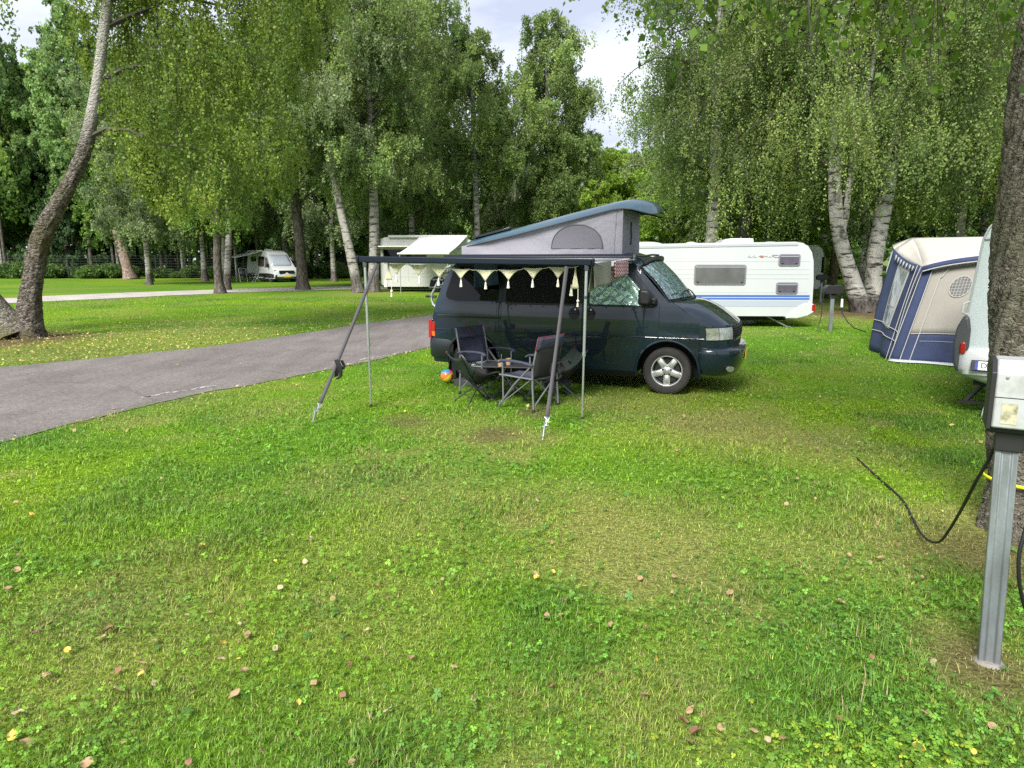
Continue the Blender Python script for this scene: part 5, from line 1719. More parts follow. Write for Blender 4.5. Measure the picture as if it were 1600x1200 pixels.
# mirrors
for sg in (-1, 1):
    m_ = MB()
    prof = [(-.075, -.095), (.06, -.105), (.085, -.06), (.08, .07), (.05, .115), (-.06, .12), (-.085, .09), (-.085, -.07)]
    m_.prism(prof, lambda a, b: (-.30 + a * .9, sg * .965, 1.30 + b * .92), lambda a, b: (-.295 + a, sg * 1.10, 1.30 + b))
    m_.prism(prof, lambda a, b: (-.295 + a, sg * 1.1005, 1.30 + b), lambda a, b: (-.285 + a * .7, sg * 1.14, 1.30 + b * .75))
    mi = m_.build('wing_mirror', M['black_plastic'], VAN, bevel=.015, bseg=3)
    a_ = MB(); a_.box((-.215, sg * .93, 1.25), (.10, .12, .09)); a_.build('mirror_arm', M['black_plastic'], mi, bevel=.02)

# ------- raised roof
px_ = [-3.26, -3.20, -3.05, -2.7, -2.3, -1.93, -1.5, -1.1, -.85, -.70, -.58, -.46, -.37, -.31, -.29]
zu_ = [1.965, 2.01, 2.075, 2.155, 2.245, 2.33, 2.43, 2.52, 2.57, 2.592, 2.598, 2.585, 2.555, 2.51, 2.47]
zl_ = [1.95, 1.962, 1.985, 2.055, 2.135, 2.218, 2.315, 2.405, 2.462, 2.475, 2.462, 2.43, 2.405, 2.41, 2.43]
hw_ = [.50, .57, .63, .66, .67, .675, .675, .675, .67, .66, .64, .59, .50, .38, .25]
mb = MB()
rows_top, rows_bot = [], []
VS = np.linspace(-1, 1, 25)
for x, zu, zl, hw in zip(px_, zu_, zl_, hw_):
    row = []
    for u in VS:
        e = abs(u) ** 7
        row.append((x, u * hw, zl + .012 + (zu - zl - .012) * (1 - e) + .035 * (1 - u * u) * (1 - e)))
    rows_top.append(row)
    rows_bot.append([(x, u * hw, zl + .008 + (min(.06, (zu - zl) * .55)) * (1 - abs(u) ** 9)) for u in VS])
mb.grid(rows_top, flip=True)
mb.grid(rows_bot)
mb.grid([rows_top[0], rows_bot[0]]); mb.grid([rows_top[-1], rows_bot[-1]], flip=True)
pop = mb.build('pop_top_roof', M['roof_paint'], VAN, smooth=48)
mb = MB()
for u in (-1, 1):
    mb.tube([(x, u * (hw + .001), zl + .004) for x, zl, hw in zip(px_, zl_, hw_)], .009, 6)
mb.build('edge_seal', M['grey_plastic'], pop)
mb = MB()
mb.beam((-3.02, 0, 2.118), (-2.42, 0, 2.252), 1.0, .03, up=(-.22, 0, 1))
mb.build('solar_panel', M['solar'], pop, bevel=.004)
# canvas: side walls with folds, front wall
def roofline(x): return float(np.interp(x, px_, zl_)) + .02
cw = MB()
random.seed(11)
for sg in (-1, 1):
    rows = []
    for i in range(49):
        x = -3.14 + (3.14 - .715) * i / 48
        zt, zb = roofline(x) , 1.862
        row = []
        for j in range(21):
            f = j / 20
            z = zb + (zt - zb) * f
            # folds fanning out from the front top corner
            d = math.hypot(x + .72, z - 2.45)
            ang = math.atan2(2.45 - z, -.72 - x)
            fold = .012 * math.sin(ang * 26 + 1.3 * math.sin(d * 4)) * math.exp(-d * 1.1) * min(1, d * 4)
            sag = -.030 * math.sin(math.pi * f) * math.sin(math.pi * min(1, i / 44))
            fold += .006 * math.sin(x * 9 + z * 5) * math.sin(math.pi * f)
            row.append((x, sg * (.635 + sag + fold), z))
        rows.append(row)
    cw.grid(rows, flip=(sg < 0))
rows = []
for i in range(25):
    y = -.635 + 1.27 * i / 24
    row = []
    for j in range(13):
        f = j / 12
        z = 1.862 + (roofline(-.715) - 1.862 - .005) * f
        row.append((-.715 + .02 * math.sin(math.pi * f) * math.sin(math.pi * i / 24) - .0 + .006 * math.sin(y * 14 + z * 6) * math.sin(math.pi * f), y, z))
    rows.append(row)
cw.grid(rows, flip=True)
cv = cw.build('canvas_wall', M['canvas'], VAN, smooth=60)
for sg in (-1, 1):
    mw = MB(); ed = []
    pl = []
    for k in range(25):
        t = math.pi * k / 24
        pl.append((-1.355 - .375 * math.cos(t), 1.95 + .325 * math.sin(t) ** .85))
    def wy(x, z):
        f = (z - 1.862) / max(.05, roofline(x) - 1.862)
        return .635 - .030 * math.sin(math.pi * min(1, f)) * math.sin(math.pi * min(1, (x + 3.14) / 2.425 * 48 / 44)) + .006 * math.sin(x * 9 + z * 5) * math.sin(math.pi * min(1, f))
    rows = []
    for k in range(25):
        x, z = pl[k]
        rows.append([(x, sg * (wy(x, 1.95 + (z - 1.95) * g_) + .010), 1.95 + (z - 1.95) * g_) for g_ in np.linspace(0, 1, 8)])
    mw.grid(rows, flip=(sg > 0))
    mwo = mw.build('mesh_window', M['mesh_win'], cv, smooth=60)
    zp = MB(); zp.tube([(x, sg * (wy(x, z) + .012), z) for x, z in pl], .006, 6)
    zp.build('zip', M['grey_plastic'], mwo)
# seam and strap on the front corner
sm = MB()
sm.tube([(-.712, -.637, 1.87), (-.712, -.637, 2.47)], .008, 6)
sm.tube([(-.82, -.640, 1.87), (-.80, -.64, 2.44)], .004, 6)
sm.build('canvas_seam', M['canvas'], cv)
sm = MB(); sm.tube([(-.690, -.12, 2.33), (-.690, -.14, 2.22), (-.688, -.10, 2.12), (-.690, -.13, 2.02)], .010, 6)
sm.tube([(-.690, -.13, 2.02), (-.690, -.03, 2.02)], .008, 6)
sm.build('canvas_strap', M['ink'], cv)
# roof bars, rail under the canvas, awning cassette
rl = MB()
rl.box((-1.9, 0, 1.855), (2.55, 1.32, .03))
rl.build('roof_tray', M['navy_rail'], VAN)
cs = MB()
prof = [(-.055, -.045), (.05, -.045), (.05, .03), (.03, .045), (-.025, .045), (-.05, .02)]
cs.prism(prof, lambda a, b: (-3.30, -.875 + a, 1.818 + b), lambda a, b: (-.50, -.875 + a, 1.818 + b))
cas = cs.build('awning_cassette', M['navy_rail'], VAN, bevel=.006)
e_ = MB(); e_.prism([(a * 1.1, b * 1.12) for a, b in prof], lambda a, b: (-.499, -.875 + a, 1.818 + b), lambda a, b: (-.465, -.875 + a, 1.818 + b))
e_.build('end_cap', M['grey_plastic'], cas, bevel=.008)
e_ = MB()
for x in (-.62, -1.9, -3.1):
    e_.box((x, -.80, 1.775), (.10, .10, .06))
e_.box((-.56, -.86, 1.762), (.07, .05, .035))
e_.build('bracket', M['grey_metal'], cas, bevel=.004)
# black side rack in front of the roof
e_ = MB(); e_.tube([(-.60, -.62, 1.86), (-.42, -.58, 1.84), (-.36, -.3, 1.86), (-.36, .3, 1.86), (-.42, .58, 1.84)], .014, 8)
e_.build('roof_bar', M['black_plastic'], VAN)

# bicycle carrier on the tail
bc = MB()
for y in (-.55, .25):
    pts = [(-3.36, y, 1.70), (-3.46, y, 1.66), (-3.62, y, 1.40), (-3.70, y, 1.26), (-3.705, y, 1.18), (-3.68, y, 1.11), (-3.62, y, 1.06), (-3.56, y, 1.06)]
    bc.tube(pts, .021, 8)
bc.tube([(-3.62, -.55, 1.40), (-3.62, .25, 1.40)], .014, 8)
bc.tube([(-3.52, -.55, 1.08), (-3.50, -.55, 1.45)], .012, 8)
br = bc.build('bike_carrier', M['alu'], VAN)
for y in (-.55, .25):
    for x, z in ((-3.50, 1.60), (-3.58, 1.48), (-3.65, 1.36), (-3.715, 1.23)):
        p_ = MB(); p_.tube([(x + .09, y, z), (x - .09, y, z + .004)], .020, 8); p_.tube([(x - .045, y - .07, z), (x - .045, y + .07, z)], .013, 8)
        p_.build('carrier_pad', M['black_plastic'], br)
# ================================================================== camp: awning, straps, garland, towels, chairs, table
VM = Matrix.Translation(Vector((2.403, 10.029, 0))) @ Matrix.Rotation(R(-21), 4, 'Z')
def vw(x, y, z): return VM @ Vector((x, y, z))
RAIL_L, RAIL_R = Vector((-1.83, 8.42, 1.80)), Vector((.88, 7.72, 1.765))
AW = thing('awning', 'pulled out van awning with a navy front rail on two thin silver legs', 'awning', (-.4, 8.8, 0))
def rel(o, p): return Vector(p) - o.location
mb = MB()
rows = []
for i in range(25):
    f = i / 24
    a = vw(-3.28 + 2.76 * f, -.925, 1.815); b = RAIL_L.lerp(RAIL_R, f) + Vector((0, .02, .01))
    row = []
    for j in range(17):
        t = j / 16
        p = a.lerp(b, t)
        p.z -= .055 * math.sin(math.pi * t) * (1 + .25 * math.sin(f * 9)) + .02 * math.sin(math.pi * t) * (abs(2 * f - 1) ** 6)
        row.append(rel(AW, p))
    rows.append(row)
mb.grid(rows)
mb.build('canopy_cloth', M['awning_cloth'], AW, smooth=60, solid=.003)
mb = MB()
dr = (RAIL_R - RAIL_L).normalized()
mb.beam(rel(AW, RAIL_L), rel(AW, RAIL_R), .055, .075)
mb.beam(rel(AW, RAIL_L - dr * .03), rel(AW, RAIL_L + dr * .0), .065, .085)
mb.beam(rel(AW, RAIL_R), rel(AW, RAIL_R + dr * .03), .065, .085)
mb.build('front_rail', M['navy_rail'], AW, bevel=.012)
for top, foot in ((RAIL_L + dr * .07 + Vector((0, 0, -.035)), Vector((-1.75, 8.40, .0))), (RAIL_R - dr * .06 + Vector((0, 0, -.035)), Vector((.80, 7.70, .0)))):
    mb = MB()
    mid = foot.lerp(top, .43)
    mb.tube([rel(AW, mid), rel(AW, top)], .0165, 10)
    mb.tube([rel(AW, foot), rel(AW, mid + Vector((0, 0, .05)))], .012, 10)
    mb.tube([rel(AW, mid - Vector((0, 0, .02))), rel(AW, mid + Vector((0, 0, .03)))], .021, 10)
    leg = mb.build('leg', M['alu'], AW)
    k = MB(); k.box(rel(AW, foot.lerp(top, .985)), (.045, .045, .06)); k.box(rel(AW, foot.lerp(top, .80)), (.03, .05, .035)); k.build('leg_bracket', M['grey_plastic'], leg, bevel=.005)
    k = MB(); k.tube([rel(AW, foot + Vector((0, 0, -.02))), rel(AW, foot + Vector((0, 0, .03)))], [.024, .014], 8); k.build('foot', M['black_plastic'], leg)
mb = MB()
for f in (.02, .98):       # folding arms under the cloth
    a = vw(-3.28 + 2.76 * f, -.93, 1.80); b = RAIL_L.lerp(RAIL_R, f)
    e = a.lerp(b, .5) + dr * (.5 if f < .5 else -.5) + Vector((0, 0, -.02))
    for p, q_ in ((a, e), (e, b)):
        k = MB(); k.tube([rel(AW, p), rel(AW, q_)], .016, 8); k.build('folding_arm', M['grey_metal'], AW)

def tie_strap(label, top, end, peg, bagp, tails):
    t = thing('tie_down_strap', label, 'strap', (peg[0], peg[1], 0), 0, None)
    top, end, peg = Vector(top), Vector(end), Vector(peg)
    mb = MB()
    n = 14
    rows = []
    dirv = (end - top).normalized()
    side = dirv.cross(Vector((0, 1, .1))).normalized()
    for i in range(n + 1):
        f = i / n
        p = top.lerp(end, f) + Vector((0, 0, -.02 * math.sin(math.pi * f)))
        tw = side * math.cos(.5 * math.sin(f * 3)) + Vector((0, 1, 0)) * math.sin(.5 * math.sin(f * 3)) * .5
        rows.append([rel(t, p - tw * .021), rel(t, p + tw * .021)])
    mb.grid(rows)
    mb.build('webbing', M['strap'], t, smooth=60, solid=.003)
    mb = MB()
    hook = end + dirv * .09
    mb.tube([rel(t, end - side * .03), rel(t, end + side * .03)], .006, 6)
    mb.tube([rel(t, end - side * .026), rel(t, end + dirv * .02), rel(t, hook)], [.008, .012, .012], 8)
    mb.tube([rel(t, end + side * .026), rel(t, hook)], [.006, .006], 8)
    mb.build('tensioner', M['grey_metal'], t)
    mb = MB()
    ptop = Vector((hook.x, hook.y, hook.z))
    mb.tube([rel(t, ptop + Vector((.0, 0, .03))), rel(t, ptop + Vector((-.014, 0, .035))), rel(t, ptop + Vector((-.014, 0, 0))), rel(t, peg + Vector((0, 0, -.08)))], [.008, .009, .011, .008], 8)
    mb.tube([rel(t, ptop + Vector((-.04, 0, -.012))), rel(t, ptop + Vector((.03, 0, .005)))], .007, 6)
    mb.build('peg', M['galv'], t)
    mb = MB()
    random.seed(len(label))
    bagp = Vector(bagp)
    for pts, w in tails:
        P_ = [bagp + Vector(p) for p in pts]
        rows = []
        for i, p in enumerate(P_):
            rows.append([rel(t, p + Vector((-w, .01, 0))), rel(t, p + Vector((w, -.01, .01)))])
        mb.grid(rows)
    mb.build('loose_end', M['black_cloth'], t, smooth=60, solid=.012)
    return t
tie_strap('grey tie down strap slanting from the left awning rail end to a bent peg', (-1.60, 8.36, 1.775), (-2.16, 7.60, .20), (-2.24, 7.49, 0), (-1.985, 7.80, .60),
          [([(-.02, 0, .07), (.0, 0, 0), (-.03, 0, -.13)], .02), ([(.0, -.02, .05), (.05, -.02, .06), (.075, -.02, 0), (.06, -.02, -.04)], .014), ([(.0, -.03, .06), (.035, -.03, -.02), (.03, -.03, -.12), (-.01, -.03, -.15)], .022)])
tie_strap('grey tie down strap with tangled black loops beside the red piped chair', (.61, 7.79, 1.74), (.36, 6.93, .20), (.30, 6.77, 0), (.47, 7.30, .64),
          [([(-.03, -.02, .07), (-.05, -.02, -.02), (-.02, -.02, -.10)], .016), ([(.0, -.03, .06), (.05, -.03, .08), (.08, -.03, .01), (.03, -.03, -.05)], .014), ([(.02, -.02, .0), (.05, -.02, -.08), (.0, -.02, -.13), (-.04, -.02, -.06)], .012), ([(-.01, 0, .0), (-.02, 0, -.15), (-.03, 0, -.30)], .014), ([(.05, -.02, .05), (.13, -.02, .10), (.16, -.02, .06)], .008)])

# crocheted garland along the rail
def crochet():
    m = bpy.data.materials.new('crochet_cotton')
    m.use_nodes = True
    N, L = m.node_tree.nodes, m.node_tree.links
    b = N['Principled BSDF']; b.inputs['Base Color'].default_value = (.72, .70, .50, 1); b.inputs['Roughness'].default_value = .95
    t = N.new('ShaderNodeTexCoord'); v = N.new('ShaderNodeTexVoronoi'); v.inputs['Scale'].default_value = 62
    L.new(t.outputs['Object'], v.inputs['Vector'])
    lt = N.new('ShaderNodeMath'); lt.operation = 'LESS_THAN'; lt.inputs[1].default_value = .27
    L.new(v.outputs['Distance'], lt.inputs[0])
    tr = N.new('ShaderNodeBsdfTransparent'); tl = N.new('ShaderNodeBsdfTranslucent'); tl.inputs['Color'].default_value = (.72, .70, .45, 1)
    m1 = N.new('ShaderNodeMixShader'); m1.inputs['Fac'].default_value = .35
    L.new(b.outputs['BSDF'], m1.inputs[1]); L.new(tl.outputs['BSDF'], m1.inputs[2])
    m2 = N.new('ShaderNodeMixShader')
    L.new(lt.outputs[0], m2.inputs['Fac']); L.new(m1.outputs['Shader'], m2.inputs[1]); L.new(tr.outputs['BSDF'], m2.inputs[2])
    L.new(m2.outputs['Shader'], N['Material Output'].inputs['Surface'])
    bp = N.new('ShaderNodeBump'); bp.inputs['Strength'].default_value = .6; L.new(v.outputs['Distance'], bp.inputs['Height']); L.new(bp.outputs['Normal'], b.inputs['Normal'])
    return m
M['crochet'] = crochet()
M['cotton'] = pm('cotton_tassel', (.74, .73, .62), .95, bump=.5, bscale=90)
GL = thing('garland', 'cream crocheted bunting with tassels strung below the awning rail', 'garland', (-.4, 8.1, 1.7))
def rail_at(X):
    f = (X - RAIL_L.x) / (RAIL_R.x - RAIL_L.x)
    return RAIL_L.lerp(RAIL_R, f) + Vector((.02, .07, 0))
fl_x = [(-1.40, -.050), (-1.13, -.055), (-.88, -.085), (-.62, -.098), (-.33, -.105), (-.06, -.098), (.22, -.075), (.50, -.060)]
cord = [rail_at(-1.55) + Vector((0, 0, -.04))]
for i, (X, dz) in enumerate(fl_x):
    p = rail_at(X) + Vector((0, 0, dz))
    w, h = random.uniform(.104, .115), random.uniform(.108, .122)
    cord += [p + dr * (-w), p + dr * w]
    mb = MB()
    rows = []
    for k in range(13):
        u = -1 + 2 * k / 12
        ylow = -h * (1 - abs(u)) ** 1.55 - .012
        rows.append([rel(GL, p + dr * (w * u) + Vector((0, .012 * math.sin(u * 3 + i) * j / 4, ylow * j / 4))) for j in range(5)])
    mb.grid(rows)
    fo = mb.build('flag', M['crochet'], GL, smooth=70, solid=.004)
    q_ = rel(GL, p + Vector((random.uniform(-.008, .008), 0, -h - .005)))
    tb = MB(); tb.lathe([(.004, 0), (.006, -.02), (.012, -.03), (.010, -.038), (.013, -.055), (.018, -.088), (.016, -.094), (0, -.092)], 10, 'Z', q_)
    tb.build('tassel', M['cotton'], fo)
cord.append(rail_at(.72) + Vector((0, 0, -.045)))
mb = MB()
cs_ = []
for a, b in zip(cord[:-1], cord[1:]):
    cs_ += [a, a.lerp(b, .5) + Vector((0, 0, -.006))]
mb.tube([rel(GL, p) for p in cs_ + [cord[-1]]], .004, 5)
mb.build('cord', M['cotton'], GL)
for X, z0, ln_, wv in ((-1.50, -.04, .20, .05), (.69, -.045, .25, .055)):      # the loose ends hang straight down
    p = rail_at(X) + Vector((0, 0, z0))
    mb = MB()
    rows = []
    for k in range(9):
        f = k / 8
        ww = .012 + (wv - .012) * max(0, (f - .35) / .65) ** .8
        rows.append([rel(GL, p + dr * (ww * u * .8) + Vector((0, .01 * u, -ln_ * f))) for u in (-1, -.5, 0, .5, 1)])
    mb.grid(rows)
    fo = mb.build('flag', M['crochet'], GL, smooth=70, solid=.004)
    q_ = rel(GL, p + dr * (-wv * .8) + Vector((0, 0, -ln_ * .9)))
    tb = MB(); tb.tube([q_ + Vector((0, 0, .02)), q_ + Vector((-.005, 0, -.02))], .004, 5); tb.lathe([(.006, -.02), (.012, -.03), (.016, -.06), (.022, -.105), (0, -.108)], 10, 'Z', q_)
    tb.build('tassel', M['cotton'], fo)
    q_ = rel(GL, p + dr * (wv * .6) + Vector((0, 0, -ln_)))
    tb = MB(); tb.tube([q_, q_ + Vector((0, 0, -.12)), q_ + Vector((-.012, 0, -.20))], .004, 5); tb.sphere(q_ + Vector((0, 0, -.135)), .016, 10, 6); tb.lathe([(.005, -.15), (.010, -.20), (0, -.205)], 8, 'Z', q_)
    tb.build('beaded_cord', M['cotton'], fo)

# clothes line and towels
LA, LB = Vector((.845, 7.74, 1.745)), Vector((1.66, 9.40, 1.80))
mb = MB(); mb.tube([LA, LA.lerp(LB, .3) + Vector((0, 0, -.006)), LA.lerp(LB, .6) + Vector((0, 0, -.006)), LB], .003, 5)
tag(mb.build('clothes_line', M['white_plain']), 'thin clothes line from the right awning leg to the van roof', 'clothes line')
def towel(name, label, f0, f1, drop, back, mat_, amp=.02, skew=0.0, seed=1):
    random.seed(seed)
    a, b = LA.lerp(LB, f0), LA.lerp(LB, f1)
    nrm = (b - a).cross(Vector((0, 0, 1))).normalized()
    if nrm.y > 0: nrm = -nrm
    rows = []
    for i in range(15):
        f = i / 14
        p = a.lerp(b, f) + Vector((0, 0, .004))
        row = []
        for j in range(-8, 13):
            if j < 0:
                t = -j / 8
                d_, o_ = back * t, .006 + .03 * t
                row.append(p + Vector((0, 0, -d_ * (1 - skew * f))) - nrm * (o_ + amp * .6 * math.sin(f * 9 + 2) * t))
            else:
                t = j / 12
                row.append(p + Vector((0, 0, -drop * t * (1 - .10 * f))) + nrm * (.006 + .012 * t + amp * math.sin(f * 8 + seed) * t))
        rows.append(row)
    mb = MB(); mb.grid(rows)
    return tag(mb.build(name, mat_, smooth=70, solid=.005), label, 'towel')
def pattern_towel():
    m = pm('red_zigzag_cloth', (.22, .035, .05), .95)
    N, L = m.node_tree.nodes, m.node_tree.links
    b = N['Principled BSDF']
    t = N.new('ShaderNodeTexCoord')
    mp_ = N.new('ShaderNodeMapping'); mp_.inputs['Rotation'].default_value = (0, 0, R(-64))
    L.new(t.outputs['Object'], mp_.inputs['Vector'])
    sp = N.new('ShaderNodeSeparateXYZ'); L.new(mp_.outputs['Vector'], sp.inputs['Vector'])
    tri = N.new('ShaderNodeMath'); tri.operation = 'PINGPONG'; tri.inputs[1].default_value = .035
    L.new(sp.outputs['X'], tri.inputs[0])
    ad = N.new('ShaderNodeMath'); ad.operation = 'ADD'; L.new(tri.outputs[0], ad.inputs[0]); L.new(sp.outputs['Z'], ad.inputs[1])
    md = N.new('ShaderNodeMath'); md.operation = 'PINGPONG'; md.inputs[1].default_value = .022; L.new(ad.outputs[0], md.inputs[0])
    gt = N.new('ShaderNodeMath'); gt.operation = 'GREATER_THAN'; gt.inputs[1].default_value = .012; L.new(md.outputs[0], gt.inputs[0])
    mx_ = N.new('ShaderNodeMixRGB'); mx_.inputs['Color1'].default_value = (.22, .035, .05, 1); mx_.inputs['Color2'].default_value = (.62, .48, .48, 1)
    L.new(gt.outputs[0], mx_.inputs['Fac']); L.new(mx_.outputs['Color'], b.inputs['Base Color'])
    return m
towel('towel', 'grey green towel folded over the clothes line beside the silver awning leg', .07, .42, .28, .33, M['towel_grey'], .018, .55, 2)
towel('towel', 'small dark red zigzag towel on the clothes line in front of the cab window', .50, .80, .20, .25, pattern_towel(), .014, .3, 4)
# blue towel in front of the rear side window
rows = []
for i in range(17):
    f = i / 16
    row = []
    for j in range(13):
        t = j / 12
        row.append(vw(-2.77 + .35 * f + .02 * t, -1.00 - .025 * t * math.sin(f * 10 + 1) - (.05 * t if f < .12 else 0), 1.795 - t * (.40 - .05 * f)))
    rows.append(row)
mb = MB(); mb.grid(rows)
tag(mb.build('towel', M['towel_blue'], smooth=70, solid=.005), 'dark blue towel hanging from the awning in front of the rear side window', 'towel')

# ------------------------------------------------ chairs
def arm_chair(name, label, loc, rz, backrest, piping):
    t = thing(name, label, 'chair', loc, rz, None)
    f = MB()
    for s in (-1, 1):
        y = .265 * s
        f.tube([(-.235, y, 0), (-.215, y, .30), (-.215, y, .52), (-.295, y * .98, .885)], .0125, 8)
        f.tube([(.30, y * 1.03, 0), (.06, y * 1.03, .30), (-.205, y * 1.02, .56)], .0125, 8)
        f.tube([(.21, y * 1.06, .11), (.215, y * 1.08, .585)], .0105, 8)
        f.tube([(-.22, y * 1.05, .40), (.27, y * 1.05, .415)], .010, 8)
    f.tube([(-.222, -.265, .06), (-.212, .265, .42)], .0095, 8); f.tube([(-.232, .265, .06), (-.222, -.265, .42)], .0095, 8)
    f.tube([(.25, -.27, .07), (.20, .27, .40)], .0095, 8); f.tube([(.26, .27, .07), (.21, -.27, .40)], .0095, 8)
    f.tube([(.24, -.27, .06), (-.20, -.255, .40)], .008, 8); f.tube([(.24, .27, .06), (-.20, .255, .40)], .008, 8)
    fr = f.build('frame', M['chair_tube'], t)
    for s in (-1, 1):
        for x, y in ((-.235, .265 * s), (.30, .273 * s)):
            k = MB(); k.tube([(x, y, 0), (x, y, .035)], [.021, .017], 8); k.build('foot', M['black_plastic'], fr)
    def sling(x0, z0, x1, z1, w, sag, nn, dirn):
        rows = []
        for i in range(nn):
            a = i / (nn - 1)
            row = []
            for j in range(9):
                b = -1 + 2 * j / 8
                s_ = sag * (1 - b * b) * math.sin(math.pi * min(1, .15 + a * .7))
                row.append((x0 + (x1 - x0) * a + dirn[0] * s_, w * b, z0 + (z1 - z0) * a + dirn[1] * s_))
            rows.append(row)
        return rows
    k = MB(); k.grid(sling(-.20, .385, .26, .425, .245, .05, 9, (0, -1))); k.build('seat', M['navy_cloth'], t, smooth=60, solid=.014)
    k = MB(); k.grid(sling(-.215, .40, -.272, .765, .255, .06, 9, (-1, 0))); k.build('backrest', M['navy_cloth'] if backrest == 'navy' else M['black_mesh'], t, smooth=60, solid=.010)
    k = MB(); k.grid(sling(-.268, .745, -.308, .895, .272, .03, 6, (-1, 0))); hr = k.build('head_panel', M['navy_cloth'], t, smooth=60, solid=.022)
    if piping:
        k = MB(); pts = sling(-.268, .745, -.308, .900, .275, .03, 6, (-1, 0))
        k.tube([pts[0][0]] + [r_[0] for r_ in pts] + pts[-1] + [r_[-1] for r_ in pts[::-1]], .008, 6); k.build('piping', M['red_piping'], hr)
    else:
        k = MB(); k.lathe([(0, .0), (.036, .0), (.036, .006), (0, .006)], 16, 'X', (-.303, 0, .84)); k.build('emblem', pm('brown_patch', (.12, .045, .02), .8), hr)
    for s in (-1, 1):
        k = MB(); pts = [(-.235, .285 * s, .565), (-.1, .288 * s, .59), (.1, .288 * s, .60), (.22, .288 * s, .595), (.28, .285 * s, .565)]
        for a, b in zip(pts[:-1], pts[1:]): k.beam(a, b, .055, .026)
        k.build('armrest', M['navy_cloth'], t, bevel=.010)
    return t
CH1 = arm_chair('camping_chair', 'navy high backed folding chair standing against the van sliding door', (-.36, 9.28, 0), R(-42), 'navy', False)
CH2 = arm_chair('camping_chair', 'folding armchair with red piping seen from behind, black mesh back', (.23, 8.40, 0), R(143), 'mesh', True)
def pack_chair(name, label, loc, rz):
    t = thing(name, label, 'chair', loc, rz, None)
    def surf(u, v):
        """u 0 back .. 1 front, v -1..1 across"""
        zb = .64 + (.40 - .64) * u
        x = -.30 + .56 * u
        bow = (1 - v * v)
        dip = .235 * math.sin(math.pi * min(1, u ** .75)) + .04
        return (x + .05 * math.sin(math.pi * u) * (1 - abs(v)), v * (.235 + .03 * math.sin(math.pi * u)), zb - dip * (.42 + .58 * bow) * math.sin(math.pi * (u * .86 + .07)) - (.05 * bow * (1 - u)))
    k = MB(); k.grid([[surf(u, v) for v in np.linspace(-1, 1, 13)] for u in np.linspace(.30, 1, 13)]); k.build('seat', M['black_mesh'], t, smooth=60, solid=.008)
    k = MB(); k.grid([[surf(u, v) for v in np.linspace(-1, 1, 13)] for u in np.linspace(0, .32, 8)]); k.build('backrest', M['green_cloth'], t, smooth=60, solid=.010)
    f = MB()
    for s in (-1, 1):
        f.tube([(0, .05 * s, .20), (-.17, .17 * s, .40), (-.305, .236 * s, .645)], .008, 6)
        f.tube([(0, .05 * s, .20), (.13, .15 * s, .30), (.265, .236 * s, .40)], .008, 6)
        f.tube([(0, .05 * s, .20), (-.21, .21 * s, 0)], .008, 6)
        f.tube([(0, .05 * s, .20), (.23, .22 * s, 0)], .008, 6)
    f.tube([(0, -.07, .20), (0, .07, .20)], .017, 8)
    f.tube([(-.12, -.14, .09), (-.12, .14, .09)], .005, 6)
    fr = f.build('frame', M['dark_tube'], t)
    for s in (-1, 1):
        for u in (0, 1):
            k = MB(); p = surf(u, s * .97); k.sphere((p[0], p[1], p[2] + .004), .013, 8, 6); k.build('corner_tip', M['red_piping'], fr)
        for x in (-.21, .23):
            k = MB(); y = (.21 if x < 0 else .22) * s; k.tube([(x, y, 0), (x, y, .03)], .013, 6); k.build('foot', M['chair_tube'], fr)
    return t
pack_chair('pack_chair', 'low dark green folding seat with its black mesh back nearest the beach ball', (-.46, 8.66, 0), R(28))
pack_chair('pack_chair', 'low green folding seat half hidden behind the chair with red piping', (.62, 8.98, 0), R(196))
# table, cups, ball, step
TB = thing('folding_table', 'low black folding table between the camping chairs', 'table', (-.02, 8.86, 0), R(-8))
k = MB(); k.box((0, 0, .452), (.66, .46, .018)); k.build('tabletop', M['table'], TB, bevel=.006)
for a, b in (((-.26, -.18), (.22, .16)), ((.26, -.18), (-.22, .16)), ((-.26, .18), (.22, -.16)), ((.26, .18), (-.22, -.16))):
    k = MB(); k.tube([(a[0], a[1], 0), (b[0], b[1], .445)], .009, 6); k.build('leg', M['dark_tube'], TB)
def cup(label, x, y, spoon):
    t = thing('cup', label, 'cup', (x, y, .461))
    k = MB(); k.lathe([(0, 0), (.030, 0), (.034, .03), (.036, .085), (.033, .085), (.031, .01), (0, .008)], 18); k.build('mug', M['cup'], t)
    if spoon:
        k = MB(); k.tube([(.0, 0, .02), (.012, 0, .135)], .004, 5); k.sphere((.0125, 0, .142), .009, 8, 6, (.6, 1, 1.5)); k.build('spoon', M['alu'], t)
    return t
cup('tan mug with a spoon standing in it on the low table', -.145, 8.66, True)
cup('plain tan mug without a spoon on the low table', -.045, 8.80, False)
ball_m = [pm('ball_' + n_, c, .35, coat=.4) for n_, c in (('yellow', (.75, .50, .02)), ('pink', (.75, .06, .22)), ('blue', (.03, .32, .62)), ('orange', (.75, .20, .03)), ('golden', (.75, .58, .06)), ('red', (.62, .05, .05)))]
mb = MB()
for sct in range(6):
    rows = []
    for i in range(15):
        th = math.pi * i / 14
        rows.append([(.098 * math.sin(th) * math.cos(2 * math.pi * (sct + j / 5) / 6), .098 * math.sin(th) * math.sin(2 * math.pi * (sct + j / 5) / 6), .098 * math.cos(th)) for j in range(6)])
    mb.grid(rows, mi=sct, flip=True)
bl_ = mb.build('beach_ball', ball_m, smooth=80)
bl_.location = (-.955, 10.02, .115); bl_.rotation_euler = (R(62), R(25), R(30))
tag(bl_, 'small multicoloured beach ball on the grass by the rear bumper', 'ball')
mb = MB()
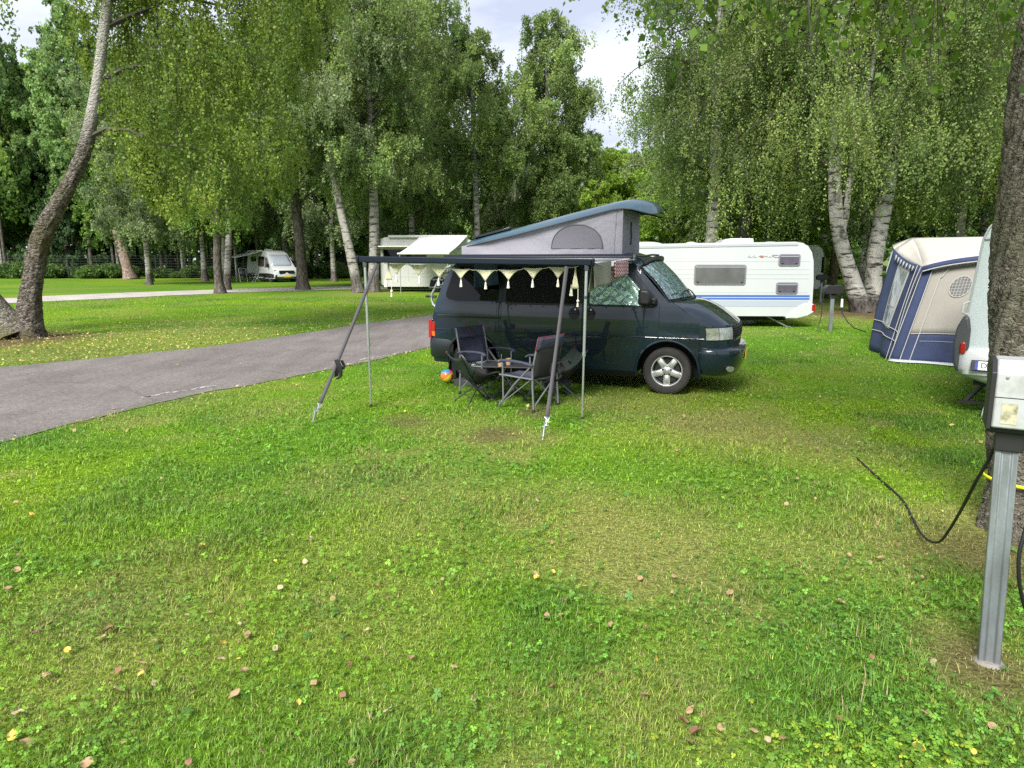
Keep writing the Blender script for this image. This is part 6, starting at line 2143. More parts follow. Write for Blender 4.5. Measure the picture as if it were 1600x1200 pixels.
mb.prism([(-.16, 0), (.16, 0), (.16, .02), (.02, .085), (-.16, .085)], lambda a, b: (a, -.10, b), lambda a, b: (a, .10, b))
rp = mb.build('levelling_ramp', M['grey_plastic'], bevel=.006)
rp.location = (-.66, 9.92, 0); rp.rotation_euler = (0, 0, R(-21))
tag(rp, 'grey plastic levelling ramp on the grass beside the ball', 'ramp')
ST = thing('step_stool', 'grey plastic step on the grass behind the right hand chairs', 'step', (.62, 9.30, 0), R(-21))
k = MB(); k.box((0, 0, .155), (.36, .24, .025)); k.build('tread', M['grey_plastic'], ST, bevel=.008)
for x in (-.15, .15):
    k = MB(); k.box((x, 0, .072), (.025, .20, .145)); k.build('leg', M['grey_plastic'], ST, bevel=.004)

# ------------------------------------------------ power box on its post, foreground right
PB = thing('power_post', 'large grey metal power box with a worn sticker on a galvanised post', 'power box', (2.17, 2.87, 0), R(-31))
mb = MB()
prof = [(-.042, -.03), (-.020, -.03), (-.016, -.024), (.016, -.024), (.020, -.03), (.042, -.03), (.042, .03), (-.042, .03)]
mb.prism(prof, lambda a, b: (a, b, -.05), lambda a, b: (a - .04, b, 1.04))
mb.build('post', M['galv'], PB, bevel=.004)
mb = MB(); mb.lathe([(.0, .010), (.05, .010), (.066, -.01)], 18, 'Z', (0, 0, 0)); mb.build('concrete_foot', M['concrete'], PB)
mb = MB(); mb.box((-.035, 0, 1.045), (.105, .085, .11)); mb.box((.03, .01, 1.085), (.30, .12, .03)); mb.build('bracket', M['black_plastic'], PB, bevel=.005)
BX0, BX1 = -.125, .34
mb = MB()
prof = [(-.10, 1.10), (.10, 1.10), (.10, 1.385), (-.04, 1.385), (-.10, 1.335)]
mb.prism(prof, lambda a, b: (BX0 + .012, a, b), lambda a, b: (BX1, a, b))
bxo = mb.build('box', M['box_front'], PB, bevel=.008)
mb = MB(); mb.prism([(a * 1.06, b if b > 1.2 else b - .006) for a, b in prof], lambda a, b: (BX0 - .006, a, b), lambda a, b: (BX0 + .013, a, b)); mb.build('end_plate', M['black_plastic'], PB, bevel=.003)
mb = MB(); mb.box((.11, -.1005, 1.232), (.44, .002, .003)); mb.build('lid_gap', M['seam'], bxo)
mb = MB(); mb.box((-.055, -.1012, 1.165), (.055, .0016, .088)); mb.build('sticker', M['sticker'], bxo)
mb = MB(); mb.lathe([(0, 0), (.007, 0), (.006, -.004), (0, -.005)], 10, 'Y', (-.075, -.101, 1.318)); mb.build('screw', M['alu'], bxo)
def cable(name, label, pts, r=.0075, cat='cable'):
    P = [Vector(p) for p in pts]
    q = []
    n = len(P)
    for i in range(n - 1):
        p0, p1, p2, p3 = P[max(i - 1, 0)], P[i], P[i + 1], P[min(i + 2, n - 1)]
        for k in range(8):
            t = k / 8
            q.append(.5 * ((2 * p1) + (p2 - p0) * t + (2 * p0 - 5 * p1 + 4 * p2 - p3) * t * t + (3 * p1 - p0 - 3 * p2 + p3) * t ** 3))
    q.append(P[-1])
    mb = MB(); mb.tube(q, r, 8)
    return tag(mb.build(name, M['black_cable'], smooth=60), label, cat)
cable('power_cable', 'black cable drooping from the grey power box into the grass', [(2.15, 2.95, 1.09), (2.137, 2.98, .937), (2.135, 3.05, .794), (2.2, 3.2, .638), (2.309, 3.4, .496), (2.419, 3.62, .326), (2.524, 3.85, .16), (2.591, 4.05, .08), (2.674, 4.28, .04), (2.80, 4.6, .028), (2.938, 4.96, .018), (3.03, 5.4, .012), (3.09, 5.75, .009), (3.16, 6.1, .006)], .0075)
cable('power_cable', 'black cable hanging in a loop at the photo edge beside the post', [(2.30, 2.92, 1.09), (2.246, 2.88, 1.01), (2.201, 2.80, .837), (2.174, 2.77, .69), (2.154, 2.76, .567), (2.169, 2.76, .449), (2.204, 2.77, .353), (2.245, 2.79, .293), (2.30, 2.82, .30), (2.37, 2.86, .42), (2.40, 2.89, .62), (2.39, 2.91, .85), (2.36, 2.90, 1.09)], .008)
TP = MB()
for k in range(40):
    a0, a1 = 2 * math.pi * k / 40, 2 * math.pi * (k + 1) / 40
    r_ = .293
    p = lambda a, z: (3.475 - .03 + math.cos(a) * r_ * (1 + .01 * math.sin(a * 5)), 4.36 + math.sin(a) * r_, z + .012 * math.cos(a))
    TP.grid([[p(a0, .380), p(a0, .402)], [p(a1, .380), p(a1, .402)]])
tag(TP.build('tree_tape', M['yellow'], smooth=60, solid=.003), 'yellow plastic tape tied round the big tree trunk', 'tape')

# ------------------------------------------------ power bollards between the pitches
BG = 'black power bollards between the pitches'
def bollard(label, loc, rz, cables):
    t = thing('power_bollard', label, 'power bollard', loc, rz, None)
    k = MB(); k.box((0, 0, .46), (.075, .075, .98)); k.build('post', M['galv'], t, bevel=.004)
    k = MB()
    oc = [(-.23, -.07), (-.17, -.115), (.17, -.115), (.23, -.07), (.235, .03), (.16, .115), (.05, .10), (0, .095), (-.05, .10), (-.16, .115), (-.235, .03)]
    k.prism(oc, lambda a, b: (a, -.10, 1.06 + b), lambda a, b: (a, .10, 1.06 + b))
    bx = k.build('socket_box', M['black_plastic'], t, bevel=.012)
    k = MB(); k.prism([(-.06, .0), (.06, 0), (.045, -.12), (-.045, -.12)], lambda a, b: (a, -.05, .955 + b), lambda a, b: (a, .05, .955 + b)); k.build('collar', M['black_plastic'], t)
    for pts, pl in cables:
        k = MB(); k.tube(pts, .012, 6); cb = k.build('cable', M['black_cable'], t)
        if pl:
            k = MB(); k.tube([pl[0], pl[1]], [.025, .03], 8); k.build('plug', M['white_plain'], cb)
    return t
bollard('nearest black power bollard on a grey post, with a white plug hanging on its cable', (8.04, 17.44, 0), R(-5),
        [([(-.22, 0, 1.05), (-.235, 0, .75), (-.24, 0, .40), (-.30, -.05, .12), (-.34, -.1, .0)], None), ([(.22, 0, 1.05), (.225, -.03, .7), (.25, -.05, .45), (.38, -.1, .25), (.55, -.1, .10), (.85, -.1, .0)], ((.222, -.03, .82), (.228, -.03, .62)))])
bollard('second black power bollard, half hidden beyond the nearest one', (12.95, 29.2, 0), R(0), [([(.22, 0, 1.05), (.24, 0, .6), (.3, 0, 0)], None)])
bollard('third black power bollard far behind beside the camper edge', (14.7, 34.5, 0), R(0), [])
LP = thing('lamp_post', 'small grey lamp post with a flat head behind the caravan roof', 'lamp post', (7.72, 40, 0))
k = MB(); k.tube([(0, 0, 0), (0, 0, 2.95)], [.05, .035], 8); k.build('pole', M['grey_metal'], LP)
k = MB(); k.box((0, 0, 2.98), (.42, .30, .07)); k.build('lamp_head', M['grey_metal'], LP, bevel=.02)
# ================================================================== caravans, motorhome, far camper van, awning tent
def text_mesh(txt, size, mat_, name, parent, loc, rot):
    cu = bpy.data.curves.new(name, 'FONT')
    cu.body = txt; cu.size = size; cu.extrude = .001; cu.align_x = 'CENTER'; cu.align_y = 'CENTER'
    o = bpy.data.objects.new(name, cu)
    COL.objects.link(o)
    bpy.context.view_layer.update()
    me = bpy.data.meshes.new_from_object(o.evaluated_get(bpy.context.evaluated_depsgraph_get()))
    bpy.data.objects.remove(o); bpy.data.curves.remove(cu)
    me.materials.clear(); me.materials.append(mat_)
    t = bpy.data.objects.new(name, me)
    COL.objects.link(t)
    t.parent = parent; t.location = loc; t.rotation_euler = rot
    return t
def rrect(x0, z0, x1, z1, r, n=5):
    p = []
    for cx, cz, a0 in ((x1 - r, z1 - r, 0), (x0 + r, z1 - r, 90), (x0 + r, z0 + r, 180), (x1 - r, z0 + r, 270)):
        for k in range(n + 1):
            a = R(a0 + 90 * k / n)
            p.append((cx + r * math.cos(a), cz + r * math.sin(a)))
    return p
def flat_window(parent, x0, z0, x1, z1, y, r=.06, fm='win_frame', gm='win_grey', fw=.035):
    k = MB(); k.prism(rrect(x0, z0, x1, z1, r), lambda a, b: (a, y, b), lambda a, b: (a, y - .022, b))
    f = k.build('window', M[fm], parent, bevel=.006)
    k = MB(); k.prism(rrect(x0 + fw, z0 + fw, x1 - fw, z1 - fw, r * .7), lambda a, b: (a, y - .01, b), lambda a, b: (a, y - .028, b))
    k.build('pane', M[gm], f, bevel=.004)
    k = MB(); k.box(((x0 + x1) / 2, y - .030, z1 - fw - .03), (x1 - x0 - 2.6 * fw, .006, .018)); k.build('top_rail', M['trim_grey'], f)
    for x in (x0 + fw + .07, x1 - fw - .07):
        k = MB(); k.box((x, y - .031, z0 + fw + .03), (.05, .012, .022)); k.build('catch', M['black_plastic'], f)
    return f
def simple_wheel(parent, x, y, z, r, w, rim='alu'):
    k = MB(); k.lathe([(r * .6, -w), (r * .9, -w * 1.05), (r, -w * .7), (r, w * .7), (r * .9, w), (r * .6, w)], 28, 'Y', (x, y, z))
    t = k.build('wheel', M['rubber'], parent)
    k = MB(); k.lathe([(0, -w * .55), (r * .2, -w * .6), (r * .35, -w * .35), (r * .55, -w * .5), (r * .62, -w * .95), (r * .64, 0)], 24, 'Y', (x, y, z))
    k.build('rim', M[rim], t)
    return t

# ---- the white caravan with blue stripes
CV = thing('caravan', 'long white caravan with a double blue stripe parked behind the dark van', 'caravan', (8.0, 18.45, 0), R(-3.2))
ol = [(-.52, .235), (-.20, .30), (-.04, .44), (-.02, .62), (-.03, 1.2), (-.07, 1.75), (-.13, 1.98), (-.24, 2.14), (-.38, 2.22), (-.58, 2.25), (-3.2, 2.22), (-5.3, 2.17), (-5.75, 2.10), (-6.0, 1.9), (-6.15, 1.3), (-6.2, .6), (-6.1, .34), (-2.5, .30), (-.75, .30)]
k = MB()
k.prism(ol, lambda a, b: (a, 0, b), lambda a, b: (a, 2.2, b), 0)
for z in (1.74, 1.53, 1.40, 1.29, .925): k.box((-3.08, -.001, z), (5.85, .004, .009), mi=1)
k.box((-3.07, -.002, .835), (5.93, .005, .055), mi=2); k.box((-3.07, -.002, .763), (5.93, .005, .048), mi=2)
k.box((-3.09, -.002, .635), (5.90, .005, .165), mi=3)
k.beam((-5.4, -.004, 2.10), (-.50, -.004, 2.185), .02, .06, mi=1)
body = k.build('body', [M['white_panel'], M['trim_grey'], M['blue_stripe'], M['grey_stripe']], CV, smooth=40, fix=False, bevel=.03)
flat_window(CV, -3.16, 1.13, -1.80, 1.66, -.004, .07)
flat_window(CV, -.98, 1.625, -.42, 1.935, -.004, .06, 'win_frame', 'win_purple')
flat_window(CV, -1.00, .895, -.43, 1.20, -.004, .06, 'win_frame', 'win_purple')
flat_window(CV, -5.4, 1.13, -4.0, 1.66, -.004, .07)
k = MB(); k.prism([(-.70, .245), (-.60, .36), (-.50, .47), (-.36, .58), (-.22, .65), (-.10, .66), (.03, .62), (.05, .50), (.02, .40), (-.12, .31), (-.40, .235)], lambda a, b: (a, -.035, b), lambda a, b: (a, .5, b))
fm_ = k.build('corner_moulding', M['white_van'], CV, bevel=.03, bseg=3)
k = MB(); k.box((.012, .06, .53), (.10, .20, .17)); k.build('tail_light', M['red_lens'], fm_, bevel=.01)
k = MB(); k.prism([(-2.36, 2.225), (-2.33, 2.28), (-2.22, 2.34), (-2.05, 2.36), (-1.50, 2.355), (-1.48, 2.225)], lambda a, b: (a, .55, b), lambda a, b: (a, 1.35, b)); k.build('roof_air_conditioner', M['white_van'], CV, bevel=.03)
k = MB(); k.box((-2.0, .548, 2.295), (.42, .004, .012)); 
for x, w in ((-.95, .55), (-3.1, .35), (-4.3, .9), (-5.1, .3)):
    k = MB(); k.sphere((x, .9, 2.19), .5, 16, 8, (w, .5, .18)); k.build('roof_vent', M['white_van'], CV)
k = MB(); k.box((-3.2, 1.1, .27), (5.2, 1.7, .08)); k.box((-3.0, .3, .22), (4.8, .06, .10)); k.box((-3.0, 1.9, .22), (4.8, .06, .10)); k.build('chassis', M['seam'], CV)
for x, d in ((-.85, .30), (-5.2, -.3)):
    k = MB(); k.beam((x - .25 * (1 if d > 0 else -1), .25, .27), (x + d, .22, .0), .07, .035); k.box((x + d, .22, .01), (.14, .12, .02)); k.build('corner_steady', M['grey_metal'], CV)
simple_wheel(CV, -2.95, .12, .30, .30, .09)
k = MB(); k.prism([(-3.4, .30), (-3.36, .52), (-3.2, .66), (-2.95, .70), (-2.7, .66), (-2.54, .52), (-2.5, .30)], lambda a, b: (a, -.012, b), lambda a, b: (a, .02, b)); k.build('wheel_arch', M['white_van'], CV, bevel=.01)
for x, w in ((-4.4, .30), (-2.2, .22), (-1.55, .35)):
    k = MB(); k.sphere((x, .8, .10), .12, 10, 6, (w / .12, 1, .9)); k.build('stowed_bag', M['trim_grey'], CV)
# script-like lettering: thin strokes with an orange red swash
lg = MB()
def stroke(pts, r_=.007): lg.tube([(x, -.012, z) for x, z in pts], r_, 5)
stroke([(-1.78, 1.845), (-1.74, 1.90), (-1.72, 1.85), (-1.66, 1.875)]); stroke([(-1.64, 1.85), (-1.62, 1.905), (-1.60, 1.85), (-1.55, 1.865)])
stroke([(-1.50, 1.885), (-1.44, 1.855), (-1.38, 1.86), (-1.33, 1.90), (-1.30, 1.865), (-1.27, 1.895)]); stroke([(-1.26, 1.86), (-1.22, 1.885), (-1.19, 1.855), (-1.15, 1.89), (-1.09, 1.86), (-1.02, 1.855), (-.97, 1.865)])
lo = lg.build('lettering', M['trim_grey'], CV, fix=False)
lg = MB(); lg.tube([(-1.47, -.012, 1.89), (-1.42, -.012, 1.875), (-1.36, -.012, 1.885)], [.008, .022, .008], 6); lg.build('swash', pm('orange_red', (.55, .10, .03), .5), lo)
lg = MB(); lg.box((-1.08, -.008, 1.905), (.17, .004, .014)); lg.build('small_print', M['win_frame'], lo)

# ---- edge of another camper standing behind the caravan
EC = thing('motorhome', 'pale camper edge showing just past the right end of the white caravan', 'motorhome', (13.95, 31.5, 0), R(-20))
k = MB(); k.prism([(-2.6, .45), (-.1, .45), (.02, .7), (.04, 1.9), (-.05, 2.25), (-.25, 2.42), (-2.6, 2.42)], lambda a, b: (a, 0, b), lambda a, b: (a, 2.1, b)); k.build('body', M['white_panel'], EC, bevel=.05)
k = MB(); k.prism(rrect(-.04, 1.2, .05, 1.9, .03), lambda a, b: (a, -.02, b), lambda a, b: (a, 1.9, b)); k.build('rear_window', M['glass_dark'], EC)
simple_wheel(EC, -1.0, .1, .32, .32, .1)
k = MB(); k.box((.02, .4, .62), (.08, .3, .2)); k.build('bumper', M['grey_plastic'], EC, bevel=.02)

# ---- cream motorhome on the left with its awning out
MH = thing('motorhome', 'cream motorhome with a white awning partly hidden by the dark awning rail', 'motorhome', (-7.35, 39.2, 0), R(-2))
ol = [(0, .42), (.25, .28), (4.9, .28), (5.6, .35), (6.1, .60), (6.2, 1.2), (5.9, 1.7), (5.4, 2.35), (5.0, 2.85), (4.6, 3.0), (.3, 3.0), (.05, 2.88), (0, 2.6)]
k = MB(); k.prism(ol, lambda a, b: (a, 0, b), lambda a, b: (a, 2.2, b), 0)
k.box((2.2, -.002, 2.78), (4.3, .006, .03), mi=1); k.box((2.3, -.002, .84), (4.4, .006, .03), mi=1)
for x in (.38, 1.55, 2.95): k.box((x, -.002, 1.55), (.014, .006, 2.0), mi=1)
k.build('body', [M['cream_panel'], M['trim_grey']], MH, bevel=.04, fix=False)
flat_window(MH, .15, 1.78, 2.6, 2.50, -.004, .08, 'win_frame', 'glass_dark')
k = MB(); k.box((.95, -.25, 2.42), (1.9, .5, .05), Matrix.Rotation(R(-18), 3, 'X')); k.build('window_flap', M['cream_panel'], MH)
k = MB(); k.prism(rrect(1.75, 1.0, 2.65, 1.55, .05), lambda a, b: (a, -.001, b), lambda a, b: (a, -.014, b)); hh = k.build('service_hatch', M['cream_panel'], MH, bevel=.005)
k = MB(); k.lathe([(0, -.02), (.05, -.02), (.05, .0)], 12, 'Y', (1.85, -.004, 1.30)); k.build('lock', M['ink'], hh)
simple_wheel(MH, 2.75 + .45, .12, .36, .36, .11)
k = MB(); k.prism([(2.72, .30), (2.78, .62), (3.0, .83), (3.2, .86), (3.42, .83), (3.64, .62), (3.70, .30)], lambda a, b: (a, -.008, b), lambda a, b: (a, .01, b)); k.build('wheel_arch', M['seam'], MH)
k = MB(); k.box((2.6, 1.1, .22), (4.6, 1.8, .14)); k.build('underbody', M['seam'], MH)
k = MB(); k.box((2.7, -.07, 3.04), (4.4, .14, .13)); k.build('awning_cassette', M['cream_panel'], MH, bevel=.02)
k = MB(); rows = []
for i in range(9):
    f = i / 8
    rows.append([(2.25 + 2.6 * f - .70 * t, -.08 - 2.6 * t, 3.02 - .93 * t - .06 * math.sin(math.pi * t)) for t in np.linspace(0, 1, 9)])
k.grid(rows); k.build('awning_cloth', pm('white_awning', (.72, .74, .78), .7, trans=.2), MH, smooth=60, solid=.01)
for x in (1.62, 4.10):
    k = MB(); k.tube([(x, -2.66, 2.08), (x, -2.66, 0)], .02, 6); k.build('awning_leg', M['alu'], MH)
k = MB(); k.tube([(1.5, -2.68, 2.08), (4.2, -2.68, 2.08)], .05, 8); k.build('awning_rail', M['cream_panel'], MH)

# ---- white camper van far away in front of the wood
TR = thing('camper_van', 'white high roof camper van with black lower cladding far away by the wood', 'van', (-18.9, 56.6, 0), R(-48))
def vy(z): return float(np.interp(z, [.2, .6, 1.2, 2.0, 2.45], [.95, 1.0, .99, .90, .78]))
prof = [(-3.9, .40), (-3.95, 1.0), (-3.85, 2.2), (-3.7, 2.42), (-3.4, 2.5), (-.6, 2.5), (-.25, 2.42), (.05, 2.2), (.95, 1.22), (1.15, 1.15), (1.50, 1.0), (1.62, .82), (1.66, .45), (1.55, .28), (-3.7, .28)]
k = MB()
ys = [-1, -.93, -.75, 0, .75, .93, 1]
rows = [[(x - (.16 * abs(u) ** 4 if x > 1.3 else .05 * abs(u) ** 4 * (x > .0)), u * vy(z), z - (.05 * abs(u) ** 6 if z > 2.3 else 0)) for u in ys] for x, z in prof + [prof[0]]]
k.grid(rows, flip=True)
for sg in (0, -1): k.add([rows[i][sg] for i in range(len(prof))], [tuple(range(len(prof)))])
k.build('body', M['white_van'], TR, smooth=35)
def tr_patch(name, pts, mat_, off=.012, parent=TR, sg=-1):
    m_ = MB(); m_.prism(pts, lambda a, b: (a, sg * (vy(b) - .02), b), lambda a, b: (a, sg * (vy(b) + off), b)); return m_.build(name, mat_, parent)
tr_patch('cladding', [(-3.9, .34), (1.4, .34), (1.45, .62), (.5, .70), (-3.9, .66)], M['black_plastic'])
tr_patch('cladding_stripe', [(-2.4, .30), (-.5, .30), (-.5, .40), (-2.4, .40)], M['white_van'], .02)
tr_patch('window', [(-3.1, 1.62), (-2.2, 1.62), (-2.2, 2.0), (-3.1, 2.0)], M['glass_dark'])
tr_patch('window', [(-1.55, 1.25), (-.45, 1.25), (-.45, 2.02), (-1.55, 2.02)], M['glass_dark'])
tr_patch('window', [(-.25, 1.18), (.72, 1.18), (.60, 1.35), (.10, 1.92), (-.25, 1.95)], M['win_grey'])
k = MB(); k.grid([[(.10 + .80 * (1 - t) - .05 * abs(u) ** 4 + .015, u * (vy(2.16 - .9 * (1 - t)) - .10), 2.15 - .90 * (1 - t) + .012) for u in np.linspace(-1, 1, 9)] for t in np.linspace(0, 1, 5)]); k.build('windscreen', pm('pale_windscreen', (.33, .37, .43), .1, coat=.6), TR, smooth=60, solid=.01)
k = MB(); k.prism(rrect(-.62, .66, .62, .92, .06), lambda a, b: (1.60 - .05 * abs(a), a, b), lambda a, b: (1.655 - .05 * abs(a), a, b)); k.build('grille', M['seam'], TR)
k = MB(); k.prism(rrect(-.92, .30, .92, .58, .05), lambda a, b: (1.5 - .14 * abs(a) ** 3, a, b), lambda a, b: (1.70 - .16 * abs(a) ** 3, a, b)); bm_ = k.build('front_bumper', M['black_plastic'], TR)
k = MB(); k.box((1.71, 0, .46), (.02, .52, .11)); k.build('number_plate', M['plate_yellow'], bm_)
for s in (-1, 1):
    k = MB(); k.prism([(1.0, .86), (1.45, .80), (1.50, .95), (1.1, 1.06)], lambda a, b: (a, s * .80, b), lambda a, b: (a, s * (.985 - .05 * max(0, a - 1.2)), b)); k.build('headlight', M['lens'], TR)
    k = MB(); k.box((.62, s * 1.12, 1.30), (.14, .18, .32)); k.build('wing_mirror', M['black_plastic'], TR, bevel=.03)
    for x in (.72, -2.75): simple_wheel(TR, x, s * .88, .34, .36, .12, 'black_plastic')
k = MB(); k.box((-2.4, -.86, 2.47), (2.9, .14, .12)); k.build('awning_cassette', M['white_van'], TR, bevel=.02)
k = MB(); rows = [[(-3.7 + 2.7 * f, -.92 - 2.1 * t, 2.42 - .50 * t - .05 * math.sin(math.pi * t)) for t in np.linspace(0, 1, 7)] for f in np.linspace(0, 1, 7)]
k.grid(rows); k.build('awning_cloth', M['awning_cloth'], TR, smooth=60, solid=.012)
for x in (-3.6, -1.1):
    k = MB(); k.tube([(x, -2.98, 1.90), (x, -2.98, 0)], .018, 6); k.build('awning_leg', M['alu'], TR)
k = MB(); k.box((-1.2, -.2, 2.55), (.5, .5, .12)); k.build('roof_vent', M['white_van'], TR, bevel=.02)
k = MB(); k.box((-1.2, 0, .30), (4.6, 1.6, .14)); k.build('underbody', M['seam'], TR)
fc = thing('camping_chair', 'grey framed chair on the grass in front of the far white camper van', 'chair', (-20.35, 55.6, 0), R(-140), 'chairs at the far van')
k = MB()
for s in (-1, 1):
    k.tube([(.26, .27 * s, 0), (-.05, .27 * s, .45), (-.26, .27 * s, 1.05)], .022, 6); k.tube([(-.28, .27 * s, 0), (.22, .27 * s, .45)], .022, 6); k.tube([(-.12, .28 * s, .63), (.25, .28 * s, .63)], .024, 6)
k.tube([(-.26, -.27, 1.05), (-.26, .27, 1.05)], .022, 6)
k.build('frame', M['alu'], fc)
k = MB(); k.grid([[(-.05 - .2 * t, y, .47 + .55 * t) for y in (-.25, 0, .25)] for t in (0, .5, 1)]); k.build('backrest', M['grey_plastic'], fc, solid=.02)
k = MB(); k.grid([[(.24 - .28 * t, y, .45) for y in (-.25, 0, .25)] for t in (0, .5, 1)]); k.build('seat', M['grey_plastic'], fc, solid=.02)
c = copy_tree(fc); c.location = (-21.6, 56.2, 0); c.rotation_euler = (0, 0, R(-60)); c['label'] = 'second grey chair beside the parked bicycles at the far van'
BK = thing('bicycle', 'dark bicycle parked at the left end of the far white camper van', 'bicycle', (-22.3, 56.8, 0), R(10))
for x in (-.52, .52):
    k = MB(); k.tube([(x + .34 * math.cos(a), 0, .35 + .34 * math.sin(a)) for a in np.linspace(0, 2 * math.pi, 21)], .022, 6, caps=False)
    for q_ in range(6): k.tube([(x, 0, .35), (x + .33 * math.cos(q_ * 1.047), 0, .35 + .33 * math.sin(q_ * 1.047))], .004, 4)
    k.build('wheel', M['rubber'], BK, fix=False)
k = MB()
for a, b in (((-.52, .35), (-.1, .32)), ((-.1, .32), (.38, .75)), ((-.1, .32), (-.22, .85)), ((-.2, .72), (.38, .78)), ((-.52, .35), (-.2, .72)), ((.52, .35), (.36, .95))): k.tube([(a[0], 0, a[1]), (b[0], 0, b[1])], .022, 6)
k.build('frame', M['black_plastic'], BK)
k = MB(); k.tube([(.36, -.28, 1.0), (.36, 0, .95), (.36, .28, 1.0)], .018, 6); k.build('handlebar', M['black_plastic'], BK)
k = MB(); k.box((-.24, 0, .90), (.26, .13, .05)); k.build('saddle', M['black_plastic'], BK, bevel=.02)

# ---- blue and grey awning tent on its caravan, right
DD, EE = Vector((.826, -.563, 0)), Vector((.563, .826, 0))
B0 = Vector((6.79, 12.3, 0)); A0 = Vector((7.28, 14.0, 0))
B1 = Vector((7.25, 12.36, 1.67)); A1 = Vector((7.76, 14.3, 2.0)); R1 = Vector((8.38, 14.8, 2.22))
TC = thing('caravan', 'caravan behind the blue awning tent, only its rounded left end showing', 'caravan', tuple(R1 - DD * .42 - Vector((0, 0, R1.z))), math.atan2(DD.y, DD.x))
k = MB(); k.prism([(.30, .38), (.05, .5), (-.02, .9), (.0, 1.6), (.06, 1.95), (.18, 2.12), (.38, 2.2), (5.0, 2.22), (5.0, .38)], lambda a, b: (a, 0, b), lambda a, b: (a, 2.0, b)); k.build('body', M['white_panel'], TC, bevel=.04)
flat_window(TC, .12, 1.05, .9, 1.72, -.004, .06)
k = MB(); k.prism([(.30, .38), (.05, .5), (-.03, .62), (-.02, .9), (.2, .9)], lambda a, b: (a, -.02, b), lambda a, b: (a, .4, b)); k.build('corner_moulding', M['white_van'], TC, bevel=.03)
simple_wheel(TC, 2.4, .1, .32, .32, .09)
TN = thing('awning_tent', 'blue and beige awning tent with a round netted window and slanted sides', 'tent', tuple(B0))
def tr_(p): return Vector(p) - B0
def quad(a, b, c_, d, n=10, m=10, bulge=None):
    rows = []
    for i in range(n + 1):
        u = i / n
        rows.append([(a.lerp(b, u)).lerp(d.lerp(c_, u), j / m) + (bulge(u, j / m) if bulge else Vector((0, 0, 0))) for j in range(m + 1)])
    return rows
nL = (A0 - B0).cross(Vector((0, 0, 1))).normalized()
if nL.x > 0: nL = -nL
def lw(u, v, off=0.0):
    """left wall: u 0 back .. 1 front, v 0 ground .. 1 eaves"""
    p = (A0.lerp(B0, u)).lerp(A1.lerp(B1, u), v)
    p.z -= .10 * math.sin(math.pi * u) * v * v * .6
    fold = .030 * math.sin(u * 11 + v * 3) * (1 - v) ** .6
    return tr_(p + nL * (fold + .03 * math.sin(math.pi * v) + off))
k = MB(); k.grid([[lw(u, v) for v in np.linspace(0, 1, 15)] for u in np.linspace(0, 1, 19)]); sw = k.build('side_wall', M['tent_blue'], TN, smooth=60, solid=.006)
k = MB(); k.grid([[lw(u, v, .012) for v in np.linspace(.30, .93, 10)] for u in np.linspace(.30, .70, 8)]); wf_ = k.build('window_border', M['tent_white'], sw, smooth=60)
for v0, v1 in ((.335, .50), (.52, .90)):
    k = MB(); k.grid([[lw(u, v, .020) for v in np.linspace(v0, v1, 8)] for u in np.linspace(.345, .655, 6)]); k.build('pane', M['tent_film'], wf_, smooth=60)
for v, u0, u1 in ((.30, 0.05, .95), (.20, .05, .95)):
    k = MB(); k.tube([lw(u, v + .02 * math.sin(u * 3), .016) for u in np.linspace(u0, u1, 12)], .009, 5); k.build('piping', M['tent_white'], sw)
for u in (.86, .965):
    k = MB(); k.tube([lw(u, v, .014) for v in np.linspace(0, 1, 12)], .007, 5); k.build('piping', M['tent_white'], sw)
# scalloped valance over the side window
k = MB()
for i in range(14):
    k.add([lw(.15 + .05 * i, .985, .03), lw(.15 + .05 * i + .05, .985, .03), lw(.15 + .05 * i + .045, .93, .035), lw(.15 + .05 * i + .005, .93, .035)], [(0, 1, 2, 3)], i % 2)
k.build('valance', [M['tent_white'], M['tent_blue']], sw, fix=False, solid=.004)
# roof
FT = [B1 + DD * t + Vector((0, 0, .26 * (1 - math.exp(-t * 1.4)))) for t in np.linspace(0, 2.3, 16)]
RG = [R1 + DD * t + Vector((0, 0, .02)) for t in np.linspace(0, 2.3, 16)]
k = MB(); rows = []
for f_, r_ in zip(FT, RG):
    rows.append([tr_(f_.lerp(r_, t) + Vector((0, 0, .07 * math.sin(math.pi * t) - .0 * t))) for t in np.linspace(0, 1, 12)])
k.grid(rows)
rows = []
for i in range(9):
    t = i / 8
    e_ = B1.lerp(A1, t) + Vector((0, 0, -.06 * math.sin(math.pi * t)))
    top_ = FT[0].lerp(RG[0], min(1, t * 1.0)) + Vector((0, 0, .07 * math.sin(math.pi * t)))
    rows.append([tr_(e_.lerp(top_, q_)) for q_ in np.linspace(0, 1, 5)])
k.grid(rows)
k.add([tr_(A1), tr_(RG[0]), tr_(R1 - DD * .35 + Vector((0, 0, -.12)))], [(0, 1, 2)])
rf_ = k.build('roof', M['tent_roof'], TN, smooth=50, solid=.006, fix=False)
# fascia along the front eave
k = MB(); k.grid([[tr_(p + Vector((0, 0, .01)) - EE * .02), tr_(p + Vector((0, 0, -.075)) - EE * .05)] for p in FT]); k.build('fascia', M['tent_blue'], rf_, smooth=60, solid=.006)
k = MB(); k.tube([tr_(p + Vector((0, 0, -.08)) - EE * .052) for p in FT], .010, 6); k.build('fascia_piping', M['tent_white'], rf_)
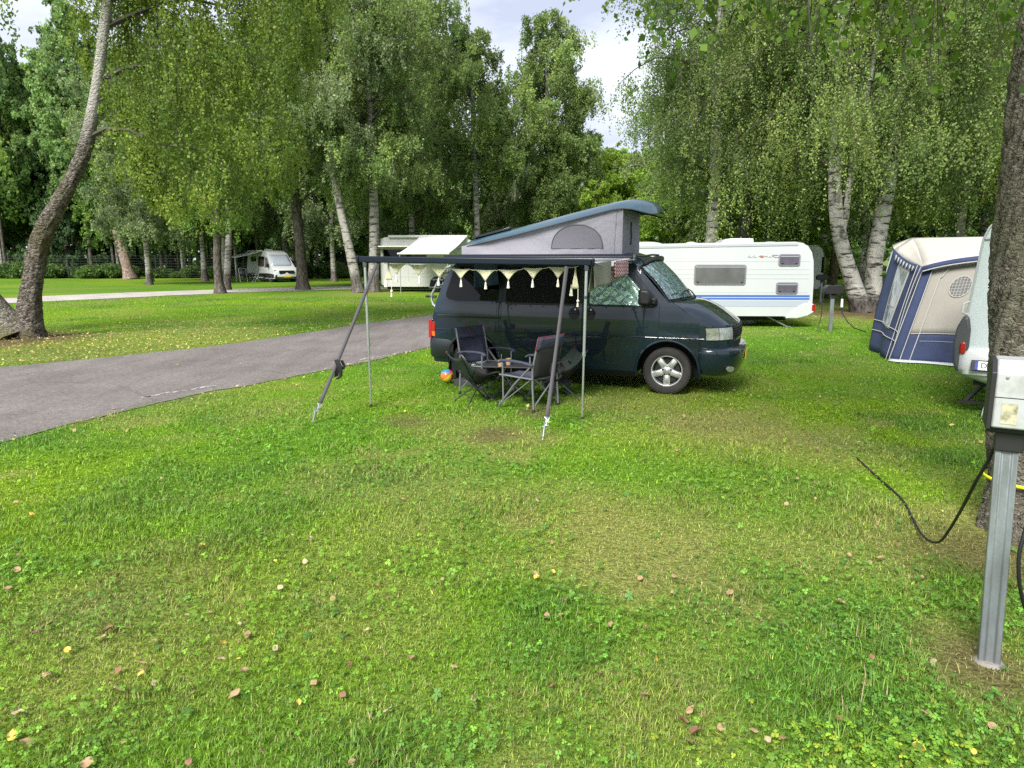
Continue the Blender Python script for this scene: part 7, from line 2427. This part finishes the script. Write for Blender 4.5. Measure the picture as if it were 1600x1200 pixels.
# corner leg cover (wide blue strip with piping) and front wall
def fw(s, v, off=0.0):
    """front wall: s metres along, v 0 ground .. 1 eave; set back under the canopy"""
    a = B0 + DD * s + EE * .02
    b = B1 + DD * max(0, s - .40 * 1) + EE * .10
    t_ = min(1, max(0, (s - .0) / 2.4))
    b = (B1 + DD * (s * .96 - .0)) + EE * .10; b.z = 1.66 + .25 * (1 - math.exp(-s * 1.4))
    p = a.lerp(b, v)
    return tr_(p - EE * (.035 * math.sin(s * 8 + v * 3) * (1 - v) ** 1.5 + .008 * math.sin(s * 23 + v * 9) * (1 - v) + off))
k = MB(); k.grid([[fw(s, v) for v in np.linspace(.285, 1, 12)] for s in np.linspace(.02, 1.02, 14)]); ft = k.build('front_wall', M['tent_grey'], TN, smooth=60, solid=.006)
k = MB(); k.grid([[fw(s, v, .012) for v in np.linspace(0, .29, 8)] for s in np.linspace(.0, 2.3, 24)]); k.build('skirt', M['tent_blue'], TN, smooth=60, solid=.006)
k = MB(); k.grid([[fw(s, v, .0) for v in np.linspace(.28, 1, 12)] for s in np.linspace(1.0, 2.3, 12)]); k.build('blue_panel', M['tent_blue'], TN, smooth=60, solid=.006)
k = MB(); k.grid([[fw(s + .02 * v, v, .03) for v in np.linspace(0, 1, 14)] for s in np.linspace(-.02, .15, 4)]); lg_ = k.build('corner_cover', M['tent_blue'], TN, smooth=60, solid=.01)
for s in (-.02, .15):
    k = MB(); k.tube([fw(s + .02 * v, v, .045) for v in np.linspace(0, 1, 12)], .008, 5); k.build('piping', M['tent_white'], lg_)
k = MB(); k.tube([fw(.30 + (.04 * v), v, .02) for v in np.linspace(0, .84, 10)] + [fw(.36 + .10 * q_, .84 + .09 * math.sin(q_ * 1.57), .02) for q_ in np.linspace(.1, 1, 6)] + [fw(s, .93 + .01 * s, .02) for s in (.6, .8, 1.0)], .008, 5); k.build('piping', M['tent_white'], ft)
for v, s0, s1 in ((.29, .18, 1.1), (.215, .35, 1.3)):
    k = MB(); k.tube([fw(s, v, .026) for s in np.linspace(s0, s1, 10)], .008 if v > .25 else .004, 5); k.build('piping', M['tent_white'], ft)
# round netted window
cx_, cv_ = .70, .735
def rw_(a, rr, off): return fw(cx_ + rr * math.cos(a) * .165, cv_ + rr * math.sin(a) * .098, off)
k = MB(); k.grid([[rw_(a, rr, .010) for a in np.linspace(0, 2 * math.pi, 25)] for rr in (.02, .5, 1)]); nw = k.build('round_window', pm('dark_net_window', (.07, .072, .068), .5, var=.4, vscale=9), ft, smooth=60)
k = MB(); k.tube([rw_(a, 1.0, .014) for a in np.linspace(0, 2 * math.pi, 33)], .008, 5)
for q_ in np.linspace(-.75, .75, 6):
    h_ = math.sqrt(1 - q_ * q_)
    k.tube([fw(cx_ + q_ * .165, cv_ - h_ * .098, .013), fw(cx_ + q_ * .165, cv_ + h_ * .098, .013)], .004, 4)
    k.tube([fw(cx_ - h_ * .165, cv_ + q_ * .098, .013), fw(cx_ + h_ * .165, cv_ + q_ * .098, .013)], .004, 4)
k.build('net', M['tent_white'], nw, fix=False)
k = MB(); k.grid([[tr_(B0 + DD * s - EE * (.02 + .10 * t + .04 * math.sin(s * 8) * t) + Vector((0, 0, .045 - .03 * t))) for t in np.linspace(0, 1, 4)] for s in np.linspace(.0, 2.2, 22)]); k.build('mud_flap', M['pale_sheet'], TN, smooth=60, solid=.005)
k = MB()
fl2 = [fw(1.0, .30, .03), fw(1.12, .30, .03), fw(1.06, .25, .03)]
k.add(fl2, [(0, 1, 2)]); k.build('pennant', M['tent_white'], ft, fix=False, solid=.003)

# ---- pale caravan tail at the right edge
RC = thing('caravan', 'pale blue white caravan tail with a number plate beside the big tree trunk', 'caravan', (5.24, 8.0, 0), math.atan2(DD.y, DD.x))
ol = [(.02, .55), (.0, 1.0), (.03, 1.35), (.085, 2.02), (.13, 2.15), (.22, 2.26), (.38, 2.33), (1.0, 2.38), (1.62, 2.33), (1.78, 2.26), (1.87, 2.15), (1.915, 2.02), (1.97, 1.35), (2.0, 1.0), (1.98, .55)]
k = MB()
rows = []
for y, ins in ((.02, .05), (0, 0.0), (.02, -.02), (.3, -.02), (3.2, -.02)):
    row = []
    for a, b in ol + [ol[0]]:
        cxx, czz = 1.0, 1.3
        row.append((a + (cxx - a) * ins * .6, y, b + (czz - b) * ins * .4))
    rows.append(row)
rows[0] = [(p[0], .035 if p[2] > 2.2 else .0, p[2]) for p in rows[0]]
k.grid(rows)
k.add([rows[0][i] for i in range(len(ol))], [tuple(range(len(ol)))])
k.build('body', M['pale_blue'], RC, smooth=40)
k = MB(); k.tube([(a + .0, -.012, b) for a, b in ol[1:-1]], .012, 6); k.build('edge_trim', M['trim_grey'], RC)
k = MB(); k.box((1.0, -.012, 2.03), (1.80, .02, .02)); k.build('panel_joint', M['trim_grey'], RC)
k = MB(); k.prism([(-.03, .50), (-.075, .62), (-.09, .85), (-.07, 1.02), (-.02, 1.14), (.04, 1.16), (.07, 1.0), (.07, .55)], lambda a, b: (a, -.05, b), lambda a, b: (a, .30, b)); cp = k.build('corner_trim', M['grey_plastic'], RC, bevel=.03, bseg=3)
# bulging lower panel
def lowp(s, z):
    o_ = float(np.interp(z, [.33, .40, .50, .62, .72, .80], [.02, -.07, -.12, -.13, -.10, -.02]))
    return (s, o_ * (1 - .55 * abs(s - 1) ** 4), z + .16 * (abs(s - 1) ** 3) * (1 if z < .5 else 0))
k = MB(); k.grid([[lowp(s, z) for s in np.linspace(-.01, 2.01, 25)] for z in (.33, .36, .40, .45, .5, .56, .62, .67, .72, .77, .80)]); bp_ = k.build('rear_panel', M['white_van'], RC, smooth=50, solid=.02)
k = MB(); k.prism(rrect(-.015, .72, .04, .86, .025), lambda a, b: (a, -.085, b), lambda a, b: (a, .02, b)); k.build('tail_light', M['red_lens'], RC, bevel=.012)
PLM = Matrix.Rotation(R(-14), 3, 'X')
k = MB(); k.box((.36, -.128, .605), (.50, .012, .125), PLM); pf_ = k.build('plate_holder', M['black_plastic'], RC, bevel=.006)
k = MB(); k.box((.375, -.137, .607), (.455, .008, .098), PLM); pl_ = k.build('number_plate', M['plate'], pf_)
k = MB(); k.box((.162, -.1385, .607), (.032, .009, .098), PLM); k.build('plate_band', M['plate_blue'], pl_)
text_mesh('DV N35', .085, M['ink'], 'plate_lettering', pl_, (.345, -.1430, .607), (R(90 - 14), 0, 0))
k = MB(); k.tube([(.02, -.02, 1.32), (-.03, -.07, 1.30), (-.035, -.075, 1.20), (.02, -.02, 1.17)], .012, 8); k.build('grab_handle', M['white_van'], RC)
k = MB(); k.prism([(-.62, .0), (-.2, .0), (-.2, .03), (-.62, .03)], lambda a, b: (a + .65, .25, b + .10), lambda a, b: (a + .65, .30, b + .10)); k.tube([(.1, .28, .12), (.3, .3, .40)], .025, 6); k.build('corner_steady', M['black_plastic'], RC)
k = MB(); k.tube([(.42, -.15, .85), (.46, -.15, .78), (.40, -.155, .72), (.45, -.155, .66)], .006, 5); k.build('cord', pm('red_cord', (.4, .06, .07), .8), RC)
k = MB(); k.box((1.0, 1.6, .40), (1.7, 3.0, .10)); k.build('chassis', M['seam'], RC)
simple_wheel(RC, .55, 1.5, .31, .31, .09).rotation_euler = (0, 0, 0)
k = MB(); k.add([(0, 0, 0.01), (.30, -.05, .01), (.26, 0, .36), (.08, .06, .20)], [(0, 1, 2, 3)]); 
fp = k.build('draught_skirt', M['pale_sheet'], smooth=60, fix=False, solid=.01); fp.location = (5.36, 7.72, 0)
tag(fp, 'pale pegged draught skirt corner below the caravan tail', 'draught skirt')
# ================================================================== fallen leaves
def leaf_proto(seed, kind):
    r_ = random.Random(seed)
    out_ = []
    n = 7
    rows = []
    curl = r_.uniform(-.35, .5)
    for i in range(n):
        f = i / (n - 1)
        w = .5 * math.sin(math.pi * min(1, f * .92 + .06)) ** .8 * (1 - .35 * f)
        x = f - .5
        rows.append([(x, w * u, .10 * curl * math.cos(f * 3) + .16 * r_.uniform(.6, 1.2) * abs(u) ** 2 * (1 if kind else -.4) + .05 * math.sin(f * 7 + u * 3)) for u in (-1, -.5, 0, .5, 1)])
    mb = MB(); mb.grid(rows)
    return mb
LEAFM = {'tan': pm('tan_leaf', (.30, .205, .105), .7, var=.25, vscale=30), 'brown': pm('brown_leaf', (.19, .10, .05), .7, var=.25, vscale=30), 'yellow': pm('yellow_leaf', (.60, .42, .07), .6, var=.2, vscale=30), 'pale': pm('pale_leaf', (.36, .29, .17), .75, var=.2, vscale=30)}
LEAFL = {'tan': ('dry tan birch leaf lying curled on the lawn', 'tan fallen leaves'), 'brown': ('reddish brown dead leaf lying on the lawn', 'brown fallen leaves'),
         'yellow': ('small yellow leaf lying on the lawn', 'yellow fallen leaves'), 'pale': ('pale buff withered leaf lying on the lawn', 'pale fallen leaves')}
protos = {}
def fallen(kind, x, y, s, rz, tilt, z=.029):
    key = (kind, random.randint(0, 2))
    if key not in protos:
        o = leaf_proto(hash(kind) % 97 + key[1] if False else len(protos) * 7 + 3, key[1] % 2).build('fallen_leaf', LEAFM[kind], smooth=60, fix=False)
        protos[key] = o
    else:
        o = protos[key].copy(); COL.objects.link(o)
    o.location = (x, y, z); o.scale = (s, s, s); o.rotation_euler = (tilt[0], tilt[1], rz)
    tag(o, LEAFL[kind][0], 'leaf', LEAFL[kind][1])
random.seed(90)
def gpt(px, py):
    v = -(py - 600) / 1080.0
    c_, s_ = math.cos(PITCH), math.sin(PITCH)
    d = Vector(((px - 800) / 1080.0, c_ + v * s_, -s_ + v * c_))
    t = -(CAM_H - .036) / d.z
    return d.x * t, d.y * t
# the leaves one can pick out in the photo
for px, py, kd, s in ((1078, 1105, 'tan', .06), (1070, 1125, 'brown', .06), (1080, 1152, 'tan', .075), (1086, 1140, 'brown', .06), (1128, 1132, 'tan', .045), (1120, 1142, 'yellow', .04), (1178, 1137, 'tan', .05), (1200, 1152, 'pale', .045), (1222, 1148, 'tan', .05),
                      (1007, 1083, 'tan', .05), (1256, 1100, 'brown', .04), (1164, 1053, 'brown', .045), (910, 912, 'yellow', .05), (1000, 900, 'tan', .05), (997, 866, 'tan', .055), (1140, 922, 'tan', .05), (838, 900, 'yellow', .045), (865, 890, 'yellow', .04), (925, 975, 'tan', .045),
                      (158, 992, 'tan', .06), (170, 980, 'brown', .05), (80, 970, 'tan', .05), (12, 918, 'tan', .055), (26, 888, 'tan', .045), (385, 988, 'tan', .06), (365, 1080, 'tan', .065), (292, 960, 'pale', .05), (238, 998, 'tan', .045), (222, 1042, 'tan', .05), (184, 1072, 'tan', .05), (438, 915, 'pale', .05), (328, 953, 'tan', .04), (382, 1045, 'tan', .05), (72, 1050, 'tan', .055), (105, 1013, 'yellow', .05), (40, 1158, 'tan', .06), (135, 1190, 'tan', .065), (18, 1145, 'yellow', .055), (28, 1112, 'pale', .05), (490, 1063, 'tan', .045), (302, 1078, 'tan', .04), (410, 1168, 'tan', .05), (642, 1025, 'tan', .05), (740, 1087, 'tan', .05), (520, 932, 'tan', .04), (430, 1010, 'pale', .04), (605, 1105, 'pale', .045), (1315, 938, 'tan', .045), (1245, 745, 'tan', .05), (1300, 890, 'tan', .045), (1375, 870, 'tan', .05), (1355, 1065, 'tan', .045), (1345, 1075, 'brown', .05), (1195, 747, 'yellow', .045), (1188, 760, 'brown', .045), (735, 700, 'tan', .04), (840, 780, 'pale', .04), (1410, 1058, 'brown', .05), (1450, 1110, 'tan', .05), (1436, 1165, 'yellow', .05), (1310, 1120, 'brown', .04), (1550, 1130, 'tan', .05)):
    x, y = gpt(px, py)
    fallen(kd, x, y, s * random.uniform(.68, .98), random.uniform(0, 6.28), (random.gauss(0, .35), random.gauss(0, .35)))
cnt = 0
while cnt < 130:
    y = math.sqrt(random.random() * (13 ** 2 - 2.1 ** 2) + 2.1 ** 2) if random.random() < .55 else random.uniform(2.1, 5)
    x = random.uniform(-1, 1) * (.78 * y)
    if bool(inpoly(np.array([x]), np.array([y]), ROAD_POLY)[0]): continue
    if -1.6 < x < 3.9 and 8.2 < y < 12.5: continue
    fallen(random.choices(('tan', 'brown', 'yellow', 'pale'), (.55, .22, .1, .13))[0], x, y, random.uniform(.022, .040), random.uniform(0, 6.28), (random.gauss(0, .55), random.gauss(0, .55)), .027)
    cnt += 1
# the many small yellow ones under the birches and along the road edge
n = 2600
x = np.r_[rng.normal(-9.6, 2.2, n), rng.normal(-8.2, 2.4, n // 2)]
y = np.r_[rng.normal(14.6, 1.8, n), rng.normal(17.5, 2.2, n // 2)]
E_ = densify(ROAD_FAR[2:12], 700); x = np.r_[x, E_[:, 0] - .14 + rng.normal(0, .16, 700)]; y = np.r_[y, E_[:, 1] + .14 + rng.normal(0, .16, 700)]
E_ = densify(ROAD_NEAR[2:11], 170); x = np.r_[x, E_[:, 0] + .02 + rng.normal(0, .12, 170)]; y = np.r_[y, E_[:, 1] - .02 + rng.normal(0, .12, 170)]
xr, yr = np.array(x), np.array(y)
x2, y2 = scatter(6, 26, 1.0); xr = np.r_[xr, x2]; yr = np.r_[yr, y2]
onroad = inpoly(xr, yr, ROAD_POLY)
kp = ~onroad | (rng.random(len(xr)) < .12)
xr, yr, onroad = xr[kp], yr[kp], onroad[kp]
V, F, c = leaflets(xr, yr, .034, .03, .055, np.where(rng.random((len(xr), 1)) < .7, np.array([[.42, .36, .12]]), np.array([[.34, .23, .11]])), 1, 1.1)
V[:, 2] = np.where(np.repeat(onroad, 4), .016 + .004 * rng.random(len(V)), V[:, 2])
tag(npmesh('leaf_litter', V, F, M['clover'], None, c), kind='stuff')
